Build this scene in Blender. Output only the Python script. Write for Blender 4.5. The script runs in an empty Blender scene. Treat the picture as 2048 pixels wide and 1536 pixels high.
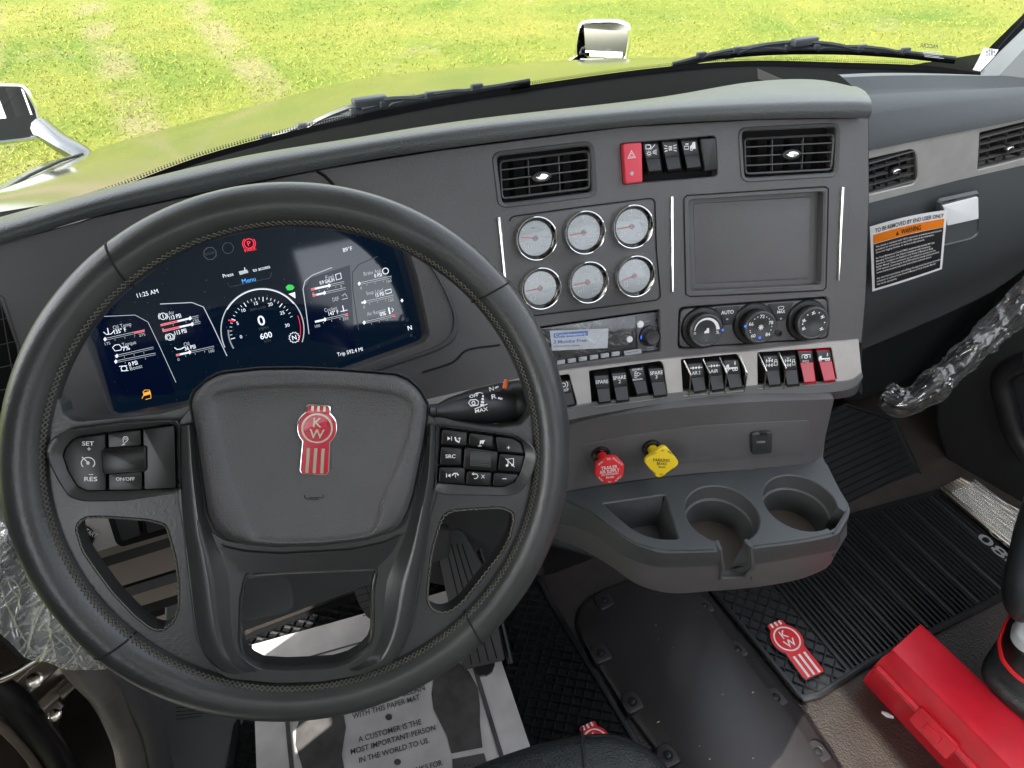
import bpy, math, random
from mathutils import Vector, geometry, noise
random.seed(7)
S = bpy.context.scene
COL = S.collection
R_ = math.radians
# ------------------------------------------------------------------ camera
FPX = 1400.0
YAW, PIT = R_(23.7), R_(40.2)
CAM = Vector((0, 0, 1.25))
FW = Vector((math.sin(YAW)*math.cos(PIT), math.cos(YAW)*math.cos(PIT), -math.sin(PIT)))
RT = Vector((math.cos(YAW), -math.sin(YAW), 0))
UP = RT.cross(FW)
cd = bpy.data.cameras.new('camera')
cam = bpy.data.objects.new('camera', cd); COL.objects.link(cam)
cam.location = CAM
cam.rotation_euler = (math.pi/2-PIT, 0, -YAW)
cd.sensor_width = 36; cd.lens = 36*FPX/2048; cd.clip_start = .02; cd.clip_end = 2000
S.camera = cam
# ------------------------------------------------------------------ world, sun, exposure
SUN = Vector((-1, -.35, .95)).normalized()
SUN_EL = math.asin(SUN.z); SUN_AZ = math.atan2(SUN.x, SUN.y)
w = bpy.data.worlds.new('World'); S.world = w; w.use_nodes = True
nt = w.node_tree; nt.nodes.clear()
sky = nt.nodes.new('ShaderNodeTexSky'); sky.sky_type = 'NISHITA'; sky.sun_disc = False
sky.sun_elevation = SUN_EL; sky.sun_rotation = SUN_AZ; sky.dust_density = 3.0; sky.air_density = 1.0
bg = nt.nodes.new('ShaderNodeBackground'); bg.inputs[1].default_value = .15
out = nt.nodes.new('ShaderNodeOutputWorld')
hs = nt.nodes.new('ShaderNodeHueSaturation'); hs.inputs['Saturation'].default_value = .28; hs.inputs['Value'].default_value = 1.0
nt.links.new(sky.outputs[0], hs.inputs['Color']); nt.links.new(hs.outputs[0], bg.inputs[0]); nt.links.new(bg.outputs[0], out.inputs[0])
sl = bpy.data.lights.new('sun', 'SUN'); sl.energy = 2.1; sl.angle = R_(.5); sl.color = (1, .95, .87)
so = bpy.data.objects.new('sun', sl); COL.objects.link(so)
so.rotation_euler = SUN.to_track_quat('Z', 'Y').to_euler(); so.location = (-4, -2, 6)
S.view_settings.view_transform = 'Standard'; S.view_settings.look = 'None'
S.view_settings.gamma = 1; S.view_settings.use_curve_mapping = False
S.view_settings.exposure = 2.6
S.cycles.max_bounces = 8; S.cycles.transparent_max_bounces = 16

# ------------------------------------------------------------------ materials
MATS = {}
def mat(name, col, rough=.5, metal=0., bump=0., bscale=200., btype='noise', var=0., vscale=8., spec=.5, coat=0., crough=.05,
        emit=None, estr=0., col2=None, alpha=1., trans=0., fine=0.):
    if name in MATS: return MATS[name]
    m = bpy.data.materials.new(name); m.use_nodes = True; MATS[name] = m
    n = m.node_tree; b = n.nodes['Principled BSDF']; L = n.links.new
    b.inputs['Base Color'].default_value = (*col, 1); b.inputs['Roughness'].default_value = rough
    b.inputs['Metallic'].default_value = metal; b.inputs['Specular IOR Level'].default_value = spec
    b.inputs['Coat Weight'].default_value = coat; b.inputs['Coat Roughness'].default_value = crough
    b.inputs['Alpha'].default_value = alpha; b.inputs['Transmission Weight'].default_value = trans
    if emit: b.inputs['Emission Color'].default_value = (*emit, 1); b.inputs['Emission Strength'].default_value = estr
    tc = n.nodes.new('ShaderNodeTexCoord')
    if var > 0 or col2:
        nz = n.nodes.new('ShaderNodeTexNoise'); nz.inputs['Scale'].default_value = vscale; nz.inputs['Detail'].default_value = 6
        L(tc.outputs['Object'], nz.inputs['Vector'])
        mx = n.nodes.new('ShaderNodeMix'); mx.data_type = 'RGBA'
        c2 = col2 if col2 else tuple(min(1, c*(1+var)) for c in col)
        c1 = col if col2 else tuple(c*(1-var) for c in col)
        mx.inputs[6].default_value = (*c1, 1); mx.inputs[7].default_value = (*c2, 1)
        rp = n.nodes.new('ShaderNodeMapRange'); rp.inputs[1].default_value = .35; rp.inputs[2].default_value = .65
        L(nz.outputs[0], rp.inputs[0]); L(rp.outputs[0], mx.inputs[0]); L(mx.outputs[2], b.inputs['Base Color'])
        r2 = n.nodes.new('ShaderNodeMapRange'); r2.inputs[3].default_value = max(.02, rough-.08); r2.inputs[4].default_value = min(1, rough+.08)
        L(nz.outputs[0], r2.inputs[0]); L(r2.outputs[0], b.inputs['Roughness'])
    if bump > 0:
        bp = n.nodes.new('ShaderNodeBump'); bp.inputs['Strength'].default_value = min(1, bump); bp.inputs['Distance'].default_value = .0012
        if btype == 'noise':
            t = n.nodes.new('ShaderNodeTexNoise'); t.inputs['Scale'].default_value = bscale; t.inputs['Detail'].default_value = 3; o = t.outputs[0]
            L(tc.outputs['Object'], t.inputs['Vector'])
        elif btype == 'leather':
            t = n.nodes.new('ShaderNodeTexVoronoi'); t.feature = 'DISTANCE_TO_EDGE'; t.inputs['Scale'].default_value = bscale
            wn = n.nodes.new('ShaderNodeTexNoise'); wn.inputs['Scale'].default_value = bscale*.35; wn.inputs['Detail'].default_value = 4
            ad = n.nodes.new('ShaderNodeVectorMath'); ad.operation = 'MULTIPLY_ADD'
            ad.inputs[1].default_value = (.02, .02, .02)
            L(tc.outputs['Object'], wn.inputs['Vector']); L(wn.outputs[1], ad.inputs[0]); L(tc.outputs['Object'], ad.inputs[2])
            L(ad.outputs[0], t.inputs['Vector'])
            pw = n.nodes.new('ShaderNodeMath'); pw.operation = 'POWER'; pw.inputs[1].default_value = .5
            L(t.outputs[0], pw.inputs[0]); o = pw.outputs[0]
        elif btype == 'pebble':
            t = n.nodes.new('ShaderNodeTexVoronoi'); t.feature = 'SMOOTH_F1'; t.inputs['Scale'].default_value = bscale
            L(tc.outputs['Object'], t.inputs['Vector']); mm = n.nodes.new('ShaderNodeMath'); mm.operation = 'SUBTRACT'
            mm.inputs[0].default_value = 1; L(t.outputs[0], mm.inputs[1]); o = mm.outputs[0]
        L(o, bp.inputs['Height']); L(bp.outputs[0], b.inputs['Normal'])
    return m
M = {}
def defmats():
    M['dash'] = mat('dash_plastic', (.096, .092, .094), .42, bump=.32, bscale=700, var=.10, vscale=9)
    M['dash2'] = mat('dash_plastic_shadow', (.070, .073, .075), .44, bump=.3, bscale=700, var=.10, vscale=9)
    M['glove'] = mat('glove_plastic', (.074, .081, .084), .40, bump=.25, bscale=1100, var=.05, vscale=6)
    M['visor'] = mat('padded_vinyl', (.048, .052, .052), .38, bump=.35, bscale=750, btype='pebble', var=.08, vscale=10)
    M['trim'] = mat('trim_plastic', (.032, .034, .035), .38, bump=.15, bscale=900)
    M['black'] = mat('black_plastic', (.007, .007, .008), .35, bump=.1, bscale=700)
    M['matteblack'] = mat('matte_black', (.0022, .0026, .0026), .95, spec=.05)
    M['gloss'] = mat('piano_black', (.008, .008, .009), .12, coat=.6)
    M['btn'] = mat('button_black', (.004, .004, .004), .28, spec=.35)
    M['key'] = mat('switch_black', (.012, .012, .013), .38)
    M['plate'] = mat('switch_plate', (.026, .027, .028), .42)
    M['void'] = mat('cavity_black', (.004, .004, .005), .9)
    M['silver'] = mat('silver_paint', (.50, .47, .45), .42, metal=.35, bump=.2, bscale=1500, var=.05, vscale=40)
    M['silverd'] = mat('silver_paint_passenger', (.42, .41, .385), .45, metal=.3, bump=.2, bscale=1500, var=.05, vscale=40)
    M['chrome'] = mat('chrome', (.85, .85, .85), .06, metal=1)
    M['steel'] = mat('bright_steel', (.7, .66, .58), .2, metal=1)
    M['slat'] = mat('vent_slat_plastic', (.07, .068, .066), .35)
    M['leather'] = mat('wheel_leather', (.038, .040, .040), .32, bump=.20, bscale=380, btype='noise', var=.12, vscale=20)
    M['hub'] = mat('hub_plastic', (.080, .078, .080), .40, bump=.5, bscale=900, btype='pebble', var=.06, vscale=18)
    M['spoke'] = mat('spoke_trim', (.040, .042, .042), .27, bump=.12, bscale=900)
    M['thread'] = mat('grey_thread', (.13, .12, .10), .7)
    M['seam'] = mat('seam_shadow', (.008, .008, .008), .9)
    M['red'] = mat('red_plastic', (.58, .013, .028), .36, bump=.15, bscale=600, var=.08, vscale=30)
    M['redk'] = mat('red_knob', (.72, .02, .025), .4)
    M['redsw'] = mat('red_switch_cover', (.42, .006, .02), .18, coat=.5)
    M['redh'] = mat('hazard_red', (.72, .05, .08), .45)
    M['enamel'] = mat('red_enamel', (.5, .003, .03), .22, coat=.6, bump=.3, bscale=900)
    M['gold'] = mat('badge_metal', (.55, .50, .40), .25, metal=1)
    M['yel'] = mat('yellow_knob', (.80, .56, .012), .4)
    M['white'] = mat('white_ink', (.8, .8, .8), .5, emit=(1, 1, 1), estr=0)
    M['rear_trim'] = mat('rear_wall_trim', (.42, .40, .38), .8)
    M['dialink'] = mat('dial_ink', (.8, .8, .82), .5)
    M['darkchrome'] = mat('arm_metal', (.055, .062, .07), .22, metal=1)
    M['ringdark'] = mat('dark_chrome', (.16, .155, .14), .08, metal=1)
    M['whiteg'] = mat('white_gloss', (.82, .83, .83), .15, coat=.4)
    M['greyink'] = mat('grey_ink', (.45, .46, .48), .5)
    M['blackink'] = mat('black_ink', (.015, .015, .015), .5)
    M['blue'] = mat('blue_led', (.02, .1, .8), .4, emit=(.02, .15, 1), estr=.3)
    M['blueink'] = mat('blue_ink', (.08, .2, .6), .5)
    M['orange'] = mat('orange_ink', (.85, .22, .01), .4)
    M['paper'] = mat('mat_paper', (.60, .58, .58), .85, bump=.5, bscale=60, col2=(.74, .72, .71), vscale=18)
    M['paperink'] = mat('paper_ink', (.09, .085, .085), .8, var=.25, vscale=30)
    M['label'] = mat('label_paper', (.62, .63, .65), .4)
    M['screen'] = mat('display_glass', (.001, .002, .004), .05, spec=.6, emit=(.02, .07, .17), estr=.016)  # faint blue emission stands in for haze reflected on the display
    M['e_white'] = mat('display_white', (0, 0, 0), .4, emit=(.85, .9, 1), estr=0.21)
    M['e_grey'] = mat('display_grey', (0, 0, 0), .4, emit=(.6, .65, .7), estr=0.1512)
    M['e_dim'] = mat('display_dim', (0, 0, 0), .4, emit=(.3, .36, .42), estr=0.0252)
    M['e_red'] = mat('display_red', (0, 0, 0), .4, emit=(1, .02, .05), estr=0.231)
    M['e_green'] = mat('display_green', (0, 0, 0), .4, emit=(.03, .8, .1), estr=0.147)
    M['e_blue'] = mat('display_blue', (0, 0, 0), .4, emit=(.06, .42, 1), estr=0.231)
    M['e_amber'] = mat('display_amber', (0, 0, 0), .4, emit=(1, .42, .04), estr=0.21)
    M['e_navy'] = mat('display_navy', (.002, .004, .012), .1, spec=.35, emit=(.01, .05, .25), estr=0.00924)
    M['face'] = mat('gauge_face', (.44, .45, .50), .35, coat=1., crough=.08)  # pale grey base carries the reflection that washes out the dials
    M['needle'] = mat('needle_red', (.75, .12, .13), .5)
    M['rubber'] = mat('mat_rubber', (.013, .014, .015), .24, bump=.2, bscale=500)
    M['carpet'] = mat('floor_vinyl', (.036, .030, .026), .38, bump=1, bscale=330, btype='pebble', var=.15, vscale=20)
    M['cover'] = mat('cover_plastic', (.024, .022, .023), .38, bump=.3, bscale=700, var=.18, vscale=9)
    M['seat'] = mat('seat_leather', (.018, .021, .022), .36, bump=.5, bscale=260, btype='leather')
    M['pedal'] = mat('pedal_rubber', (.055, .055, .058), .55, bump=.2, bscale=600)
    M['dark'] = mat('dark_interior', (.007, .008, .009), .6, bump=.3, bscale=500)
    M['jamb'] = mat('door_jamb_paint', (.12, .095, .075), .22, coat=.6, var=.2, vscale=12)
    M['seal'] = mat('door_seal_rubber', (.11, .10, .088), .42, bump=.5, bscale=300, var=.15, vscale=25)
    M['hood'] = mat('hood_paint', (.155, .15, .11), .12, metal=.9)
    M['mirror'] = mat('mirror_glass', (.9, .9, .9), .01, metal=1)
    M['wiper'] = mat('wiper_black', (.03, .036, .042), .45)
defmats()
M['trim2'] = mat('shelf_plastic', (.050, .055, .058), .34, bump=.28, bscale=700, var=.10, vscale=10)
M['trim_mid'] = mat('trim_mid', (.16, .16, .162), .45, bump=.15, bscale=900)
MATS['trim_mid'] = M['trim_mid']
def film_mat(base=.05, edge=.55, df=.35, name='clear_film'):
    m = bpy.data.materials.new(name); m.use_nodes = True; n = m.node_tree; L = n.links.new
    n.nodes.clear(); o = n.nodes.new('ShaderNodeOutputMaterial'); mx = n.nodes.new('ShaderNodeMixShader')
    t = n.nodes.new('ShaderNodeBsdfTransparent'); t.inputs[0].default_value = (.96, .97, .98, 1)
    m2 = n.nodes.new('ShaderNodeMixShader'); m2.inputs[0].default_value = df
    g = n.nodes.new('ShaderNodeBsdfGlossy'); g.inputs['Roughness'].default_value = .14; g.inputs[0].default_value = (.95, .95, .95, 1)
    d = n.nodes.new('ShaderNodeBsdfDiffuse'); d.inputs[0].default_value = (.6, .61, .62, 1)
    L(g.outputs[0], m2.inputs[1]); L(d.outputs[0], m2.inputs[2])
    lw = n.nodes.new('ShaderNodeLayerWeight'); lw.inputs[0].default_value = .35
    r = n.nodes.new('ShaderNodeMapRange'); r.inputs[1].default_value = .1; r.inputs[2].default_value = .9; r.inputs[3].default_value = base; r.inputs[4].default_value = edge
    L(lw.outputs['Facing'], r.inputs[0]); L(r.outputs[0], mx.inputs[0]); L(t.outputs[0], mx.inputs[1]); L(m2.outputs[0], mx.inputs[2]); L(mx.outputs[0], o.inputs[0])
    return m
M['film'] = film_mat(.10, .75, .12); M['filmw'] = film_mat(.30, .95, .55, 'white_film'); M['filmr'] = film_mat(.06, .5, .15, 'screen_film')
def glass_mat():
    m = bpy.data.materials.new('windshield_glass'); m.use_nodes = True; n = m.node_tree; L = n.links.new
    n.nodes.clear(); o = n.nodes.new('ShaderNodeOutputMaterial'); mx = n.nodes.new('ShaderNodeMixShader')
    t = n.nodes.new('ShaderNodeBsdfTransparent'); t.inputs[0].default_value = (.96, .98, .96, 1)
    g = n.nodes.new('ShaderNodeBsdfGlossy'); g.inputs['Roughness'].default_value = .01
    f = n.nodes.new('ShaderNodeFresnel'); f.inputs[0].default_value = 1.35
    L(f.outputs[0], mx.inputs[0]); L(t.outputs[0], mx.inputs[1]); L(g.outputs[0], mx.inputs[2]); L(mx.outputs[0], o.inputs[0])
    return m
M['glass'] = glass_mat()

# ------------------------------------------------------------------ pixel rays and frames
def ray(px, py): return FW + RT*((px-1024)/FPX) - UP*((py-768)/FPX)
class Pl:
    def __init__(s, o, n, up=Vector((0, 0, 1))):
        s.o = Vector(o); s.n = Vector(n).normalized(); up = Vector(up)
        s.r = up.cross(s.n).normalized(); s.u = s.n.cross(s.r)
    def hit(s, px, py, off=0):
        d = ray(px, py); t = (s.o + s.n*off - CAM).dot(s.n)/d.dot(s.n); return CAM + d*t
    def loc(s, px, py, off=0):
        q = s.hit(px, py, off)-s.o; return (q.dot(s.r), q.dot(s.u))
    def L(s, pts, off=0): return [s.loc(x, y, off) for x, y in pts]
    def W(s, a, b, c=0): return s.o + s.r*a + s.u*b + s.n*c
    def at(s, px, py, off=0): return Pl(s.hit(px, py, off), s.n, s.u)
    def normal(s, px, py): return s.n
class Surf:
    """dash fascia: plan curve leaning away towards the top"""
    def __init__(s, y0, lean, tab, zref, off=0.):
        s.lean, s.zref, s.off = lean, zref, off; s.tab = tab; s.x0 = tab[0][0]; s.dx = .005; s.ys = [0]
        x = s.x0
        while x < tab[-1][0]:
            a = s.ang(x); s.ys.append(s.ys[-1]-math.tan(R_(a))*s.dx); x += s.dx
        k = s.yc(.389); s.ys = [v-k+y0 for v in s.ys]
    def ang(s, x):
        t = s.tab
        if x <= t[0][0]: return t[0][1]
        for (a, b), (c, d) in zip(t, t[1:]):
            if x <= c: return b+(d-b)*(x-a)/(c-a)
        return t[-1][1]
    def yc(s, x):
        i = (x-s.x0)/s.dx; i = min(max(i, 0), len(s.ys)-1.001); k = int(i); return s.ys[k]+(s.ys[k+1]-s.ys[k])*(i-k)
    def hit(s, px, py, off=0):
        d = ray(px, py); lo, hi = .3, 1.6
        f = lambda t: (CAM+d*t).y - (s.yc((CAM+d*t).x) + s.lean*((CAM+d*t).z-s.zref) - s.off - off)
        for _ in range(40):
            m = (lo+hi)/2
            if f(m) > 0: hi = m
            else: lo = m
        return CAM+d*((lo+hi)/2)
    def normal(s, px, py):
        p = s.hit(px, py); a = R_(s.ang(p.x)); tx = Vector((math.cos(a), -math.sin(a), 0)); tu = Vector((0, s.lean, 1)); return tx.cross(tu).normalized()
    def at(s, px, py, off=0):
        p = s.hit(px, py); n = s.normal(px, py); return Pl(p+n*off, n)
FAS = Surf(.558, .42, [(-.6, -17), (-.35, -15), (-.2, -12), (-.06, -3), (.05, 0), (.2, 4), (.35, 8), (.45, 12), (.55, 17), (.8, 20)], .769)
def ZP(z): return Pl((0, 0, z), (0, 0, 1), (0, 1, 0))
def YP(y, lean=0): return Pl((0, y, .8), Vector((0, -1, lean)))

# ------------------------------------------------------------------ polygon tools
def area(p): return .5*sum(a[0]*b[1]-b[0]*a[1] for a, b in zip(p, p[1:]+p[:1]))
def ccw(p): return list(p) if area(p) > 0 else list(p)[::-1]
def rnd(p, r, n=4):
    """round the corners of a polygon; r may be a list"""
    out = []; N = len(p)
    for i in range(N):
        a, b, c = Vector(p[i-1]), Vector(p[i]), Vector(p[(i+1) % N]); rr = r[i] if isinstance(r, (list, tuple)) else r
        d1, d2 = (a-b), (c-b); l1, l2 = d1.length, d2.length; k = min(rr, l1*.49, l2*.49)
        if k < 1e-7: out.append(tuple(b)); continue
        p1, p2 = b+d1*(k/l1), b+d2*(k/l2)
        for j in range(n+1):
            t = j/n; out.append(tuple(p1*(1-t)**2 + b*2*t*(1-t) + p2*t*t))
    return out
def inset(p, d):
    p = ccw(p); N = len(p); o = []
    for i in range(N):
        a, b, c = Vector(p[i-1]), Vector(p[i]), Vector(p[(i+1) % N])
        e1, e2 = (b-a), (c-b)
        if e1.length < 1e-9 or e2.length < 1e-9: o.append(tuple(b)); continue
        n1, n2 = Vector((-e1.y, e1.x)).normalized(), Vector((-e2.y, e2.x)).normalized()
        m = n1+n2
        if m.length < 1e-6: m = n1
        m.normalize(); k = max(.35, m.dot(n1)); o.append(tuple(b+m*(d/k)))
    return o
def resamp(p, step, closed=True):
    o = []; N = len(p)
    for i in range(N if closed else N-1):
        a, b = Vector(p[i]), Vector(p[(i+1) % N]); k = max(1, int((b-a).length/step+.5))
        for j in range(k): o.append(a.lerp(b, j/k))
    if not closed: o.append(Vector(p[-1]))
    return o
def catmull(p, n):
    """smooth open polyline resampled to n points"""
    p = [Vector(q) for q in p]; q = [p[0]*2-p[1]]+p+[p[-1]*2-p[-2]]; fine = []
    for i in range(1, len(q)-2):
        for j in range(12):
            t = j/12; a, b, c, d = q[i-1:i+3]
            fine.append(.5*((2*b)+(c-a)*t+(2*a-5*b+4*c-d)*t*t+(3*b-a-3*c+d)*t**3))
    fine.append(p[-1]); L = [0]
    for a, b in zip(fine, fine[1:]): L.append(L[-1]+(b-a).length)
    o = []; k = 0
    for i in range(n):
        s = L[-1]*i/(n-1)
        while k < len(L)-2 and L[k+1] < s: k += 1
        t = (s-L[k])/max(1e-9, L[k+1]-L[k]); o.append(fine[k].lerp(fine[k+1], min(1, t)))
    return o
def inside(pt, poly):
    x, y = pt; c = False; j = len(poly)-1
    for i in range(len(poly)):
        xi, yi = poly[i][0], poly[i][1]; xj, yj = poly[j][0], poly[j][1]
        if (yi > y) != (yj > y) and x < (xj-xi)*(y-yi)/(yj-yi)+xi: c = not c
        j = i
    return c
def circle(cx, cy, r, n=32, a0=0, a1=360): return [(cx+r*math.cos(R_(a0+(a1-a0)*i/n)), cy+r*math.sin(R_(a0+(a1-a0)*i/n))) for i in range(n)]
TXT = {}
def textmesh(s, bold):
    k = (s, bold)
    if k not in TXT:
        c = bpy.data.curves.new('lettering', 'FONT'); c.body = s; c.size = 1; c.resolution_u = 3; c.align_x = 'CENTER'; c.offset = .012 if bold else 0
        o = bpy.data.objects.new('lettering', c); me = bpy.data.meshes.new_from_object(o)
        v = [tuple(q.co[:2]) for q in me.vertices]; f = [tuple(q.vertices) for q in me.polygons]
        bpy.data.objects.remove(o); bpy.data.curves.remove(c); bpy.data.meshes.remove(me)
        if v:
            x0, x1 = min(q[0] for q in v), max(q[0] for q in v)
        else: x0 = x1 = 0
        TXT[k] = (v, f, x0, x1)
    return TXT[k]

# ------------------------------------------------------------------ mesh builder
def crease(v, w_=.05):
    n_ = noise.noise(v); return max(0., 1-abs(n_)/w_)**1.5
class MB:
    def __init__(s): s.v = []; s.f = []; s.m = []; s.mats = []; s.fl = set()
    def mi(s, m):
        m = M[m] if isinstance(m, str) else m
        if m not in s.mats: s.mats.append(m)
        return s.mats.index(m)
    def add(s, vs, fs, m):
        k = len(s.v); s.v += [Vector(q) for q in vs]; i = s.mi(m)
        for f in fs: s.f.append([k+a for a in f]); s.m.append(i)
    def loft(s, rows, m, closed=False, cap0=False, cap1=False, flip=False):
        n = len(rows[0]); vs = [q for r in rows for q in r]; fs = []
        for i in range(len(rows)-1):
            mm = m[i] if isinstance(m, list) else None
            for j in range(n if closed else n-1):
                a, b = i*n+j, i*n+(j+1) % n; f = (a, b, b+n, a+n); fs.append((f[::-1] if flip else f, mm))
        if cap0: fs.append((tuple(range(n))[::-1] if not flip else tuple(range(n)), m[0] if isinstance(m, list) else None))
        if cap1:
            k = (len(rows)-1)*n; t = tuple(range(k, k+n)); fs.append((t if not flip else t[::-1], m[-1] if isinstance(m, list) else None))
        k = len(s.v); s.v += [Vector(q) for q in vs]
        nq = len(fs)-int(bool(cap0))-int(bool(cap1))
        for i, (f, mm) in enumerate(fs):
            if i >= nq: s.fl.add(len(s.f))
            s.f.append([k+a for a in f]); s.m.append(s.mi(mm if mm else m))
        return s
    def prism(s, pl, poly, z0, z1, m, bev=0., cap=True, back=False):
        p = ccw(poly); rows = [[pl.W(a, b, z0) for a, b in p]]
        if bev > 0:
            rows.append([pl.W(a, b, z1-bev) for a, b in p])
            for k in (.35, .7): 
                q = inset(p, bev*(1-math.cos(k*math.pi/2))); rows.append([pl.W(a, b, z1-bev+bev*math.sin(k*math.pi/2)) for a, b in q])
            q = inset(p, bev); rows.append([pl.W(a, b, z1) for a, b in q])
        else: rows.append([pl.W(a, b, z1) for a, b in p])
        return s.loft(rows, m, closed=True, cap0=back, cap1=cap)
    def flat(s, pl, poly, z, m):
        p = ccw(poly); s.add([pl.W(a, b, z) for a, b in p], [tuple(range(len(p)))], m); return s
    def stroke(s, pl, pts, w, z, m, closed=False):
        P = [Vector(q) for q in pts]; N = len(P); Lf, Rt = [], []
        for i in range(N):
            a = P[i-1] if (i > 0 or closed) else P[i]; b = P[(i+1) % N] if (i < N-1 or closed) else P[i]
            t = (b-a)
            if t.length < 1e-9: t = Vector((1, 0))
            t.normalize(); nn = Vector((-t.y, t.x))*w/2; Lf.append(P[i]+nn); Rt.append(P[i]-nn)
        vs = [pl.W(q[0], q[1], z) for q in Lf+Rt]; fs = []
        for i in range(N if closed else N-1): j = (i+1) % N; fs.append((N+i, N+j, j, i))
        s.add(vs, fs, m); return s
    def strokepx(s, pl, pts, wpx, z, m, closed=False):
        q = pl.L(pts, z); a, b = pl.loc(*pts[0]), pl.loc(pts[0][0]+1, pts[0][1]); k = math.hypot(a[0]-b[0], a[1]-b[1])
        return s.stroke(pl, q, wpx*k, z, m, closed)
    def polypx(s, pl, pts, z, m): return s.flat(pl, pl.L(pts, z), z, m)
    def tube(s, path, r, m, seg=8, closed=False, caps=True, flat=1., up=None):
        P = [Vector(q) for q in path]; N = len(P); rows = []; prev = None
        for i in range(N):
            a = P[i-1] if (i > 0 or closed) else P[i]; b = P[(i+1) % N] if (i < N-1 or closed) else P[i]
            t = (b-a).normalized()
            if up is not None: x = Vector(up)-t*Vector(up).dot(t)
            elif prev is None: x = t.orthogonal()
            else: x = prev-t*prev.dot(t)
            x.normalize(); prev = x; y = t.cross(x); rr = r[i] if isinstance(r, (list, tuple)) else r
            rows.append([P[i]+x*rr*flat*math.cos(2*math.pi*k/seg)+y*rr*math.sin(2*math.pi*k/seg) for k in range(seg)])
        if closed: rows.append(rows[0])
        return s.loft(rows, m, closed=True, cap0=caps and not closed, cap1=caps and not closed)
    def rev(s, pl, c, prof, m, seg=32, cap=False, a0=0, a1=360):
        full = abs(a1-a0) >= 359.9; n = seg if full else seg+1; rows = []
        for r, z in prof:
            rows.append([pl.W(c[0]+r*math.cos(R_(a0+(a1-a0)*k/seg)), c[1]+r*math.sin(R_(a0+(a1-a0)*k/seg)), z) for k in range(n)])
        return s.loft(rows, m, closed=full, cap1=cap)
    def box(s, c, sx, sy, sz, m, b=0.):
        pl = Pl(c, (0, 0, 1), (0, 1, 0)); q = [(-sx/2, -sy/2), (sx/2, -sy/2), (sx/2, sy/2), (-sx/2, sy/2)]
        return s.prism(pl, rnd(q, b*1.5, 3) if b else q, -sz/2, sz/2, m, bev=b, back=True)
    def text(s, pl, st, cx, cy, hpx, z, m, slope=0., wpx=None, bold=False, mirror=False):
        v, f, x0, x1 = textmesh(st, bold)
        if not v: return s
        a = Vector(pl.loc(cx, cy, z)); b = Vector(pl.loc(cx+10, cy+10*slope, z)); d = (b-a)/math.hypot(10, 10*slope)
        kx = d.length; d.normalize(); e = Vector((-d.y, d.x)); c = Vector(pl.loc(cx, cy-10, z)); ky = (c-a).length/10
        sc = hpx*ky/.69; sx = sc if wpx is None else wpx*kx/(x1-x0); xm = (x0+x1)/2
        nl = st.count('\n'); 
        for_v = []
        for q in v:
            X = (q[0]-xm)*sx*(-1 if mirror else 1); Y = (q[1]-.345+nl*.5)*sc; t = a+d*X+e*Y; for_v.append(pl.W(t.x, t.y, z))
        s.add(for_v, f, m); return s
    def panel(s, surf, outline, holes, m, depth=.012, outd=.01, grid=28, step=14, lip=2., wallm=None):
        """sheet over a surface given by pixel outlines, with real holes and rounded lips"""
        ow = [tuple(q) for q in resamp(ccw(outline), step)]; hs = [[tuple(q) for q in resamp(ccw(h), step*.6)] for h in holes]
        pts = []; edges = []
        for lp in [ow]+hs:
            k = len(pts); pts += lp; edges += [(k+i, k+(i+1) % len(lp)) for i in range(len(lp))]
        xs = [p[0] for p in ow]; ys = [p[1] for p in ow]; x = min(xs)+grid/2
        big = [inset(h, -5) for h in hs]; small = inset(ow, 5)
        while x < max(xs):
            y = min(ys)+grid/2
            while y < max(ys):
                if inside((x, y), small) and not any(inside((x, y), h) for h in big): pts.append((x, y))
                y += grid
            x += grid
        V, E, F, *_ = geometry.delaunay_2d_cdt([Vector(p) for p in pts], edges, [], 0, 1e-6)
        fs = []
        for f in F:
            c = (sum(V[i].x for i in f)/3, sum(V[i].y for i in f)/3)
            if inside(c, ow) and not any(inside(c, h) for h in hs): fs.append(f)
        W3 = [surf.hit(p.x, p.y) for p in V]
        # pixel y points down: flip winding so that faces look at the camera
        fl = []
        for f in fs:
            nn = (W3[f[1]]-W3[f[0]]).cross(W3[f[2]]-W3[f[0]]); fl.append(tuple(f) if nn.dot(CAM-W3[f[0]]) > 0 else tuple(f)[::-1])
        s.add(W3, fl, m)
        for h in hs:
            inn = inset(h, lip); nr = [surf.normal(*q) for q in inn]
            r0 = [surf.hit(*q) for q in h]; r1 = [surf.hit(*q)-n*.0012 for q, n in zip(inn, nr)]; r2 = [surf.hit(*q)-n*depth for q, n in zip(inn, nr)]
            s.loft([r0, r1, r2], [m, wallm or m], closed=True)
        o2 = inset(ow, -lip) if lip else ow; nr = [surf.normal(*q) for q in o2]
        if outd: s.loft([[surf.hit(*q) for q in ow], [surf.hit(*q)-n*.0015 for q, n in zip(o2, nr)], [surf.hit(*q)-n*outd for q, n in zip(o2, nr)]], m, closed=True, flip=True)
        return s
    def build(s, name, parent=None, ang=38, loc=None, label=None):
        root = parent
        while root is not None and root.parent is not None: root = root.parent
        L = Vector(root.location) if root is not None else Vector(loc or (0, 0, 0))
        me = bpy.data.meshes.new(name); me.from_pydata([tuple(q-L) for q in s.v], [], s.f)
        for m in s.mats: me.materials.append(m)
        me.polygons.foreach_set('material_index', s.m); me.polygons.foreach_set('use_smooth', [i not in s.fl for i in range(len(s.f))])
        me.update()
        try: me.set_sharp_from_angle(angle=R_(ang))
        except Exception: pass
        o = bpy.data.objects.new(name, me); COL.objects.link(o)
        if parent is not None: o.parent = parent
        else: o.location = L
        if label: o['label'] = label
        return o
def tag(o, label=None, cat=None, group=None, kind=None):
    if label: o['label'] = label
    if cat: o['category'] = cat
    if group: o['group'] = group
    if kind: o['kind'] = kind
    return o
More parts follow.
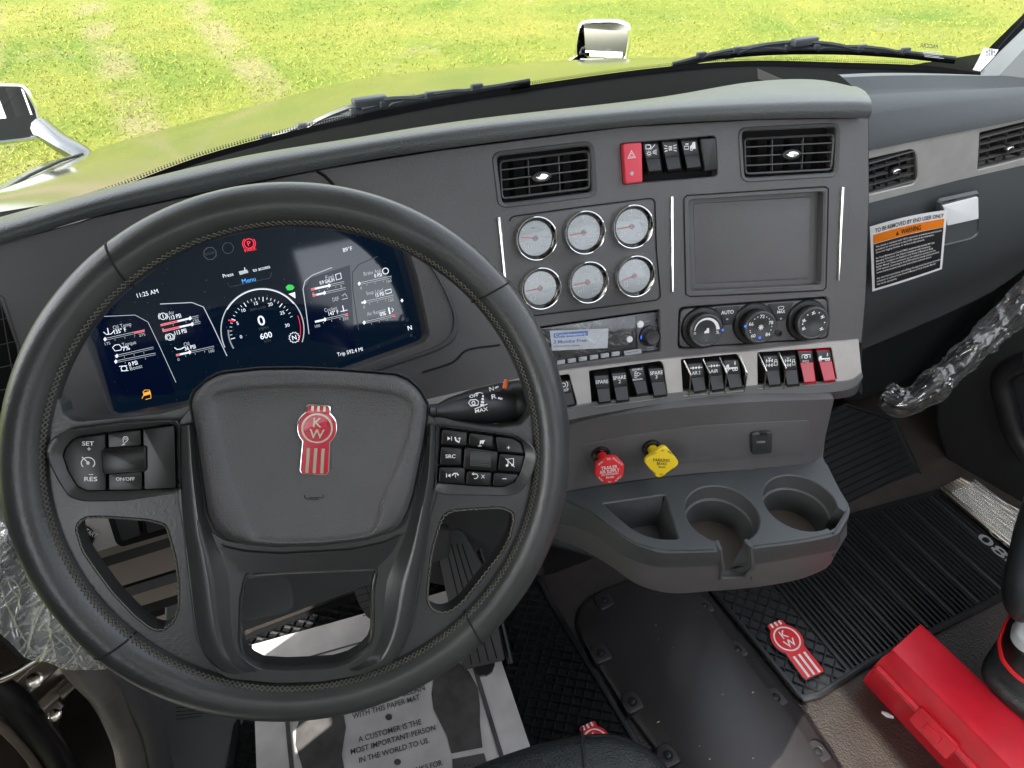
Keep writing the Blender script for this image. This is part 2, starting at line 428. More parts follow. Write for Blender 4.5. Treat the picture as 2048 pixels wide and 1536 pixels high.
def thing(name, loc, label, cat, group=None):
    o = bpy.data.objects.new(name, None); COL.objects.link(o); o.location = loc; o.empty_display_size = .05
    return tag(o, label, cat, group)
def seq(px, org, sc): return [(org[0]+x/sc, org[1]+y/sc) for x, y in px]

# ================================================================== SETTING
def ground():
    m = bpy.data.materials.new('grass_field'); m.use_nodes = True; n = m.node_tree; L = n.links.new; b = n.nodes['Principled BSDF']
    b.inputs['Roughness'].default_value = .8; b.inputs['Specular IOR Level'].default_value = .15
    tc = n.nodes.new('ShaderNodeTexCoord')
    def noi(sc, det=6, dist=0., rough=.6):
        t = n.nodes.new('ShaderNodeTexNoise'); t.inputs['Scale'].default_value = sc; t.inputs['Detail'].default_value = det; t.inputs['Distortion'].default_value = dist
        t.inputs['Roughness'].default_value = rough; L(tc.outputs['Object'], t.inputs['Vector']); return t.outputs[0]
    def ramp(src, stops):
        r = n.nodes.new('ShaderNodeValToRGB'); e = r.color_ramp.elements
        while len(e) < len(stops): e.new(.5)
        for q, (p, c) in zip(e, stops): q.position = p; q.color = (*c, 1)
        L(src, r.inputs[0]); return r.outputs[0]
    def mixc(fac, a, c, mode='MIX'):
        x = n.nodes.new('ShaderNodeMix'); x.data_type = 'RGBA'; x.blend_type = mode
        if isinstance(fac, float): x.inputs[0].default_value = fac
        else: L(fac, x.inputs[0])
        for s_, i in ((a, 6), (c, 7)):
            if isinstance(s_, tuple): x.inputs[i].default_value = (*s_, 1)
            else: L(s_, x.inputs[i])
        return x.outputs[2]
    big = ramp(noi(.30, 6, .5, .7), [(.36, (.080, .132, .016)), (.5, (.145, .170, .026)), (.66, (.195, .190, .038))])
    fine = ramp(noi(15, 8, .4, .8), [(.3, (.60, .70, .52)), (.5, (.96, .96, .92)), (.72, (1.28, 1.2, 1.3))])
    c = mixc(.62, big, fine, 'MULTIPLY')
    # dry wheel-worn strips running away from the truck
    sep = n.nodes.new('ShaderNodeSeparateXYZ'); L(tc.outputs['Object'], sep.inputs[0])
    wv = n.nodes.new('ShaderNodeMath'); wv.operation = 'MULTIPLY_ADD'; wv.inputs[1].default_value = .10; L(sep.outputs[1], wv.inputs[0]); L(sep.outputs[0], wv.inputs[2])
    sn = n.nodes.new('ShaderNodeMath'); sn.operation = 'MULTIPLY_ADD'; sn.inputs[1].default_value = 4.33; sn.inputs[2].default_value = .60; L(wv.outputs[0], sn.inputs[0])
    si = n.nodes.new('ShaderNodeMath'); si.operation = 'SINE'; L(sn.outputs[0], si.inputs[0])
    gx = n.nodes.new('ShaderNodeMapRange'); gx.inputs[1].default_value = 2.6; gx.inputs[2].default_value = 1.9; L(wv.outputs[0], gx.inputs[0])
    s1 = ramp(si.outputs[0], [(.25, (0, 0, 0)), (.9, (1, 1, 1))])
    s2 = ramp(noi(1.3, 6), [(.38, (0, 0, 0)), (.60, (1, 1, 1))])
    f1 = mixc(1., s1, s2, 'MULTIPLY'); f2 = mixc(1., f1, gx.outputs[0], 'MULTIPLY')
    sc = n.nodes.new('ShaderNodeMath'); sc.operation = 'MULTIPLY'; sc.inputs[1].default_value = .8; L(f2, sc.inputs[0])
    c = mixc(sc.outputs[0], c, (.205, .18, .085))
    bare = ramp(noi(.9, 7, .3), [(.60, (0, 0, 0)), (.69, (1, 1, 1))]); b2 = mixc(1., bare, ramp(noi(6, 6), [(.4, (0, 0, 0)), (.6, (1, 1, 1))]), 'MULTIPLY')
    b3 = n.nodes.new('ShaderNodeMath'); b3.operation = 'MULTIPLY'; b3.inputs[1].default_value = .55; L(b2, b3.inputs[0])
    c = mixc(b3.outputs[0], c, (.22, .19, .12))
    # a dirt road crossing the far field
    rd = n.nodes.new('ShaderNodeMath'); rd.operation = 'MULTIPLY_ADD'; rd.inputs[1].default_value = -.18; L(sep.outputs[0], rd.inputs[0]); L(sep.outputs[1], rd.inputs[2])
    r2 = ramp(rd.outputs[0], [(0, (0, 0, 0)), (1, (1, 1, 1))])
    mr = n.nodes.new('ShaderNodeMapRange'); mr.interpolation_type = 'SMOOTHSTEP'; mr.inputs[1].default_value = 52; mr.inputs[2].default_value = 56; L(rd.outputs[0], mr.inputs[0])
    m3 = n.nodes.new('ShaderNodeMapRange'); m3.interpolation_type = 'SMOOTHSTEP'; m3.inputs[1].default_value = 76; m3.inputs[2].default_value = 72; L(rd.outputs[0], m3.inputs[0])
    mm = n.nodes.new('ShaderNodeMath'); mm.operation = 'MULTIPLY'; L(mr.outputs[0], mm.inputs[0]); L(m3.outputs[0], mm.inputs[1])
    c = mixc(mm.outputs[0], c, (.26, .21, .15))
    L(c, b.inputs['Base Color'])
    bp = n.nodes.new('ShaderNodeBump'); bp.inputs['Strength'].default_value = 1; bp.inputs['Distance'].default_value = .05
    L(noi(11, 8, 1., .8), bp.inputs['Height']); L(bp.outputs[0], b.inputs['Normal'])
    mb = MB(); N = 60; rows = []
    xs = [math.copysign(abs(t)**2.2*900, t) for t in [i/N*2-1 for i in range(N+1)]]
    for j in range(N+1):
        yy = math.copysign(abs(j/N*2-1)**2.2*900, j/N*2-1)
        rr = []
        for xx in xs:
            z = -1.35 + .03*noise.noise((xx*.3, yy*.3, 0))
            d = math.hypot(xx, yy)
            if d > 25: z += (d-25)*(.10+.05*noise.noise((xx*.006, yy*.006, 3)))*min(1, (d-25)/60)
            rr.append((xx, yy, z))
        rows.append(rr)
    mb.loft(rows, m); o = mb.build('ground'); tag(o, 'bright sunlit yellow green grass field with dry worn strips', None, None, 'structure')
    o['label'] = 'bright sunlit yellow green grass field with dry worn strips'
    # real grass blades as tufts near the truck
    g = MB(); gm = mat('grass_blades', (.115, .145, .016), .6, col2=(.19, .195, .032), vscale=1.2, spec=.2)
    rng = random.Random(3)
    for k in range(22000):
        px, py = rng.uniform(-60, 2100), rng.uniform(-30, 420)
        q = ZP(-1.35).hit(px, py)
        if q.y < 1.5 or q.y > 16: continue
        q.z = -1.35+.03*noise.noise((q.x*.3, q.y*.3, 0)); d = (q-CAM).length
        for _ in range(2):
            a = rng.uniform(0, 6.28); h = rng.uniform(.012, .035); wd = .002+.0005*d
            s = Vector((math.cos(a), math.sin(a), 0))*wd; t = Vector((rng.gauss(0, .03), rng.gauss(0, .03), h)); qq = q+Vector((rng.gauss(0, .05), rng.gauss(0, .05), 0))
            g.add([qq-s, qq+s, qq+t], [(0, 1, 2)], gm)
    tag(g.build('grass'), 'short grass blades catching sunlight across the field beyond the hood', None, None, 'stuff')
ground()

def floor():
    mb = MB(); mb.loft([[(-.7, -.8, 0), (1.6, -.8, 0)], [(-.7, .2, 0), (1.6, .2, 0)], [(-.7, .96, 0), (1.6, .96, 0)], [(-.7, 1.01, .10), (1.6, 1.01, .10)]], 'carpet', flip=False)
    o = mb.build('floor'); tag(o, 'dark pebbled vinyl cab floor', None, None, 'structure')
floor()
def cab():
    t = thing('truck_cab', (.45, .9, 0), 'truck cab shell with black firewall, pillars and an added overhead shade panel around the dashboard', 'truck cab')
    f = MB(); f.loft([[(-.7, 1.02, .2), (1.55, 1.02, .2)], [(-.7, 1.02, .84), (1.55, 1.02, .84)]], 'dark')
    f.loft([[(1.55, 1.02, .0), (1.55, -.9, .0)], [(1.55, 1.02, .80), (1.55, -.9, .80)]], 'dark')
    f.build('firewall', t)
    b = MB()   # unseen driver side wall, openings cut to place sun patches, roof over the driver only
    x = -.66
    def wall(y0, y1, z0, z1): b.box((x, (y0+y1)/2, (z0+z1)/2), .04, y1-y0, z1-z0, 'dark')
    wall(.35, .62, .8, 1.75); wall(-.9, -.75, .8, 1.75); wall(-.14, .35, .8, 1.75); wall(-.75, -.14, .8, .95); wall(-.75, -.14, 1.40, 1.75); wall(-.9, .37, .1, .8); wall(.37, .41, .1, .8); wall(.41, .46, .1, .50); wall(.41, .46, .60, .8); wall(.46, .62, .1, .8)
    b.build('unseen_side_wall', t)
    r = MB(); r.box((-.09, .0, 1.78), 1.2, 1.8, .05, 'rear_trim'); r.build('shade_roof', t)  # unseen partial panel overhead, sized to shade the dash and wheel
    r = MB(); RW = 'rear_trim'   # unseen rear wall stops green bounce; window placed for the display reflection
    r.box((-.22, -.92, .78), .90, .05, 1.56, RW); r.box((1.22, -.92, .78), .70, .05, 1.56, RW); r.box((.55, -.92, .54), .64, .05, 1.08, RW); r.box((.55, -.92, 1.48), .64, .05, .16, RW); r.build('unseen_rear_wall', t)
    r = MB(); r.box((1.56, -.15, .55), .05, 1.5, 1.1, 'dark'); r.build('unseen_side_wall', t)
    p = MB()
    px = [(1957, 150), (2000, 103), (2060, 45), (2140, -45)]
    px2 = [(1994, 155), (2048, 98), (2100, 60), (2190, -20)]
    g1 = [CAM+ray(*q)*k for q, k in zip(px, (1.345, 1.31, 1.27, 1.22))]; g2 = [CAM+ray(*q)*k for q, k in zip(px2, (1.30, 1.27, 1.24, 1.2))]
    g3 = [q+Vector((.12, -.10, -.02)) for q in g2]; g0 = [q+Vector((.03, .04, 0)) for q in g1]
    p.loft([g0, g1, g2, g3], ['matteblack', mat('pillar_trim', (.19, .205, .205), .55, bump=.2, bscale=900), MATS['pillar_trim']]); p.build('pillar_trim', t)
cab()

# ================================================================== HOOD, WIPERS, MIRRORS
W_PX = [(0, 455), (120, 412), (239, 372), (410, 308), (600, 257), (771, 220), (942, 188), (1113, 161), (1300, 136), (1483, 121), (1665, 124), (1848, 131), (1957, 146)]
def Wy(px): return .94-.00000012*(px-1000)**2
def Wp(px, py, dy=0, k=0): return YP(Wy(px)+dy).hit(px, py)
def hood():
    t = thing('truck_hood', (.8, 1.6, .5), 'glossy dark truck hood mirroring the green field beyond the windshield', 'hood')
    rear = [(-130, 470, 1.08), (120, 430, 1.02), (239, 392, .98), (410, 328, .98), (600, 277, 1.02), (771, 240, 1.07), (942, 210, 1.12), (1113, 185, 1.18), (1300, 158, 1.25), (1483, 142, 1.33), (1700, 150, 1.42)]
    far = [(-130, 425, 1.25), (0, 387, 1.34), (150, 314, 1.62), (308, 265, 1.86), (513, 211, 2.08), (702, 162, 2.26), (860, 141, 2.34), (1020, 129, 2.38), (1180, 127, 2.42), (1320, 129, 2.42), (1560, 140, 2.3)]
    rr = catmull([CAM+ray(a, b)*d for a, b, d in rear], 48); fr = catmull([CAM+ray(a, b)*d for a, b, d in far], 48)
    rows = []
    for i in range(15):
        s = i/14; row = []
        for j in range(48):
            q = rr[j].lerp(fr[j], s); q.z += .030*math.sin(math.pi*s)*(1-s*.5); row.append(q)
        rows.append(row)
    for dz, dy in ((.015, .05), (.06, .12), (.16, .2), (.45, .25)): rows.append([q+Vector((-.05 if j < 8 else 0, dy, -dz)) for j, q in enumerate(fr)])
    mb = MB(); mb.loft(rows, 'hood'); mb.build('hood_panel', t, 60)
    e = MB()   # thin cut line near the left fender
    q = [(-20, 398), (60, 350), (120, 322), (165, 308)]; dd = [1.27, 1.38, 1.5, 1.62]
    e.tube([CAM+ray(a, b)*(d-.012) for (a, b), d in zip(q, dd)], .003, 'dark', 6); e.build('hood_seam', t)
    c = MB()   # black cowl between hood and glass
    cr = catmull([Wp(a, b, .03) for a, b in W_PX], 50)
    c.loft([[q+Vector((0, -.01, -.02)) for q in cr], [q+Vector((0, .07, -.045)) for q in cr], [q+Vector((0, .14, -.10)) for q in cr]], 'wiper'); c.build('cowl', t)
hood()
def windshield():
    t = thing('windshield', (.4, .94, .9), 'clear windshield with dotted black border above the dashboard', 'windshield')
    bot = catmull([Wp(a, b) for a, b in W_PX], 60)
    rows = []
    for k in (0, .3, .6, .95): rows.append([q+Vector((0, -.62*k, 1.0*k)) for q in bot])
    g = MB(); g.loft(rows, 'glass'); g.build('glass_pane', t)
    f = MB(); f.loft([[q+Vector((0, -.003, -.012)) for q in bot], [q+Vector((0, -.005, .001)) for q in bot]], 'void')
    big = catmull([Wp(a, b) for a, b in W_PX], 420)
    for q in big:
        for r, dz in ((.0012, .0035), (.0008, .0065)):
            pl = Pl(q+Vector((0, -.005-dz*.6, dz)), (0, -1, .62)); f.flat(pl, circle(0, 0, r, 6), 0, 'void')
    edge = [(1957, 146), (1985, 112), (2020, 72), (2060, 28)]
    for k in range(60):
        s = k/59*2.99; i = int(s); a = Vector(edge[i]).lerp(Vector(edge[i+1]), s-i); q = CAM+ray(a.x-2, a.y-1)*(1.335-.1*k/60)
        f.flat(Pl(q, (CAM-q)), circle(0, 0, .0014, 6), 0, 'void')
    f.build('dotted_border', t)
    lg = MB(); pl = Pl(Wp(1860, 95, -.03), (0, -1, .62)); 
    lg.text(pl, 'PACCAR', 1858, 92, 8, 0, 'blackink', .1, 36, True, mirror=True)
    for i in range(5): lg.strokepx(pl, [(1845+i, 101+i*3), (1882+i*1.5-(i % 2)*8, 104+i*3.2)], .7, 0, 'greyink')
    lg.build('glass_marking', t)
    s = MB(); pts = [(1967, 96), (1997, 99), (1989, 113), (1961, 143), (1945, 140), (1955, 122)]
    pl = Pl(CAM+ray(1965, 120)*1.29, CAM-(CAM+ray(1965, 120)*1.29)); s.prism(pl, pl.L(pts), 0, .0006, 'label')
    for i in range(6): s.strokepx(pl, [(1954+i*3.2, 131-i*4), (1964+i*3.2, 133-i*4)], 1.3, .0010, 'greyink')
    for i in range(5):
        for j in range(4):
            if (i*7+j*5+i*j) % 3: s.strokepx(pl, [(1972+j*5, 99.5+i*2.6), (1975.5+j*5, 99.8+i*2.6)], 1.8, .0010, 'blackink')
    so_ = s.build('windshield_sticker', None, loc=pl.o); tag(so_, 'small silver inspection sticker in the corner of the windshield', 'sticker')
windshield()
def wiper(px, label, dep, arm):
    t = thing('wiper', CAM+ray(*px[len(px)//2])*dep, label, 'wiper', 'windshield wipers resting at the glass base')
    P = [CAM+ray(a, b)*dep for a, b in px]; P = catmull(P, 40)
    b = MB(); b.tube([q+Vector((0, 0, -.004)) for q in P], .0035, 'matteblack', 6); b.tube([q+Vector((0, 0, .002)) for q in P], .0032, 'wiper', 6); b.build('blade', t)
    # linkage above the blade
    l = MB(); n = len(P)
    def arch(i0, i1, h, r=.005):
        pts = []
        for k in range(9):
            s = k/8; q = P[int(i0+(i1-i0)*s)].copy(); q.z += h*math.sin(math.pi*s)**.6; pts.append(q)
        l.tube(pts, r, 'wiper', 6)
    arch(int(n*.12), int(n*.42), .006, .0035); arch(int(n*.5), int(n*.80), .006, .0035); arch(int(n*.03), int(n*.2), .003, .003); arch(int(n*.72), int(n*.93), .003, .003)
    arch(int(n*.24), int(n*.66), .012, .004)
    for s in (.12, .24, .42, .5, .66, .8): q = P[int(n*s)].copy(); q.z += .006; l.box(q, .018, .008, .008, 'wiper', .002)
    l.build('bracket', t)
    a = MB(); A = [CAM+ray(x, y)*d for x, y, d in arm]; a.tube(catmull(A, 14), .008, 'wiper', 8); q = P[int(n*.45)].copy(); q.z += .014; a.box(q, .05, .016, .010, 'wiper', .003)
    a.build('arm', t)
wiper([(475, 298), (560, 275), (650, 247), (740, 222), (850, 200), (960, 181), (1060, 164)], 'left black wiper lying along the windshield base above the wheel', .985,
      [(640, 252, 1.02), (700, 222, 1.01), (760, 210, 1.0), (830, 200, .99)])
wiper([(1345, 130), (1420, 113), (1500, 104), (1590, 100), (1700, 101), (1810, 108), (1910, 119)], 'right black wiper lying across the passenger side of the windshield', 1.17,
      [(1450, 110, 1.18), (1530, 95, 1.18), (1600, 92, 1.18), (1650, 94, 1.18)])
def mirrors():
    t = thing('hood_mirror', (1.0, 2.4, .3), 'chrome hood mirror on the far right fender showing white sky', 'mirror', 'mirrors mounted on the hood')
    d = 2.75; c = CAM+ray(1210, 82)*d; n = (CAM-c); n.z = 0; n = n.normalized(); pl = Pl(c, (n.x, n.y, .10), (0, 0, 1))
    out_ = [(1158, 44), (1180, 38), (1240, 38), (1261, 47), (1263, 80), (1254, 124), (1190, 127), (1152, 124), (1149, 90)]
    h = MB(); q = ccw(rnd(pl.L(out_), .02, 3)); q2 = inset(q, .05)
    h.loft([[pl.W(a, b, -.22) for a, b in inset(q, .07)], [pl.W(a, b, -.12) for a, b in inset(q, .02)], [pl.W(a, b, 0) for a, b in q], [pl.W(a, b, .012) for a, b in inset(q, .008)], [pl.W(a, b, 0) for a, b in inset(q, .016)]], 'chrome', closed=True, cap0=True)
    h.build('housing', t)
    g = MB(); g.flat(pl, inset(pl.L([(1166, 48), (1180, 45), (1240, 45), (1257, 50), (1258, 80), (1248, 121), (1180, 124), (1170, 110)]), .003), .004, 'mirror'); g.build('mirror_glass', t)
    a = MB(); a.tube([CAM+ray(1165, 118)*2.85, CAM+ray(1140, 128)*2.75, CAM+ray(1120, 150)*2.6], .022, 'chrome', 10)
    fx = CAM+ray(1210, 130)*2.7; a.tube([CAM+ray(1160, 127)*2.72, CAM+ray(1245, 127)*2.72], .018, 'chrome', 8); a.tube([CAM+ray(1210, 127)*2.72, CAM+ray(1215, 150)*2.6], .02, 'chrome', 8)
    a.build('mount', t)
    t = thing('hood_mirror', (-1, 1.7, .3), 'black and chrome hood mirror on the left edge reflecting the truck side', 'mirror', 'mirrors mounted on the hood')
    d = 1.95; c = CAM+ray(30, 230)*d; n = Vector((.05, -1, .25)).normalized(); pl = Pl(c, n)
    h = MB(); out_ = [(-90, 172), (0, 167), (45, 168), (58, 180), (78, 215), (91, 270), (84, 278), (50, 284), (-90, 300)]
    q = ccw(rnd(pl.L(out_), .012, 3))
    h.loft([[pl.W(a, b, -.20) for a, b in inset(q, .07)], [pl.W(a, b, -.10) for a, b in inset(q, .02)], [pl.W(a, b, 0) for a, b in q], [pl.W(a, b, .010) for a, b in inset(q, .006)], [pl.W(a, b, 0) for a, b in inset(q, .013)]], [M['wiper'], M['wiper'], M['chrome'], M['wiper']], closed=True, cap0=True)
    h.build('housing', t)
    g = MB(); g.flat(pl, inset(q, .010), .003, 'mirror'); g.build('mirror_glass', t)
    a = MB(); a.tube(catmull([CAM+ray(86, 258)*1.97, CAM+ray(120, 285)*1.85, CAM+ray(165, 312)*1.75, CAM+ray(185, 335)*1.7], 10), [.030, .029, .028, .027, .026, .026, .026, .026, .026, .026], 'darkchrome', 12); a.build('mount', t)
mirrors()

# ================================================================== DASHBOARD
DB = thing('dashboard', (.35, .65, .9), 'charcoal truck dashboard with round gauges, vents, rocker switches and cup holders', 'dashboard')
def bilerp(q, s, t):
    a = Vector(q[0]).lerp(Vector(q[1]), s); b = Vector(q[3]).lerp(Vector(q[2]), s); return tuple(a.lerp(b, t))
V1_HOLE = [(991, 311), (1181, 289), (1187, 386), (1003, 409)]
V2_HOLE = [(1482, 261), (1675, 252), (1671, 347), (1488, 358)]
TOPSW = [(1239, 286), (1428, 270), (1433, 276), (1437, 350), (1430, 355), (1245, 370)]
RADIO = [(1012, 662), (1321, 617), (1323, 705), (1034, 746)]
HVAC = [(1356, 613), (1658, 591), (1659, 680), (1354, 701)]
BLANK = [(1376, 398), (1650, 381), (1645, 572), (1380, 585)]
SCR = [(150, 600), (192, 693), (231, 833), (400, 800), (560, 776), (675, 741), (826, 688), (839, 680), (843, 664), (820, 560), (800, 487), (775, 440), (600, 415), (400, 430), (220, 500)]
FAS_OUT = [(-60, 505), (100, 462), (191, 436), (342, 402), (649, 339), (873, 303), (1249, 255), (1519, 240), (1736, 237), (1737, 400), (1730, 600), (1722, 684), (1613, 690), (1516, 702), (1360, 717), (1120, 745), (1002, 768), (850, 805), (560, 870), (230, 930), (-60, 990)]
def rpx(p, r, n=3): return rnd(p, r, n)
def fascia():
    mb = MB(); vl = [(-60, 585), (-2, 590), (34, 690), (46, 760), (30, 830), (-60, 840)]
    scr_hole = [(130, 600), (176, 700), (226, 842), (400, 808), (560, 784), (680, 750), (842, 692), (858, 680), (860, 664), (838, 560), (815, 487), (790, 425), (600, 400), (400, 415), (200, 490)]
    mb.panel(FAS, FAS_OUT, [rpx(V1_HOLE, 10), rpx(V2_HOLE, 10), rpx(TOPSW, 5), rpx(RADIO, 4), rpx(HVAC, 12), rpx(BLANK, 10), rpx(scr_hole, 22), vl], 'dash', depth=.02)
    for h in (V1_HOLE, V2_HOLE, RADIO): pass
    o = mb.build('fascia', DB)
    for h, dep in ((V1_HOLE, .02), (V2_HOLE, .02), (TOPSW, .016), (RADIO, .016), (HVAC, .008), (vl, .02)):
        b = MB(); hh = inset(h, -3); nr = [FAS.normal(*q) for q in hh]; b.add([FAS.hit(*q)-n*dep for q, n in zip(hh, nr)], [tuple(range(len(hh)))], 'void')
        b.build('cavity', DB)
    f = MB(); hh = inset(BLANK, -3); f.add([FAS.hit(*q)-FAS.normal(*q)*.0125 for q in hh], [tuple(range(4))], 'dash')
    pl = FAS.at(1510, 480); q = pl.L([(1392, 408), (1632, 394), (1626, 560), (1397, 571)]); f.prism(pl, rnd(q, .004, 3), -.016, -.0095, 'dash', .001)
    f.build('blank_cover', DB)
    f = MB()   # raised frame round the blank
    for k in (.0,):
        q = pl.L([(1368, 391), (1658, 373), (1653, 580), (1372, 593)]); q = ccw(rnd(q, .008, 4)); q2 = inset(q, .0045)
        f.loft([[pl.W(a, c, 0) for a, c in q], [pl.W(a, c, .0012) for a, c in inset(q, .001)], [pl.W(a, c, .0012) for a, c in q2], [pl.W(a, c, -.001) for a, c in inset(q, .0052)]], 'dash', closed=True)
    f.build('blank_frame', DB)
    # cut line between cluster surround and centre panel
    s = MB(); P = [FAS.hit(a, c)+FAS.normal(a, c)*.0006 for a, c in [(634, 342), (650, 352), (664, 366), (672, 380)]]; s.tube(P, .0016, 'seam', 6); s.build('seam', DB)
fascia()
def bolster():
    n = 70
    low = catmull([FAS.hit(*q) for q in [(-60, 505), (0, 492), (191, 434), (342, 400), (649, 338), (873, 301), (1249, 255), (1519, 240), (1700, 239), (1737, 240)]], n)
    low_px = [(-60, 505), (0, 492), (191, 434), (342, 400), (649, 338), (873, 301), (1249, 255), (1519, 240), (1700, 238), (1735, 239)]
    lowf = catmull([FAS.hit(*q, .014) for q in low_px], n)
    def dd(px, py, dy): 
        q = FAS.hit(px, py); return q
    mid_px = [(-60, 476), (0, 460), (239, 389), (478, 334), (600, 311), (942, 258), (1300, 222), (1519, 211), (1700, 206), (1743, 207)]
    top_px = [(-60, 452), (0, 434), (232, 372), (478, 314), (700, 277), (942, 239), (1300, 197), (1501, 164), (1629, 159), (1720, 176)]
    mid = catmull([FAS.hit(*q, .019) for q in mid_px], n)
    mid = [q for q in mid]
    top = []
    for (a, b), dy in zip(top_px, (.05, .05, .05, .05, .05, .055, .07, .09, .10, .08)):
        m0 = FAS.hit(a, b+25); top.append(YP(m0.y+dy).hit(a, b))
    top = catmull(top, n)
    rows = [[q+Vector((0, .02, .002)) for q in lowf], [q+Vector((0, .003, .0)) for q in lowf], [a.lerp(b, .10)+Vector((0, -.002, 0)) for a, b in zip(lowf, mid)], [a.lerp(b, .5)+Vector((0, -.003, 0)) for a, b in zip(lowf, mid)],
            [a.lerp(b, .86)+Vector((0, -.001, 0)) for a, b in zip(lowf, mid)], [a.lerp(b, .08)+Vector((0, -.001, .001)) for a, b in zip(mid, top)], [a.lerp(b, .25)+Vector((0, 0, .003)) for a, b in zip(mid, top)], [a.lerp(b, .6)+Vector((0, 0, .003)) for a, b in zip(mid, top)], top]
    mb = MB(); mb.loft(rows, 'visor')
    # right end cap of the hood
    e = [r[-1] for r in rows]; e2 = [q+Vector((.003, .010, -.001)) for q in e]; e3 = [q+Vector((.004, .10, -.03)) for q in e]
    mb.loft([e, e2, e3], 'visor'); mb.build('padded_visor', DB, 60)
    k = MB()   # black defroster deck down to the glass
    g = catmull([Wp(a, b, -.004) for a, b in W_PX[:11]], n)
    deck = [[q+Vector((0, -.004, -.006)) for q in top], [a.lerp(b, .4)+Vector((0, 0, -.006)) for a, b in zip(top, g)], [q+Vector((0, 0, -.008)) for q in g]]
    k.loft(deck, 'matteblack'); k.build('defroster_deck', DB, 60)
    # ridge running to the passenger pillar
    up = [(1610, 155), (1640, 152), (1680, 149), (1756, 146), (1870, 147), (1994, 152), (2030, 157)]; lo = [(1640, 186), (1680, 181), (1730, 177), (1780, 174), (1870, 172), (1980, 172), (2043, 173)]
    A = catmull([YP(.80).hit(*q) for q in up], 40); B = catmull([YP(.765).hit(*q) for q in lo], 40)
    r = MB(); r.loft([[q+Vector((0, .03, -.01)) for q in A], A, [a.lerp(b, .35)+Vector((0, -.004, .002)) for a, b in zip(A, B)], B, [q+Vector((0, .01, -.01)) for q in B]], 'visor'); r.build('dash_ridge', DB, 60)
    s = MB(); gg = catmull([Wp(a, b, -.004) for a, b in W_PX[9:]], 40); s.loft([[q+Vector((0, .0, -.008)) for q in gg], [a+Vector((0, .01, -.006)) for a in A]], 'matteblack'); s.build('passenger_deck', DB)
bolster()
def vent(surf, quad, knob, rows_=4, fins=(.18, .36, .55, .73, .88), name='air_vent', bars=(.33, .67)):
    c = bilerp(quad, .5, .5); pl = surf.at(*c)
    v = MB(); q = pl.L([quad[0], quad[1], quad[2], quad[3]]); q = ccw(rnd(q, .006, 4)); qi = inset(q, .0022)
    v.loft([[pl.W(a, b, -.008) for a, b in q], [pl.W(a, b, -.001) for a, b in q], [pl.W(a, b, 0) for a, b in inset(q, .0008)], [pl.W(a, b, -.001) for a, b in qi], [pl.W(a, b, -.008) for a, b in qi]], 'slat', closed=True)
    o = v.build(name, DB)
    s = MB()
    def bar(s0, t0, s1, t1, w_, z0, z1, m):
        A = Vector(pl.loc(*bilerp(quad, s0, t0))); B = Vector(pl.loc(*bilerp(quad, s1, t1))); d = (B-A).normalized(); nn = Vector((-d.y, d.x))*w_/2
        s.prism(pl, [A-nn, B-nn, B+nn, A+nn], z0, z1, m, .0003)
    for k in range(1, rows_): bar(.015, k/rows_, .985, k/rows_, .0013, -.010, -.0015, 'slat')
    for k in bars: bar(k, .02, k, .98, .0010, -.009, -.004, 'slat')
    s.build('slats', o)
    s = MB()
    for k in fins:
        A = Vector(pl.loc(*bilerp(quad, k, .03))); B = Vector(pl.loc(*bilerp(quad, k, .97))); d = (B-A).normalized(); nn = Vector((-d.y, d.x))
        a2, b2 = A-nn*.0035, B-nn*.0035
        s.add([pl.W(A.x, A.y, -.009), pl.W(B.x, B.y, -.009), pl.W(b2.x, b2.y, -.018), pl.W(a2.x, a2.y, -.018)], [(0, 1, 2, 3)], 'key')
    s.build('fins', o)
    k = MB(); kp = surf.at(*knob); e = [(a*1.0, b) for a, b in circle(0, 0, .0075, 16)]; e = [(a, b*.55) for a, b in e]
    k.prism(kp, [(a*1.5, b*1.4) for a, b in e], -.004, .001, 'black', .001); k.prism(kp, e, 0, .004, 'chrome', .002); k.build('knob', o)
    return o
vent(FAS, [(998, 321), (1180, 299.5), (1182, 378), (1003, 400)], (1083, 354))
vent(FAS, [(1488, 276), (1671, 267), (1665, 341), (1490, 350)], (1583, 309))
def bezel_ring(surf, hole, off_px, name):
    mb = MB(); o_ = inset(rpx(hole, 12, 4), -off_px); i_ = rpx(hole, 10, 4); i_ = inset(rpx(hole, 12, 4), 0)
    f = lambda L, h: [surf.hit(*q)+surf.normal(*q)*h for q in L]
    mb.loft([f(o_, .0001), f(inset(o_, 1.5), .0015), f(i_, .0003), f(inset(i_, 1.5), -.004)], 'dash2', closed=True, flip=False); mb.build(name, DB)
bezel_ring(FAS, V1_HOLE, 8, 'vent_bezel'); bezel_ring(FAS, V2_HOLE, 7, 'vent_bezel')
def left_vent():
    v = MB(); pl = FAS.at(10, 700)
    for i, y in enumerate((640, 690, 735, 780)): v.strokepx(pl, [(-60, y+14), (30+i*3, y-8)], 2.2, -.006, 'slat')
    v.strokepx(pl, [(0, 600), (34, 800)], 2, -.006, 'slat'); v.strokepx(pl, [(-4, 588), (8, 596), (38, 690), (52, 770)], 4, .0012, 'trim'); v.build('air_vent', DB)
left_vent()

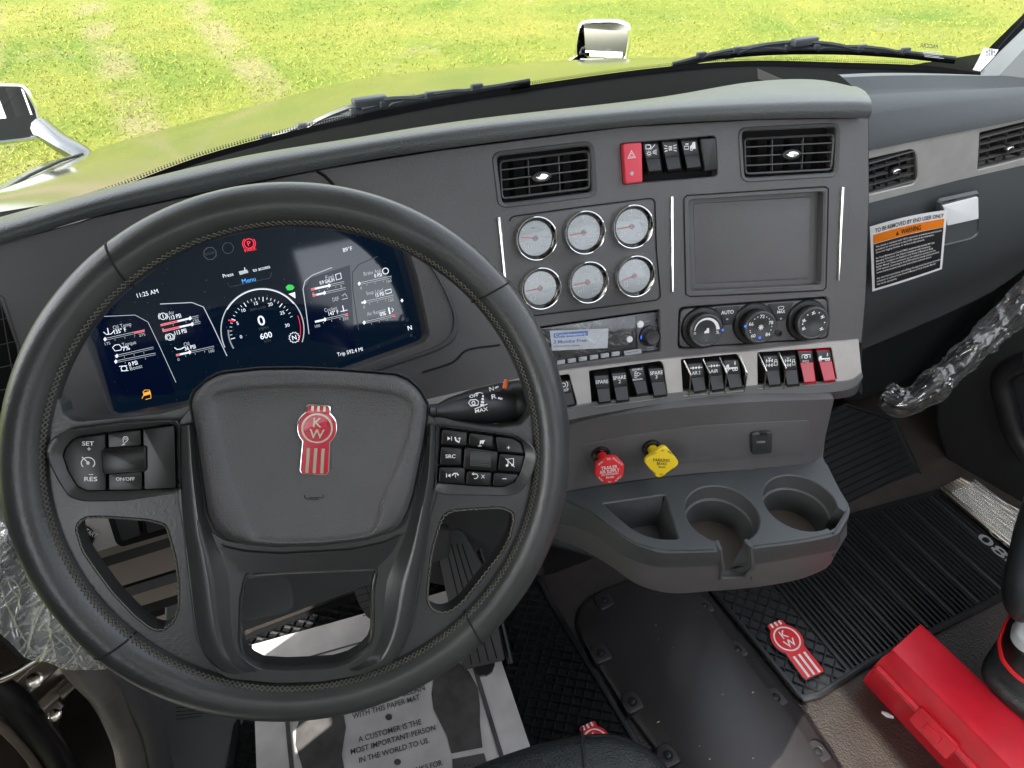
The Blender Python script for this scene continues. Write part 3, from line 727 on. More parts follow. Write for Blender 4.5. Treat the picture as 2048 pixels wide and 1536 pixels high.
# ---------------- rocker switches
def rocker(surf, q, base='key', plate='plate', icons=None, name='rocker_switch', split=.47, h=(0.001, .003, .010), parent=None, label=None, topext=10):
    c = bilerp(q, .5, .5); pl = surf.at(*c); P = [Vector(pl.loc(*a)) for a in q]
    def pt(s, t, z):
        x, y = bilerp(q, s, t); return pl.hit(x, y, z)
    prof = [(-.22, -.009), (-.02, h[0]-.0005), (0, h[0]), (.22, h[1]*.75), (split, h[1]), (split+.02, h[1]-.0004), (split+.04, h[1]), (.8, (h[1]+h[2])*.55), (.97, h[2]), (1.0, h[2]-.0006), (1.05, h[2]-.004), (1.10, -.008)]
    cols = [(-.04, -.012), (-.02, -.002), (.05, 0), (.95, 0), (1.02, -.002), (1.04, -.012)]
    rows = []
    for t, z in prof: rows.append([pt(s, min(t, 1.12), z+dz if dz > -.01 else -.012) for s, dz in cols])
    mb = MB(); ms = [base]*(len(prof)-1)
    for i in (2, 3): ms[i] = plate
    mb.loft(rows, ms); o = mb.build(name, parent or DB, 40)
    if label: o['label'] = label
    if icons:
        g = MB(); tp = Pl(pt(.5, .22, h[1]*.75+.0007), (pt(1, .22, 0)-pt(0, .22, 0)).cross(pt(.5, 0, h[0])-pt(.5, split, h[1])).normalized(), pt(.5, 0, h[0])-pt(.5, split, h[1]))
        d = (P[1]-P[0]); sx = d.length; sy = (P[3]-P[0]).length*split
        # local icon canvas: x,y in [-1,1] over the plate
        rdir = (pt(1, .22, 0)-pt(0, .22, 0)).normalized(); cp = Pl.__new__(Pl); cp.o = tp.o; cp.r = rdir; cp.n = tp.n; cp.u = tp.n.cross(rdir)
        icons(g, cp, sx/2*.92, sy/2*.92); g.build('marking', o)
    return o
def T(g, pl, s, x, y, h, m='white', w_=None, bold=True):
    v, f, x0, x1 = textmesh(s, bold); sc = h/.69; sx = sc if w_ is None else w_/(x1-x0); xm = (x0+x1)/2
    g.add([pl.W(x+(q[0]-xm)*sx, y+(q[1]-.345)*sc, 0) for q in v], f, m)
def St(g, pl, pts, w_, m='white', closed=False, sx=1, sy=1): g.stroke(pl, [(a*sx, b*sy) for a, b in pts], w_, 0, m, closed)
def words(*ls):
    def fn(g, pl, sx, sy):
        n = len(ls)
        for i, s in enumerate(ls): T(g, pl, s, 0, (-(i-(n-1)/2))*sy*.62, sy*.55, w_=(sx*1.9 if len(s) > 3 else None))
    return fn
def ic_lights(g, pl, sx, sy):
    St(g, pl, circle(-.35, .5, .3, 12, 90, -90)+[(-.75, .2), (-.75, .8)], sx*.14, 'white', True, sx, sy); St(g, pl, [(-.1, .1), (.55, .8)], sx*.1, 'white', False, sx, sy)
    St(g, pl, circle(-.35, -.45, .2, 12), sx*.1, 'white', True, sx, sy)
    for k in range(8): a = k*math.pi/4; St(g, pl, [(-.35+.3*math.cos(a), -.45+.3*math.sin(a)), (-.35+.42*math.cos(a), -.45+.42*math.sin(a))], sx*.08, 'white', False, sx, sy)
    for k in (-.2, 0, .2): St(g, pl, [(.2, -.3+k*.6), (.75, -.3+k*1.6)], sx*.09, 'white', False, sx, sy)
def ic_park(g, pl, sx, sy):
    for s in (-1, 1):
        St(g, pl, [(s*.18+s*.2*math.cos(a/8*math.pi-math.pi/2)*-1, .3*math.sin(a/8*math.pi-math.pi/2)) for a in range(9)], sx*.1, 'white', True, sx, sy)
        for k in (-.3, 0, .3): St(g, pl, [(s*.42, k), (s*.85, k*1.5)], sx*.1, 'white', False, sx, sy)
def ic_truck(g, pl, sx, sy):
    g.flat(pl, [(a*sx, b*sy) for a, b in [(.0, -.25), (.0, .1), (.25, .35), (.35, .7), (.7, .7), (.75, -.3)]], 0, 'white')
    St(g, pl, circle(.2, -.3, .18, 10), sx*.1, 'white', True, sx, sy); St(g, pl, [(-.75, -.3), (-.75, .15), (-.2, .15), (-.2, -.3)], sx*.1, 'white', True, sx, sy); St(g, pl, [(-.6, .45), (-.2, .45)], sx*.16, 'white', False, sx, sy)
def ic_axle(g, pl, sx, sy):
    for y in (.3, -.35): 
        for x in (-.7, -.3, .1): St(g, pl, [(x, y-.22), (x, y+.22)], sx*.16, 'white', False, sx, sy)
        St(g, pl, [(-.7, y), (.1, y)], sx*.08, 'white', False, sx, sy)
    St(g, pl, [(-.5, .75), (-.3, .6), (-.1, .75)], sx*.09, 'white', False, sx, sy); St(g, pl, [(.4, .1), (.4, -.4), (.85, -.4), (.85, .1)], sx*.12, 'white', True, sx, sy)
    St(g, pl, [(.48, .1), (.48, .4), (.77, .4), (.77, .1)], sx*.09, 'white', False, sx, sy)
def ic_air(txt):
    def fn(g, pl, sx, sy):
        g.flat(pl, circle(0, .35*sy, .16*sx, 10), 0, 'white')
        for s in (-1, 1): g.flat(pl, [(s*.2*sx, .35*sy), (s*.5*sx, .62*sy), (s*.5*sx, .08*sy)], 0, 'white'); St(g, pl, [(s*.5, .35), (s*.9, .35)], sx*.12, 'white', False, sx, sy)
        T(g, pl, txt, 0, -.42*sy, .5*sy, w_=1.2*sx)
    return fn
def ic_susp(g, pl, sx, sy):
    g.flat(pl, [(a*sx, b*sy) for a, b in [(-.9, -.4), (-.9, .1), (-.7, .35), (-.45, .35), (-.4, -.1), (.8, -.1), (.8, -.25), (-.4, -.4)]], 0, 'white')
    for x in (-.65, .25, .6): St(g, pl, circle(x, -.45, .17, 10), sx*.1, 'white', True, sx, sy)
    St(g, pl, [(.4, .3), (.4, .8)], sx*.12, 'white', False, sx, sy); g.flat(pl, [(.25*sx, .45*sy), (.55*sx, .45*sy), (.4*sx, .15*sy)], 0, 'white')
def ic_disable(g, pl, sx, sy):
    T(g, pl, 'DISABLE', 0, .8*sy, .3*sy, w_=1.5*sx); T(g, pl, 'MANUAL', 0, -.8*sy, .3*sy, w_=1.5*sx)
    for k in range(4): St(g, pl, [(-.5, .4-k*.27), (-.1, .4-k*.27)], sx*.1, 'white', False, sx, sy)
    St(g, pl, [(0, .3), (.5, 0), (0, -.3)], sx*.12, 'white', True, sx, sy)
def ic_ebrake(g, pl, sx, sy):
    St(g, pl, circle(-.1, .35, .32, 14), sx*.12, 'white', True, sx, sy); St(g, pl, [(.3+.25*math.cos(a/6*math.pi-math.pi/2), .35+.5*math.sin(a/6*math.pi-math.pi/2)) for a in range(7)], sx*.1, 'white', False, sx, sy)
    T(g, pl, 'OFF', 0, -.6*sy, .5*sy, w_=1.2*sx)
def ic_pto(g, pl, sx, sy):
    St(g, pl, [(-.6, .1), (-.6, .7), (.6, .7), (.6, .1)], sx*.12, 'white', False, sx, sy); St(g, pl, circle(0, .3, .24, 10), sx*.12, 'white', True, sx, sy); T(g, pl, 'PTO', 0, -.55*sy, .4*sy, w_=.9*sx)
def topswitches():
    o = MB(); q = [(1241, 288), (1279, 285), (1281, 364), (1247, 368)]; pl = FAS.at(1261, 326); P = pl.L(q)
    o.prism(pl, rnd(P, .0025, 3), -.008, .007, 'redh', .0015); h = o.build('hazard_switch', DB, label='red hazard switch')
    g = MB(); c = pl.loc(1263.5, 311, .0075); 
    def tri(r): return [(c[0]+r*math.cos(R_(a)), c[1]+r*math.sin(R_(a))) for a in (90, 210, 330)]
    g.stroke(pl, tri(.0050), .0012, .0073, 'white', True); g.stroke(pl, tri(.0026), .0007, .0073, 'white', True)
    c2 = pl.loc(1264, 347, .0075); g.flat(pl, circle(c2[0], c2[1], .0021, 14), .0073, 'greyink'); g.build('marking', h)
    sw = [([(1285, 289), (1316, 288), (1324, 341), (1297, 344)], ic_lights), ([(1323, 285), (1354, 284), (1363, 337), (1335, 341)], ic_park), ([(1361.5, 282.5), (1394, 282), (1402, 334), (1374, 337.5)], ic_truck)]
    for q, ic in sw: rocker(FAS, q, icons=ic, split=.52)
    b = MB(); q = [(1397, 277), (1430, 275), (1433, 340), (1407, 344)]; pl = FAS.at(1415, 310); b.prism(pl, rnd(pl.L(q), .002, 3), -.012, .003, 'key', .002); b.build('switch_blank', DB)
topswitches()

# ---------------- gauges
def gauge_panel():
    mb = MB(); pl = FAS.at(1170, 515); q = pl.L([(1020, 434), (1306, 397), (1312, 500), (1321, 597), (1046, 633), (1030, 520)])
    q = rnd(q, [.008, .008, 0, .008, .006, 0], 5); qq = ccw(q)
    # follows the curved dash closely enough to sit 1 mm proud
    mb.prism(pl, qq, -.004, .0009, 'dash', .0008); mb.build('gauge_panel', DB)
    groove([(1020, 442), (1022, 436), (1029, 432.5), (1160, 414), (1298, 397), (1306, 398), (1310, 404), (1313, 500), (1321, 588), (1320, 595), (1314, 600), (1180, 618), (1062, 632)])
def groove(px, closed=False, r=.0007):
    P = [FAS.hit(x, y, .0009) for x, y in resamp_px(px, 10, closed)]; g = MB(); g.tube(P, r, 'seam', 6, closed=closed); g.build('seam', DB)
def resamp_px(p, st, closed): return [tuple(q) for q in resamp(p, st, closed)]
gauge_panel()
groove([(1368, 398), (1374, 391), (1505, 382.5), (1650, 373), (1657, 378), (1655, 470), (1652, 575), (1646, 581), (1510, 588), (1380, 593), (1372, 588), (1370, 500)], True)
def gauge(cx, cy, dpx, nums, needle, caps, icon, redarc=None):
    pl = FAS.at(cx, cy, .0055); a = pl.loc(cx-dpx/2, cy); b = pl.loc(cx+dpx/2, cy); R = abs(b[0]-a[0])/2*.985
    v = MB(); v.rev(pl, (0, 0), [(R, -.007), (R, .001), (R*.985, .0018), (R*.96, .0022), (R*.94, .0021), (R*.925, .0014)], 'chrome', 48)
    v.rev(pl, (0, 0), [(R*.925, .0014), (R*.85, -.001), (R*.785, -.0035)], 'ringdark', 48); o = v.build('gauge', DB, 30)
    f = MB(); f.flat(pl, circle(0, 0, R*.81, 40), -.0035, 'face')
    def pol(r, ang): return (R*r*math.cos(R_(ang)), R*r*math.sin(R_(ang)))
    for i in range(21):
        ang = 190-200*i/20; big = i % 5 == 0; f.stroke(pl, [pol(.76, ang), pol(.64 if big else .70, ang)], R*(.025 if big else .014), -.0033, 'needle' if (redarc and redarc[0] <= i <= redarc[1] and not big) else 'dialink')
    cp = Pl(pl.W(0, 0, -.0032), pl.n, pl.u)
    for (s, ang) in nums: x, y = pol(.47, ang); T(f, cp, s, x, y, R*.13, 'dialink', bold=False)
    for i, s in enumerate(caps): T(f, cp, s, R*.36, -R*(.22+.17*i), R*.12, 'dialink', bold=False)
    if icon == 'turbo': f.stroke(cp, circle(-R*.4, -R*.38, R*.13, 12), R*.025, 0, 'dialink', True); f.stroke(cp, [(-R*.4, -R*.22), (-R*.15, -R*.22)], R*.03, 0, 'dialink')
    elif icon == 'axle':
        for k in (-.5, -.42, -.34): f.stroke(cp, [(R*k, -R*.45), (R*k, -R*.3)], R*.03, 0, 'dialink')
        f.stroke(cp, [(-R*.55, -R*.15), (-R*.48, -R*.1), (-R*.4, -R*.16), (-R*.33, -R*.1)], R*.025, 0, 'dialink'); f.stroke(cp, [(-R*.22, -R*.45), (-R*.22, -R*.1)], R*.03, 0, 'dialink')
    elif icon == 'fuel': f.stroke(cp, [(-R*.5, -R*.45), (-R*.5, -R*.2), (-R*.36, -R*.2), (-R*.36, -R*.45)], R*.03, 0, 'dialink', True)
    elif icon == 'air':
        for k in range(4): f.stroke(cp, [(-R*.55, -R*(.15+.08*k)), (-R*.45, -R*(.15+.08*k))], R*.03, 0, 'dialink')
        f.stroke(cp, [(-R*.38, -R*.2), (-R*.26, -R*.27), (-R*.38, -R*.34)], R*.025, 0, 'dialink', True)
    else: f.stroke(cp, [(-R*.55, -R*.35), (-R*.45, -R*.45), (-R*.3, -R*.45), (-R*.2, -R*.32)], R*.025, 0, 'dialink'); f.stroke(cp, [(-R*.38, -R*.4), (-R*.38, -R*.15)], R*.03, 0, 'dialink')
    f.build('dial', o)
    n = MB(); x, y = pol(.70, needle); tx, ty = pol(.12, needle+180); n.rev(pl, (0, 0), [(R*.13, -.0034), (R*.12, -.0027), (R*.02, -.0026)], mat('needle_hub', (.36, .36, .39), .3), 20, cap=True)
    n.stroke(pl, [(tx, ty), (x, y)], R*.04, -.0025, 'needle'); n.build('needle', o)
    g = MB(); g.rev(pl, (0, 0), [(R*.80, -.0022), (R*.4, -.0016), (R*.01, -.0015)], 'glass', 32, cap=True); g.build('lens', o)
gauge(1070, 476.5, 86.5, [('100', 195), ('150', 150), ('200', 98), ('250', 45), ('300', 0)], 168, ['OIL', 'TEMP'], 'oil', (16, 20))
gauge(1166.7, 464.7, 84.5, [('100', 172), ('200', 95), ('300', 8)], 183, ['FRNT', 'DRV', 'AXLE'], 'axle', (13, 19))
gauge(1262.7, 452.8, 84.3, [('10', 140), ('20', 100), ('30', 48), ('40', 5)], 183, ['AIR', 'FILT'], 'air')
gauge(1079.5, 575.8, 83.8, [('0', 178), ('20', 140), ('40', 98), ('60', 48), ('80', 5)], 183, ['BOOST'], 'turbo')
gauge(1174, 563.7, 82.4, [('100', 172), ('200', 95), ('300', 8)], 183, ['REAR', 'DRV', 'AXLE'], 'axle', (13, 19))
gauge(1267.5, 551.5, 81.2, [('5', 150), ('10', 100), ('15', 50), ('20', 0)], 192, ['FUEL', 'FILTER'], 'fuel')
def strips():
    for p in ([(996.5, 434), (1004, 500), (1010, 562)], [(1343.3, 393), (1345, 583)], [(1684.5, 374), (1676, 560)]):
        P = [FAS.hit(*q)+FAS.normal(*q)*.001 for q in p]; mb = MB(); mb.tube(P, .0024, 'chrome', 10); mb.build('chrome_strip', DB)
strips()

# ---------------- radio
def radio():
    pl = FAS.at(1200, 675, -.006); mb = MB(); q = pl.L([(1016, 666), (1318, 622), (1320, 702), (1036, 742)])
    mb.prism(pl, rnd(q, .002, 3), -.004, 0, 'gloss', .0006); o = mb.build('radio', DB)
    b = MB(); b.prism(pl, rnd(pl.L([(1271, 632), (1317, 624), (1318.5, 650), (1319, 698), (1275, 704), (1273, 660)]), .001, 2), 0, .0008, mat('radio_panel', (.10, .10, .11), .3), .0003)
    b.build('side_panel', o)
    g = MB(); g.prism(pl, pl.L([(1099, 661), (1216.5, 656), (1214.4, 695.5), (1104, 701)]), .0006, .0010, 'label')
    g.polypx(pl, [(1107, 666.5), (1176, 661.5), (1176, 671), (1107.5, 676)], .0012, 'blueink'); g.text(pl, 'Complimentary', 1141.5, 668.8, 5, .0014, 'white', -.07, 62, True)
    g.text(pl, '3 Months Free', 1140.5, 682, 6.5, .0013, 'blueink', -.06, 66, True); g.text(pl, 'ACTIVATE TO START LISTENING', 1133, 692, 3, .0013, 'blackink', -.05, 52)
    g.build('sticker', o)
    f = MB()   # crumpled protective film
    rng = random.Random(5); rows = []
    for j in range(50):
        row = []
        for i in range(140):
            s, t = i/139, j/49; x, y = bilerp([(1050, 662), (1268, 630), (1268, 692), (1095, 722)], s, t); q = pl.hit(x, y); nn = crease((s*6+3, t*2+s*3, 1.3), .1)+.6*crease((s*12, t*3-s*5, 5), .1)+.5*noise.noise((s*5, t*2, 8))
            row.append(q+pl.n*(.0022+.0016*nn))
        rows.append(row)
    f.loft(rows, 'filmr'); f.build('protective_film', o, 20)
    for i, x in enumerate((1121, 1142.7, 1165, 1187, 1208.8, 1230.3)):
        y = 724-(x-1121)*.153; k = MB(); k.prism(pl, rnd(pl.L([(x-8, y-3), (x+8, y-5.2), (x+8, y+2.8), (x-8, y+5)]), .0006, 2), 0, .0022, 'greyink', .0005)
        k.text(pl, str(i+1), x-5, y+.3, 3, .0024, 'blackink', -.15); r = k.build('button', o)
    k = MB(); k.prism(pl, rnd(pl.L([(1247, 702), (1281, 697), (1282, 706), (1248, 711)]), .0006, 2), 0, .0022, 'greyink', .0005); k.text(pl, 'TUNE MENU', 1264.5, 704, 3, .0024, 'blackink', -.15, 26); k.build('button', o)
    for x, y, r in ((1279.5, 648, 7), (1258, 678, 6.3)):
        k = MB(); c = pl.loc(x, y); rr = abs(pl.loc(x+r, y)[0]-c[0]); k.rev(pl, c, [(rr, 0), (rr, .002), (rr*.85, .003)], 'whiteg', 20, cap=True); k.build('button', o)
    k = MB(); c = pl.loc(1297, 671); rr = abs(pl.loc(1297+20, 671)[0]-c[0]); prof = [(rr, 0), (rr*.96, .004), (rr*.72, .005)]
    k.rev(pl, c, prof, 'black', 32); k.rev(pl, c, [(rr*.72, .004), (rr*.68, .012), (rr*.6, .0135), (rr*.3, .0128)], 'trim', 32, cap=True)
    for i in range(10): a = i*math.pi/5; k.stroke(pl, [(c[0]+rr*.78*math.cos(a), c[1]+rr*.78*math.sin(a)), (c[0]+rr*.93*math.cos(a), c[1]+rr*.93*math.sin(a))], .002, .0052, 'key')
    k.stroke(pl, [(c[0]-rr*.95, c[1]-.001), (c[0]-rr*.9, c[1]+.003)], .0012, .0056, 'blue'); k.build('knob', o)
    k = MB()
    for x, y in ((1312, 640), (1313, 692)): c = pl.loc(x, y); k.flat(pl, circle(c[0], c[1], .0016, 12), .0011, 'void')
    k.text(pl, 'Mute', 1301, 694.5, 3.2, .0012, 'greyink', -.13, 12); k.text(pl, 'SOURCE', 1301, 699.5, 2.6, .0012, 'greyink', -.13, 14); k.text(pl, 'AM/FM', 1293, 643, 2.4, .0012, 'greyink', -.13, 11); k.build('marking', o)
radio()

# ---------------- climate controls
def hvac():
    pl = FAS.at(1507, 646, -.0015); mb = MB(); q = pl.L([(1361, 618), (1655, 597), (1655, 675), (1358, 695)])
    mb.prism(pl, rnd(q, .008, 4), -.006, .0006, 'dash', .0008); o = mb.build('climate_panel', DB)
    for q, txt, ty in (([(1430, 616), (1479, 612), (1463, 648), (1442, 649.5)], 'AUTO', 624.5), ([(1536, 608.5), (1586, 605), (1569, 639.5), (1553, 641)], 'MAX', 623.5)):
        b = MB(); b.prism(pl, rnd(inset(pl.L(q), -.0004), .0008, 2), 0, .0007, 'seam'); b.prism(pl, rnd(pl.L(q), .0008, 2), 0, .0016, 'trim', .0004)
        cx = sum(a[0] for a in q)/4+1; b.text(pl, txt, cx+.5, ty, 7.2 if txt == 'AUTO' else 5.5, .0018, 'white', -.07, 25 if txt == 'AUTO' else 16, True); b.text(pl, '\u00b7', cx, ty+15, 6, .0018, 'greyink', -.07)
        b.strokepx(pl, [(cx-2, ty+14), (cx+2, ty+13.7)], 3, .0018, 'greyink')
        if txt == 'MAX': b.strokepx(pl, [(cx-6, 614.5), (cx, 612.5), (cx+6, 613.5), (cx+4, 618.5), (cx-4, 619)], 1.1, .0018, 'white', True)
        b.build('button', o)
    def knob(bx, by, br, cx, cy, cr, kind):
        kb = pl.loc(bx, by); rb = abs(pl.loc(bx+br, by)[0]-kb[0]); 
        # find protrusion so that the cap lands at its pixel centre
        best = min(((Vector(pl.loc(cx, cy, h/2000))-Vector(kb)).length, h/2000) for h in range(0, 60)); H = best[1]; rc = abs(pl.loc(cx+cr, cy, H)[0]-pl.loc(cx, cy, H)[0]); c = pl.loc(cx, cy, H)
        c = ((c[0]+kb[0])/2, (c[1]+kb[1])/2) if best[0] > .002 else c
        k = MB(); k.rev(pl, c, [(rb, .0004), (rb*.98, .003), (rb*.93, .0045), (rc*1.0, .0052)], 'black', 40)
        k.rev(pl, c, [(rc*.97, .004), (rc*.97, H-.004)], 'black', 40)
        n = 30; rows = []
        for z, f in ((H-.006, 1.0), (H-.002, 1.03), (H, 1.0)): rows.append([pl.W(c[0]+rc*f*(1+(.03 if j % 2 else 0))*math.cos(2*math.pi*j/60), c[1]+rc*f*(1+(.03 if j % 2 else 0))*math.sin(2*math.pi*j/60), z) for j in range(60)])
        k.loft(rows, 'trim', closed=True); k.rev(pl, c, [(rc, H), (rc*.93, H+.0008), (rc*.9, H+.0004), (rc*.88, H)], 'slat', 40)
        k.rev(pl, c, [(rc*.88, H), (rc*.4, H), (rc*.3, H-.001)], 'trim', 40, cap=True); r = k.build('knob', o)
        g = MB(); cp = Pl(pl.W(c[0], c[1], H+.0004), pl.n, pl.u)
        def pol(rr, a): return (rc*rr*math.cos(R_(a)), rc*rr*math.sin(R_(a)))
        if kind == 'fan':
            P = [pol(.72, a) for a in range(178, 0, -8)]; L = [pol(.72+.05*(1-i/len(P))*0+.02+.09*i/len(P), 178-8*i) for i in range(len(P))]; L2 = [pol(.70-.09*i/len(P), 178-8*i) for i in range(len(P))]
            for i in range(len(P)-1): g.flat(cp, [L[i], L[i+1], L2[i+1], L2[i]], 0, 'white')
            T(g, cp, 'O', *pol(.72, 190), rc*.13); T(g, cp, '%', *pol(.72, -12), rc*.2)
            g.flat(cp, [(-rc*.12, -rc*.05), (0, rc*.02), (rc*.02, rc*.14), (rc*.16, rc*.14), (rc*.18, -rc*.16), (-rc*.12, -rc*.16)], 0, 'white'); T(g, cp, '=', 0, -rc*.62, rc*.08, 'greyink')
        elif kind == 'temp':
            for s, a in (('60', 228), ('66', 158), ('72', 86), ('78', 22), ('84', -45)): T(g, cp, s, *pol(.68, a), rc*.21)
            for a in (193, 178+30-5, 128, 110, 62, 45, 0, -18): x, y = pol(.7, a); g.flat(cp, circle(x, y, rc*.035, 8), 0, 'white')
            for k_ in range(4): a = k_*45; g.stroke(cp, [pol(.17, a), pol(.17, a+180)], rc*.05, 0, 'white')
            x, y = pol(.66, -92); g.stroke(cp, circle(x, y, rc*.06, 4, 45, 405), rc*.07, 0, 'blue', True)
        else:
            for a in (205, 160, 95, 35, -35):
                x, y = pol(.66, a); g.stroke(cp, [(x-rc*.12, y+rc*.02), (x-rc*.02, y), (x+rc*.02, y+rc*.1)], rc*.07, 0, 'white'); g.stroke(cp, [(x-rc*.1, y-rc*.1), (x+rc*.12, y-rc*.02)], rc*.05, 0, 'white')
            for a in (180, 128, 65, 0): x, y = pol(.7, a); g.flat(cp, circle(x, y, rc*.045, 8), 0, 'white')
        x, y = pol(1.02, {'fan': -2, 'temp': 172, 'mode': 200}[kind])
        if kind != 'mode': g.flat(cp, circle(x, y, rc*.085, 4, 45, 405), .0003, 'blue')
        g.build('marking', r)
    knob(1404.5, 653, 42, 1412.5, 661, 32, 'fan'); knob(1506.5, 645, 41, 1521.5, 654.5, 31, 'temp'); knob(1612, 639, 40, 1627, 646.5, 31, 'mode')
    k = MB(); c = pl.loc(1557, 666); k.rev(pl, c, [(.0042, .0005), (.004, .002), (.0022, .0022), (.002, .0008)], 'black', 20, cap=True); k.build('sensor', o)
hvac()

# ---------------- silver switch strip
S_TOP = [(800, 815), (850, 803), (1002, 768), (1120, 744), (1240, 729), (1360, 716), (1440, 708), (1516, 701), (1613, 689), (1690, 683), (1717, 680)]
S_BOT = [(800, 905), (850, 885), (1010, 850), (1140, 812.5), (1250, 797), (1360, 783.5), (1430, 777), (1496, 771), (1613, 765), (1695, 760), (1723, 744)]
def strip():
    n = 90; top = catmull(S_TOP, n); bot = catmull(S_BOT, n)
    mb = MB(); outl = [tuple(q) for q in top]+[tuple(q) for q in reversed(bot)]
    pk = [[(1106, 752), (1139, 747.5), (1155, 807), (1149, 820), (1118, 826)], [(1177, 741), (1322, 721), (1328, 730), (1336, 788), (1326, 797), (1188, 815), (1183, 808)], [(1361, 718), (1475, 707), (1493, 742), (1490, 782), (1366, 793)], [(1514, 704), (1664, 694), (1675, 758), (1662, 768), (1515, 778)]]
    sf = FAS
    class Off:
        def hit(s, x, y): return FAS.hit(x, y, .004)
        def normal(s, x, y): return FAS.normal(x, y)
    mb.panel(Off(), outl, [rpx(q, 4, 2) for q in pk], 'silver', depth=.016, outd=.006, wallm='void', lip=1.2); mb.build('silver_switch_strip', DB)
    for h in pk: c = MB(); hh = inset(h, -3); c.add([FAS.hit(*q)-FAS.normal(*q)*.011 for q in hh], [tuple(range(len(hh)))], 'void'); c.build('cavity', DB)
    b2 = catmull([(800, 932), (850, 915), (1010, 872), (1139, 840), (1250, 819), (1360, 803), (1500, 792), (1613, 787), (1682, 782), (1712, 772), (1726, 752)], n)
    b3 = catmull([(800, 945), (850, 930), (1010, 892), (1137, 853), (1250, 833), (1360, 817), (1500, 805), (1613, 801), (1680, 797), (1708, 790), (1722, 775)], n)
    A = [FAS.hit(q.x, q.y, .003) for q in bot]; B = [FAS.hit(q.x, q.y, .001) for q in b2]; C = [FAS.hit(q.x, q.y, -.012) for q in b3]; D = [q+Vector((0, .05, -.004)) for q in C]
    l = MB(); l.loft([A, [a.lerp(b, .06)+Vector((0, -.001, 0)) for a, b in zip(A, B)], B, C, D], [MATS['trim_mid'] if 'trim_mid' in MATS else mat('trim_mid', (.16, .16, .162), .45, bump=.15, bscale=900), MATS['trim_mid'], M['dash2'], M['black']]); l.build('lower_lip', DB, 25)
    # right flank of the centre stack
    e = MB(); px = [(1737, 236), (1738, 400), (1732, 600), (1724, 680), (1724, 745), (1724, 790)]; P = [FAS.hit(*q, -.001) for q in px]
    e.loft([P, [q+Vector((.004, .012, 0)) for q in P], [q+Vector((.006, .20, 0)) for q in P]], 'dash'); e.build('stack_flank', DB, 60)
    for q, ic in (([(1112, 765), (1141, 761), (1150, 809), (1122, 815)], ic_ebrake), ([(1187.5, 753), (1217, 751), (1222, 803), (1198, 806)], words('SPARE')), ([(1222.5, 748.5), (1252, 745.5), (1258.5, 800), (1233, 803)], words('SPARE', '2')),
                  ([(1257.5, 739), (1287, 736), (1297, 786), (1274, 790)], ic_disable), ([(1296, 739), (1325, 736.5), (1334, 790), (1308, 793)], words('SPARE', '3')),
                  ([(1375, 729), (1405, 727), (1412.5, 781), (1388, 785)], ic_air('AIR 2')), ([(1412, 725), (1440.5, 723), (1449.5, 778), (1424, 782)], ic_air('AIR')), ([(1446.5, 722), (1477.5, 720), (1485, 774.5), (1459, 778)], ic_susp),
                  ([(1525.5, 713.5), (1556, 712), (1562, 769), (1538, 772)], ic_axle), ([(1564, 713.5), (1591, 711.5), (1598.5, 769), (1574, 771)], ic_axle)):
        rocker(FAS, q, icons=ic)
    for q, ic in (([(1595, 704), (1624, 703), (1632, 764), (1608.5, 766)], ic_pto), ([(1632, 702.5), (1661, 701), (1671, 760.5), (1648, 763)], ic_susp)):
        rocker(FAS, q, base='redsw', plate='plate', icons=ic, split=.34, label='switch under a translucent red cover')
    for pts in ([(1368.5, 721), (1381, 750), (1379, 793)], [(1406.5, 718), (1419.5, 746), (1418, 789)], [(1440, 715), (1453, 746), (1450, 787)], [(1478, 710), (1493.5, 746), (1489, 783)], [(1516.7, 707), (1532.5, 742), (1528.5, 779)], [(1557, 705), (1571.5, 736), (1567.5, 777)]):
        g = MB(); hs = (.002, .015, .003); P = []
        for (x, y), h in zip(pts, hs):
            q = FAS.hit(x, y, h); P.append(q)
        g.tube([P[0], P[0].lerp(P[1], .8), P[1], P[1].lerp(P[2], .2), P[2]], .0011, 'steel', 6); g.build('switch_guard', DB)
strip()

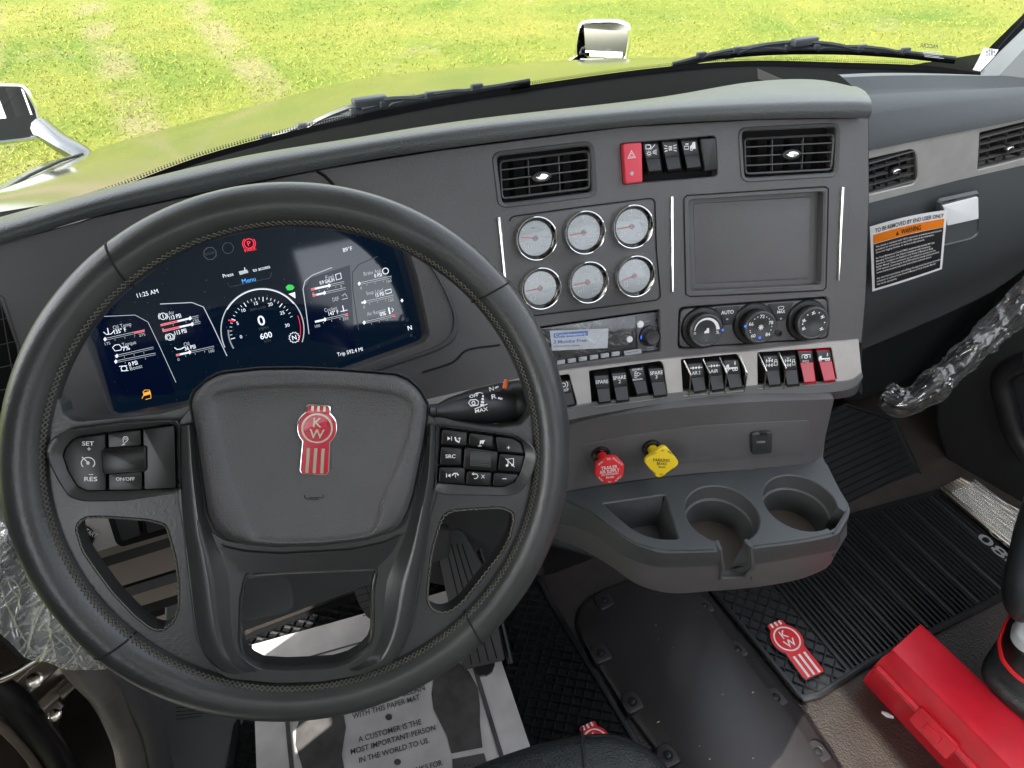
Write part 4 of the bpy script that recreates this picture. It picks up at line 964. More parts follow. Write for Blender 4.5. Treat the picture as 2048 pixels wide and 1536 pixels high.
# ---------------- instrument display
def cluster():
    sp = FAS.at(520, 640, -.030); n = sp.n
    pl = Pl(sp.o, n); sc = [(120, 560), (192, 693), (232, 835), (400, 800), (560, 774), (675, 741), (828, 687), (840, 679), (842, 664), (820, 565), (800, 487), (778, 440), (600, 395), (400, 405), (200, 470)]
    b = MB(); hole = [(130, 600), (176, 700), (226, 842), (400, 808), (560, 784), (680, 750), (842, 692), (858, 680), (860, 664), (838, 560), (815, 487), (790, 425), (600, 400), (400, 415), (200, 490)]
    ho = [FAS.hit(*q, -.002) for q in hole]; si = [pl.hit(*q, .001) for q in sc]
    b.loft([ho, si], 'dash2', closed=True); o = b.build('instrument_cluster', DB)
    g = MB(); big = inset(pl.L(sc), -.006); g.flat(pl, big, 0, 'screen'); g.build('display_screen', o)
    s = MB(); Z = .0006; SL = -.228
    def tx(t, x, y, h, m='e_white', w_=None, b_=False): s.text(pl, t, x, y, h, Z, m, SL, w_, b_)
    def ln(p, w_, m='e_grey', c=False): s.strokepx(pl, p, w_, Z, m, c)
    def bar(x0, y0, x1, y1, segs, mark, lab0, lab1, ticks=4):
        ln([(x0, y0), (x1, y1)], 1.1, 'e_grey'); ln([(x0+.5, y0+3.4), (x1+.5, y1+3.4)], .8, 'e_grey')
        for a, c, m in segs: ln([(x0+(x1-x0)*a, y0+(y1-y0)*a+1.4), (x0+(x1-x0)*c, y0+(y1-y0)*c+1.4)], 3.4, m)
        mx, my = x0+(x1-x0)*mark, y0+(y1-y0)*mark+1.5; s.polypx(pl, [(mx, my-4.6), (mx+3.3, my), (mx, my+4.6), (mx-3.3, my)], Z*1.5, 'e_white')
        for k in range(1, ticks): xx, yy = x0+(x1-x0)*k/ticks, y0+(y1-y0)*k/ticks+6; ln([(xx, yy), (xx+.5, yy+2.5)], 1, 'e_grey')
        if lab0: tx(lab0, x0+5, y0+10, 5.5, 'e_grey')
        if lab1: tx(lab1, x1-5, y1+10, 5.5, 'e_grey')
    tx('11:25 AM', 295, 586.5, 8.5, 'e_white', 43); tx('89°F', 695, 498.5, 8, 'e_white', 19)
    tx('Press', 456, 550, 7, 'e_white', 21); tx('to access', 522.5, 536.5, 7, 'e_white', 35); tx('Menu', 497.5, 560, 9, 'e_blue', 27)
    s.polypx(pl, [(477, 543), (494, 539), (497, 545), (480, 550)], Z, 'e_grey'); ln([(489, 535), (490, 542)], 1.6, 'e_white')
    ln([(455, 565), (460, 574), (540, 556), (543, 545)], 1, 'e_dim')
    # park telltale
    for r, m_ in ((9.5, 'e_red'),): ln([(498+r*math.cos(a/20*6.283), 487+r*math.sin(a/20*6.283)) for a in range(20)], 1.7, m_, True)
    for sg in (-1, 1): ln([(498+sg*13*math.cos(a), 487+13*math.sin(a)) for a in (-.8, -.4, 0, .4, .8)], 1.6, 'e_red')
    tx('P', 498, 487, 9.5, 'e_red', None, True); tx('PARK', 501, 498+.5, 7, 'e_red', 24, True)
    ln([(420+13*math.cos(a/8*6.283+.39), 507+13*math.sin(a/8*6.283+.39)) for a in range(8)], 2, 'e_dim', True); tx('STOP', 420, 507, 5, 'e_dim')
    ln([(456+11*math.cos(a/16*6.283), 496+11*math.sin(a/16*6.283)) for a in range(16)], 1.3, 'e_dim', True)
    # left columns
    s.polypx(pl, [(205, 628), (268, 628), (296, 645), (330, 730), (352, 790), (215, 790), (192, 690)], Z*.3, 'e_navy')
    s.polypx(pl, [(330, 607), (385, 605), (410, 615), (448, 700), (370, 700)], Z*.3, 'e_navy')
    ln([(205, 633), (270, 630), (296, 644), (318, 690), (352, 765)], 1.3, 'e_grey'); ln([(320, 608), (384, 605), (407, 614), (425, 650), (454, 712)], 2.0, 'e_grey')
    tx('Oil Temp', 244, 651.5, 7.5, 'e_grey', 37); tx('135° F', 240, 661.5, 8, 'e_white', 25, True); bar(210, 677, 289, 659.5, [(.74, 1, 'e_red')], .0, '175', '275')
    ln([(207, 664), (213, 669), (222, 668), (229, 661)], 1.7, 'e_white'); ln([(215, 656), (217, 668)], 1.8, 'e_white')
    tx('Torque', 258, 687, 7.5, 'e_grey', 28); tx('7%', 252, 696.5, 8, 'e_white', None, True); bar(229, 711.5, 307, 694, [], .06, '', ''); bar(230, 722, 311, 706, [], .02, '', '')
    ln([(225, 695), (230, 690), (238, 689), (243, 694), (242, 700), (230, 702)], 1.6, 'e_white', True); tx('0 PSI', 266, 727, 7.5, 'e_white', 18, True); tx('Boost', 272, 734.5, 7.5, 'e_grey', 25)
    ln([(248+6*math.cos(a/10*6.283), 737+5*math.sin(a/10*6.283)) for a in range(10)], 1.5, 'e_white', True); ln([(238, 733), (254, 731)], 1.5, 'e_white'); ln([(242, 742), (257, 741)], 1.5, 'e_white')
    tx('Air', 342.5, 625.5, 7.5, 'e_grey', 12); tx('113 PSI', 350, 633.5, 8, 'e_white', 24, True); bar(321, 649, 397, 631, [(0, .45, 'e_red'), (.45, .78, 'e_white')], .78, '0', '150', 3); bar(325, 660.5, 401, 643, [(0, .45, 'e_red'), (.45, .78, 'e_white')], .78, '', '', 1)
    for (x, y, t) in ((326, 632.5, '1'), (340, 674, '2')):
        ln([(x+6.5*math.cos(a/14*6.283), y+6.5*math.sin(a/14*6.283)) for a in range(14)], 1.5, 'e_white', True); tx(t, x, y, 7, 'e_white', None, True)
        for sg in (-1, 1): ln([(x+sg*9.5*math.cos(a), y+9.5*math.sin(a)) for a in (-.7, 0, .7)], 1.3, 'e_white')
    tx('113 PSI', 361, 663.5, 8, 'e_white', 24, True); tx('Oil', 373, 688, 7.5, 'e_grey', 11); tx('36 PSI', 380, 695, 7.5, 'e_white', 22, True); bar(352, 709, 428, 692, [(0, .1, 'e_red'), (.1, .36, 'e_white')], .36, '0', '100')
    ln([(349, 695), (354, 699), (362, 698), (369, 694)], 2, 'e_white')
    s.polypx(pl, [(286, 786), (300, 782), (302, 788), (288, 792)], Z, 'e_amber'); ln([(284, 797), (288, 789), (286, 784), (290, 780), (299, 780), (301, 787), (302, 796), (291, 799)], 1.5, 'e_amber')
    # speedometer
    cx, cy, R = 525, 660, 83
    def E(r, a): return (cx+r*math.cos(R_(a)), cy-r*math.sin(R_(a)))
    ln([E(R, a) for a in range(205, -22, -6)], 2.2, 'e_grey'); ln([E(R-1.5, a) for a in range(150, 35, -5)], 1.6, 'e_white')
    for i in range(31):
        a = 196-214*i/30-0; 
        if 24 < i: continue
        ln([E(66, a), E(57 if i % 5 == 0 else 61, a)], 1.6 if i % 5 == 0 else .9, 'e_white')
    for i in range(22): a = 212-33*i/22; ln([E(70, a), E(67, a)], 1.0, 'e_grey')
    ln([E(71, 164), E(58, 162)], 3, 'e_red'); ln([E(76, a) for a in range(22, -22, -5)], 1.2, 'e_red')
    for t, x, y in (('0', 482, 673.5), ('5', 475, 646.5), ('10', 487, 620.5), ('15', 512, 606.5), ('20', 540.5, 608.5), ('25', 564.5, 625.5), ('30', 574.5, 650.5)): tx(t, x, y, 6.5, 'e_white')
    tx('0', 522.5, 641, 19, 'e_white', 14, True); tx('MPH', 527.5, 656.5, 6.5, 'e_dim'); tx('600', 532, 671, 11, 'e_white', 24, True); tx('RPM', 535, 682, 5, 'e_dim'); tx('RPM x100', 516, 617, 5, 'e_dim')
    ln([(588.5+(11 if k % 2 else 8.8)*math.cos(k/24*6.283), 675+(11 if k % 2 else 8.8)*math.sin(k/24*6.283)) for k in range(24)], 1.4, 'e_white', True); tx('N', 588.5, 675, 8.5, 'e_white', None, True)
    s.polypx(pl, [(571, 574), (577, 569), (585, 570), (589, 575), (585, 580), (575, 581)], Z, 'e_green'); s.polypx(pl, [(577, 588), (590, 584), (591, 597)], Z, 'e_white')
    # right columns
    s.polypx(pl, [(609, 575), (620, 556), (700, 530), (710, 700), (620, 680)], Z*.3, 'e_navy')
    ln([(664, 535), (625, 550), (610, 562), (606, 578), (612, 620), (618, 668)], 1.8, 'e_grey'); ln([(755, 513), (718, 529), (705, 545), (706, 580), (717, 660)], 1.3, 'e_dim')
    tx('Fuel', 659, 553.5, 7.5, 'e_grey', 16); tx('0.9 GAL/H', 654, 562.5, 7, 'e_white', 30, True); bar(622, 577.5, 688, 563, [(0, .12, 'e_red'), (.12, .55, 'e_white')], .55, 'E', 'F'); bar(625, 589.5, 691, 575, [(0, .12, 'e_red'), (.12, .34, 'e_white')], .36, '', '', 1)
    ln([(671, 549), (681, 546), (683, 557), (673, 560)], 1.6, 'e_white', True); tx('DEF', 671.5, 598, 7.5, 'e_grey', 13); ln([(684, 599), (696, 596)], 1.4, 'e_grey'); ln([(684, 592), (690, 587), (694, 593)], 1.6, 'e_grey')
    tx('Coolant', 661.5, 618, 7.5, 'e_grey', 26); tx('143° F', 667, 625.5, 7.5, 'e_white', 20, True); bar(630, 642, 696, 627, [(0, .3, 'e_white'), (.92, 1, 'e_red')], .3, '100', '250'); ln([(685, 611), (688, 623)], 1.8, 'e_white'); ln([(681, 623), (695, 620)], 1.3, 'e_white')
    tx('Brake App', 744.5, 544, 7.5, 'e_grey', 35); tx('0 PSI', 756, 550.5, 7, 'e_white', 15, True); bar(717, 566, 783, 552, [], .02, '0', '100'); ln([(771+6*math.cos(a/12*6.283), 542+6*math.sin(a/12*6.283)) for a in range(12)], 1.5, 'e_white', True)
    tx('Susp Load', 749, 583, 7.5, 'e_grey', 34); tx('15 PSI', 759.5, 589, 7, 'e_white', 17, True); bar(723, 604, 787, 590, [(0, .1, 'e_white')], .1, '0', '150'); ln([(770, 581), (782, 578), (783, 585), (772, 588)], 1.5, 'e_white', True)
    tx('Air Restrict', 752.5, 624, 7.5, 'e_grey', 38); tx('0%', 765.5, 627.5, 7.5, 'e_white', None, True); bar(727, 644, 790, 629, [(.92, 1, 'e_red')], .02, '', ''); ln([(777, 615), (780, 628)], 3, 'e_white'); ln([(783, 616), (787, 619), (784, 624)], 1.2, 'e_white')
    tx('D', 815, 639, 6, 'e_dim'); tx('N', 819.5, 655.5, 8.5, 'e_white', None, True); tx('R', 823, 671, 6, 'e_dim'); s.polypx(pl, [(804, 597), (807, 601), (804, 605), (801, 601)], Z, 'e_white')
    tx('Trip 592.4 MI', 700, 703.5, 7.5, 'e_white', 52); 
    s.build('display_graphics', o)
    # oval trim around the right side of the cluster
    r = MB(); P = catmull([(858, 520), (885, 560), (905, 600), (918, 640), (912, 675), (880, 700), (800, 728), (740, 748)], 40); rows = [[], [], []]
    for q in P: rows[0].append(FAS.hit(q.x, q.y, .0003)); rows[1].append(FAS.hit(q.x-3, q.y-2, .003)); rows[2].append(FAS.hit(q.x-9, q.y-5, .0032))
    P2 = [FAS.hit(q.x-12, q.y-7, .0002) for q in P]; r.loft([rows[0], rows[1], rows[2], P2], 'dash2'); r.build('cluster_trim', DB)
    r = MB(); P = [FAS.hit(q.x, q.y, .0006) for q in catmull([(868, 830), (845, 745), (905, 725), (935, 700), (1000, 690)][1:], 20)]; r.tube(P, .0012, 'seam', 6); r.build('seam', DB)
cluster()

# ---------------- left lower dash seen under the wheel spoke
def lower_left():
    pl = Pl((-.30, .56, .58), (-.12, -1, .45)); sl = -.31
    def line(x0, y0): return lambda x: y0+(x-x0)*sl
    m = MB(); ys = [1020, 1098, 1122, 1138, 1190, 1198, 1222, 1245]; x0, x1 = 60, 420
    def row(y, z=0): f = line(250, y); return [pl.hit(x0, f(x0), z), pl.hit(x1, f(x1), z)]
    m.loft([row(990), row(1086)], 'silver'); m.loft([row(1086), row(1102, -.006)], mat('beige_edge', (.26, .22, .18), .4)); m.loft([row(1102, -.006), row(1122, -.008)], 'trim'); m.loft([row(1122, -.008), row(1170, -.012)], mat('taupe_panel', (.27, .22, .19), .45, bump=.2, bscale=800))
    m.loft([row(1170, -.012), row(1176, -.02)], 'seam'); m.loft([row(1176, -.012), row(1196, -.014)], 'dash2'); m.loft([row(1196, -.014), row(1222, -.02)], MATS['taupe_panel']); m.loft([row(1222, -.02), row(1240, -.08)], 'void')
    m.build('lower_panel', DB)
    k = MB(); c = pl.loc(160, 1075, .002); r = abs(pl.loc(190, 1075)[0]-pl.loc(160, 1075)[0]); k.rev(pl, c, [(r, 0), (r, .004), (r*.92, .006), (r*.5, .005), (r*.45, .002)], 'key', 32, cap=True)
    k.text(pl, 'N.START', 176, 1063, 9, .0068, 'white', .55, 40, True); k.rev(pl, c, [(r*.35, .003), (r*.3, .012), (r*.1, .013)], 'steel', 20, cap=True); k.build('ignition_switch', DB)
    h = MB(); h.prism(pl, rnd(pl.L([(212, 1020), (334, 985), (350, 1062), (244, 1093), (232, 1085)]), .004, 3), -.001, .0012, 'void'); h.build('switch_pocket', DB)
    for q in ([(222, 1005), (268, 992), (284, 1068), (245, 1080)], [(280, 990), (322, 978), (337, 1052), (297, 1064)]): 
        s = MB(); P = pl.L(q, .004); s.prism(pl, rnd(P, .003, 3), .0012, .008, 'plate', .0015); s.build('rocker_switch', DB)
lower_left()

# ---------------- brake valve panel and cup holder shelf
ZS = .57; SH = ZP(ZS)
_a, _b = SH.hit(1181, 974), SH.hit(1600, 930); _c = CAM+ray(1400, 835)*.868
_n = (_b-_a).cross(_c-_a).normalized(); _n = _n if _n.dot(CAM-_a) > 0 else -_n
BP = Pl(_a.lerp(_b, .5), _n)
def brake_panel():
    n = 40; top = catmull([(1040, 885), (1120, 868), (1302, 839), (1483, 823), (1640, 817), (1668, 816)], n); bot = catmull([(1040, 995), (1120, 985), (1181, 974), (1332, 953), (1514, 937), (1620, 925), (1642, 912)], n)
    A = [BP.hit(q.x, q.y-18, 0) for q in top]; B = [BP.hit(q.x, q.y) for q in bot]; Bs = [SH.hit(q.x, q.y) for q in bot]
    m = MB(); m.loft([[a+Vector((0, .03, .01)) for a in A], A, [a.lerp(b, .33) for a, b in zip(A, Bs)], [a.lerp(b, .66) for a, b in zip(A, Bs)], Bs], 'dash')
    R1 = [A[-1]+Vector((0, .03, .01)), A[-1], A[-1].lerp(Bs[-1], .33), A[-1].lerp(Bs[-1], .66), Bs[-1]]; m.loft([R1, [q+Vector((.012, .02, 0)) for q in R1], [q+Vector((.015, .22, 0)) for q in R1]], 'dash'); m.build('brake_valve_panel', DB)
    f = MB(); q = BP.L([(1160, 890), (1250, 872), (1400, 851), (1618, 840), (1616, 870), (1605, 906), (1450, 917), (1300, 930), (1180, 945), (1172, 925)]); f.prism(BP, rnd(q, .006, 3), -.002, .0008, 'dash', .0006); f.build('access_plate', DB)
    def knob(cx, cy, fx, fy, shape, mcol, lines, small, name, label):
        pl = BP.at(cx, cy); t = MB(); r = abs(pl.loc(cx+19, cy)[0]-pl.loc(cx, cy)[0]); t.rev(pl, (0, 0), [(r, .0008), (r, .003), (r*.93, .005), (r*.72, .0048), (r*.62, .001)], 'gloss', 32, cap=True)
        o = t.build(name, DB, label=label)
        best = min((Vector(pl.loc(fx, fy, h/1000)).length, h/1000) for h in range(10, 120)); H = best[1]; fc = pl.loc(fx, fy, H); ax = (fc[0], fc[1])
        s = MB(); rows = []
        for k in range(8): 
            u = k/7; rr = r*(.50+.10*u); rows.append([pl.W(ax[0]*u+rr*math.cos(j/24*6.283), ax[1]*u+rr*math.sin(j/24*6.283), (H-.004)*u) for j in range(24)])
        s.loft(rows[:2], 'chrome', closed=True); s.loft(rows[1:], mcol, closed=True); s.build('stem', o)
        # the face: thick plate, turned slightly to the driver
        fn = (pl.n*1.0+Vector((-.15, -.1, .25))).normalized(); fp = Pl(pl.W(*fc, H), fn, pl.u)
        def sz(p): return abs(fp.loc(fx+p, fy)[0])
        if shape == 'oct': P = [(sz(30)*1.04*math.cos(R_(22.5+45*k-5)), sz(30)*1.04*math.sin(R_(22.5+45*k-5))) for k in range(8)]; P = rnd(P, .002, 2)
        else: P = rnd([(sz(38)*math.cos(R_(90*k-7)), sz(38)*math.sin(R_(90*k-7))) for k in range(4)], .0075, 5)
        g = MB(); g.prism(fp, P, -.007, 0, mcol, .0015, back=True); g.build('face_plate', o)
        w_ = MB(); ink = 'white' if shape == 'oct' else 'blackink'
        for (t_, dy, h, ww) in lines: w_.text(fp, t_, fx+dy*.1, fy+dy, h, .0004, ink, -.13 if shape == 'oct' else .03, ww, True)
        rr = sz(25 if shape == 'oct' else 26)
        for t_, a in small: x, y = rr*math.cos(R_(a)), rr*math.sin(R_(a)); cp = Pl(fp.W(x, y, .0004), fp.n, fp.u); 
        for t_, a in small:
            x, y = rr*math.cos(R_(a)), rr*math.sin(R_(a)); b_ = R_(a-90) if math.sin(R_(a)) > 0 else R_(a+90); cp = Pl.__new__(Pl); cp.o = fp.W(x, y, .0004); cp.n = fp.n; cp.r = fp.r*math.cos(b_)+fp.u*math.sin(b_); cp.u = cp.n.cross(cp.r); T(w_, cp, t_, 0, 0, .0021, ink)
        w_.build('lettering', o)
    knob(1201, 908, 1219, 941, 'oct', 'redk', [('TRAILER', -6, 6.5, 33), ('AIR SUPPLY', 1.5, 6.5, 40), ('NOT FOR PARKING', 7.5, 3.4, 34), ('Bendix', 13, 4, 16)], [('PULL', 135), ('TO', 95), ('EVACUATE', 50), ('PUSH', -135), ('TO', -90), ('SUPPLY', -45)], 'trailer_air_knob', 'red octagonal pull knob')
    knob(1302, 895, 1323.5, 925, 'dia', 'yel', [('PARKING', -4.5, 6, 33), ('BRAKE', 2.5, 5, 20), ('Bendix', 9, 4, 14)], [('PULL', 128), ('TO', 90), ('APPLY', 52), ('PUSH', -128), ('TO', -90), ('RELEASE', -50)], 'parking_brake_knob', 'yellow square pull knob')
    pl = BP.at(1520, 880); s = MB(); q = pl.L([(1499, 862), (1541, 859), (1541, 903), (1500, 906)]); s.prism(pl, rnd(q, .006, 5), 0, .006, 'trim', .0025); s.prism(pl, rnd(pl.L([(1516, 859), (1530, 858), (1530, 865), (1516, 866)]), .001, 2), .004, .0068, 'key', .0006)
    s.text(pl, '12V/20W', 1522, 884, 4, .0064, 'greyink', -.02, 17, True); s.build('power_socket', DB)
brake_panel()
def shelf():
    a = SH.loc(1369, 1023); b = SH.loc(1518, 1040); c1 = Vector(SH.loc(1444, 1027)); r1 = .0465
    c2 = Vector(SH.loc(1600, 1004)); r2 = .0465
    def arc(c, r, p0, p1, ccw_=True, n=26):
        a0 = math.atan2(p0[1]-c.y, p0[0]-c.x); a1 = math.atan2(p1[1]-c.y, p1[0]-c.x)
        if ccw_:
            while a1 < a0: a1 += 2*math.pi
        else:
            while a1 > a0: a1 -= 2*math.pi
        return [(c.x+r*math.cos(a0+(a1-a0)*k/n), c.y+r*math.sin(a0+(a1-a0)*k/n)) for k in range(n+1)]
    Q = lambda x, y: SH.loc(x, y)
    n1a, n1b = Q(1434, 1082), Q(1492, 1080); n2a, n2b = Q(1653, 1055), Q(1672, 1015)
    back = [Q(x, y) for x, y in [(1642, 912), (1620, 925), (1514, 938), (1332, 954), (1181, 975), (1120, 986), (1060, 990)]]
    out_ = [Q(1085, 1000), Q(1132, 1000), Q(1181, 1021), Q(1215, 1048), Q(1256, 1076), Q(1275, 1086), Q(1300, 1094), Q(1332, 1099.5), Q(1385, 1100), Q(1430, 1098)]
    out_ += arc(c1, r1, n1a, n1b, False) + [Q(1497, 1092), Q(1550, 1086), Q(1604, 1078.5), Q(1640, 1071), Q(1665, 1065)]
    out_ += arc(c2, r2, n2a, n2b, False) + [Q(1690, 1024), Q(1696, 1012), Q(1674, 969), Q(1650, 925)] + back
    hole = rnd([Q(1202, 1006), Q(1332, 987), Q(1361, 1080), Q(1312, 1079), Q(1272, 1066), Q(1240, 1040)], [.003, .006, .006, .01, .02, .02], 4)
    # triangulate flat top with the tray hole
    pts = [tuple(p) for p in out_]+[tuple(p) for p in hole]; n1 = len(out_); ed = [(i, (i+1) % n1) for i in range(n1)]+[(n1+i, n1+(i+1) % len(hole)) for i in range(len(hole))]
    V, E_, F, *_ = geometry.delaunay_2d_cdt([Vector(p) for p in pts], ed, [], 0, 1e-7); fs = []
    for f in F:
        c = (sum(V[i].x for i in f)/3, sum(V[i].y for i in f)/3)
        if inside(c, out_) and not inside(c, hole): fs.append(f)
    m = MB(); m.add([SH.W(p.x, p.y, 0) for p in V], fs, 'trim2' if 'trim2' in M else 'dash2')
    ho = ccw(hole); m.loft([[SH.W(x, y, 0) for x, y in ho], [SH.W(x, y, -.0015) for x, y in inset(ho, .0015)], [SH.W(x, y, -.05) for x, y in inset(ho, .008)]], 'dash2', closed=True, cap1=True)
    m.build('shelf_top', DB, 30)
    for c, p0, p1, nm in ((c1, n1a, n1b, 'cup_holder'), (c2, n2a, n2b, 'cup_holder')):
        k = MB(); A = arc(c, 1, p0, p1, False, 44); D = [(x-c.x, y-c.y) for x, y in A]; r = r1
        prof = [(r, 0), (r-.0015, -.0012), (r-.003, -.022), (r-.0045, -.0235), (r-.0055, -.024), (r-.008, -.062)]
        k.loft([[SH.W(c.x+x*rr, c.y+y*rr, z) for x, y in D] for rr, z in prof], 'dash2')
        k.flat(SH, circle(c.x, c.y, r-.002, 40), -.062, mat('cup_base', (.07, .055, .045), .5)); k.build(nm, DB, 30)
    # front roll and underside
    n = 70
    f0 = [(1060, 985), (1132, 1001), (1181, 1022), (1256, 1077), (1300, 1095), (1332, 1101), (1430, 1099), (1497, 1093), (1604, 1079.5), (1665, 1066), (1682, 1050), (1697, 1014), (1674, 970), (1652, 925)]
    f1 = [(1050, 1035), (1120, 1048), (1181, 1066), (1241, 1108), (1290, 1128), (1332, 1135), (1432, 1132), (1507, 1129), (1612, 1112), (1675, 1098), (1700, 1075), (1708, 1045), (1690, 985), (1665, 930)]
    f2 = [(1050, 1060), (1120, 1082), (1165, 1099), (1225, 1135), (1275, 1169), (1340, 1186), (1423, 1182), (1514, 1174), (1600, 1158), (1655, 1134), (1684, 1104), (1706, 1052), (1695, 990), (1668, 935)]
    A = [ZP(ZS).hit(x, y) for x, y in f0]; B = [ZP(ZS-.030).hit(x, y) for x, y in f1]; C = [ZP(ZS-.10).hit(x, y) for x, y in f2]
    for i in (-1, -2, -3, -4): B[i] = A[i]+Vector((.006, .0, -.03)); C[i] = A[i]+Vector((-.004, .012, -.10))
    A, B, C = catmull(A, n), catmull(B, n), catmull(C, n)
    m = MB(); bn = 0
    def ix(px): return min(range(n), key=lambda i: abs(1024+FPX*((A[i]-CAM).dot(RT)/(A[i]-CAM).dot(FW))-px)+ (0 if i < n*.75 else 1e4))
    i0, i1 = ix(1434), ix(1502)
    for lo, hi in ((0, i0), (i1, n-1)):
        sA, sB = A[lo:hi+1], B[lo:hi+1]
        m.loft([[q+Vector((0, .004, 0)) for q in sA], [q+Vector((0, 0, -.0018)) for q in sA], [a.lerp(b, .06)+Vector((0, -.0025, 0)) for a, b in zip(sA, sB)], [a.lerp(b, .5)+Vector((0, -.003, 0)) for a, b in zip(sA, sB)], sB], 'visor')
    sb = [q.lerp(c, .0) for q, c in zip(B, C)]
    def under(lo, hi, t0): m.loft([[b.lerp(c, t0) for b, c in zip(B[lo:hi+1], C[lo:hi+1])], [b.lerp(c, .6)+Vector((0, -.003, 0)) for b, c in zip(B[lo:hi+1], C[lo:hi+1])], C[lo:hi+1], [c+Vector((0, .10, -.012)) for c in C[lo:hi+1]], [c+Vector((0, .2, .03)) for c in C[lo:hi+1]]], 'dash')
    under(0, i0, 0); under(i0, i1, .42); under(i1, n-1, 0); m.build('shelf_front', DB, 45)
    # finger slot of the front cup holder
    s = MB(); P0, P1 = SH.W(*n1a), SH.W(*n1b); Fa, Fb = B[i0].lerp(C[i0], .42), B[i1].lerp(C[i1], .42); Fb = Fb.lerp(Fa, .25); A0, A1 = A[i0], A[i1]; dn = Vector((0, 0, Fa.z-P0.z)); P1b = (P1+dn).lerp(P0+dn, .25)
    s.loft([[P0, A0, B[i0]], [P0+dn, Fa+Vector((0, .012, 0)), Fa]], 'dash2'); s.loft([[P1, A1, B[i1]], [P1b, Fb+Vector((0, .012, 0)), Fb]], 'dash2'); Ft = B[i1].lerp(C[i1], .42); s.add([B[i1]+Vector((0, -.002, 0)), Ft+Vector((0, -.003, 0)), Fb+Vector((0, -.003, 0))], [(0, 1, 2)], 'dash'); s.add([Ft, Fb, P1b, B[i1]], [(0, 1, 2), (0, 2, 3)], 'dash2'); s.loft([[P0+dn, Fa+Vector((0, 0, 0))], [P1b, Fb]], 'dash2')
    s.tube([P0+Vector((0, 0, -.001)), A0+Vector((0, 0, .000)), B[i0]+Vector((0, -.003, 0)), Fa+Vector((0, -.002, 0)), Fb+Vector((0, -.002, 0)), B[i1]+Vector((-.002, -.003, 0)), A1+Vector((0, 0, .000)), P1+Vector((0, 0, -.001))], .0026, 'dash2', 8); s.build('cup_slot', DB)
    s = MB(); P0, P1 = SH.W(*n2a), SH.W(*n2b); E0, E1 = SH.hit(1668, 1067), SH.hit(1694, 1024); o = Vector((.012, -.006, -.045)); s.loft([[P0, E0], [P0+Vector((0, 0, -.05)), E0+o]], 'dash2'); s.loft([[P1, E1], [P1+Vector((0, 0, -.05)), E1+o]], 'dash2')
    s.loft([[E0, E1], [E0+o, E1+o]], 'dash'); s.build('cup_slot', DB)
    # centre stack body under the shelf, and tunnel side panel
    g = MB(); yp = YP(.84, .1); a = [yp.hit(x, y) for x, y in [(850, 960), (960, 975), (1080, 990), (1300, 1010)]]; b = [yp.hit(x, y) for x, y in [(860, 1165), (960, 1185), (1060, 1190), (1230, 1128)]]
    g.loft([a, [p.lerp(q, .5)+Vector((0, .01, 0)) for p, q in zip(a, b)], b, [q+Vector((0, .1, -.02)) for q in b]], 'dash2'); g.loft([[yp.hit(1075, 1085, .004), yp.hit(1180, 1112, .004)], [yp.hit(1090, 1150, .004), yp.hit(1205, 1132, .004)]], 'black'); g.build('tunnel_panel', DB)
shelf()

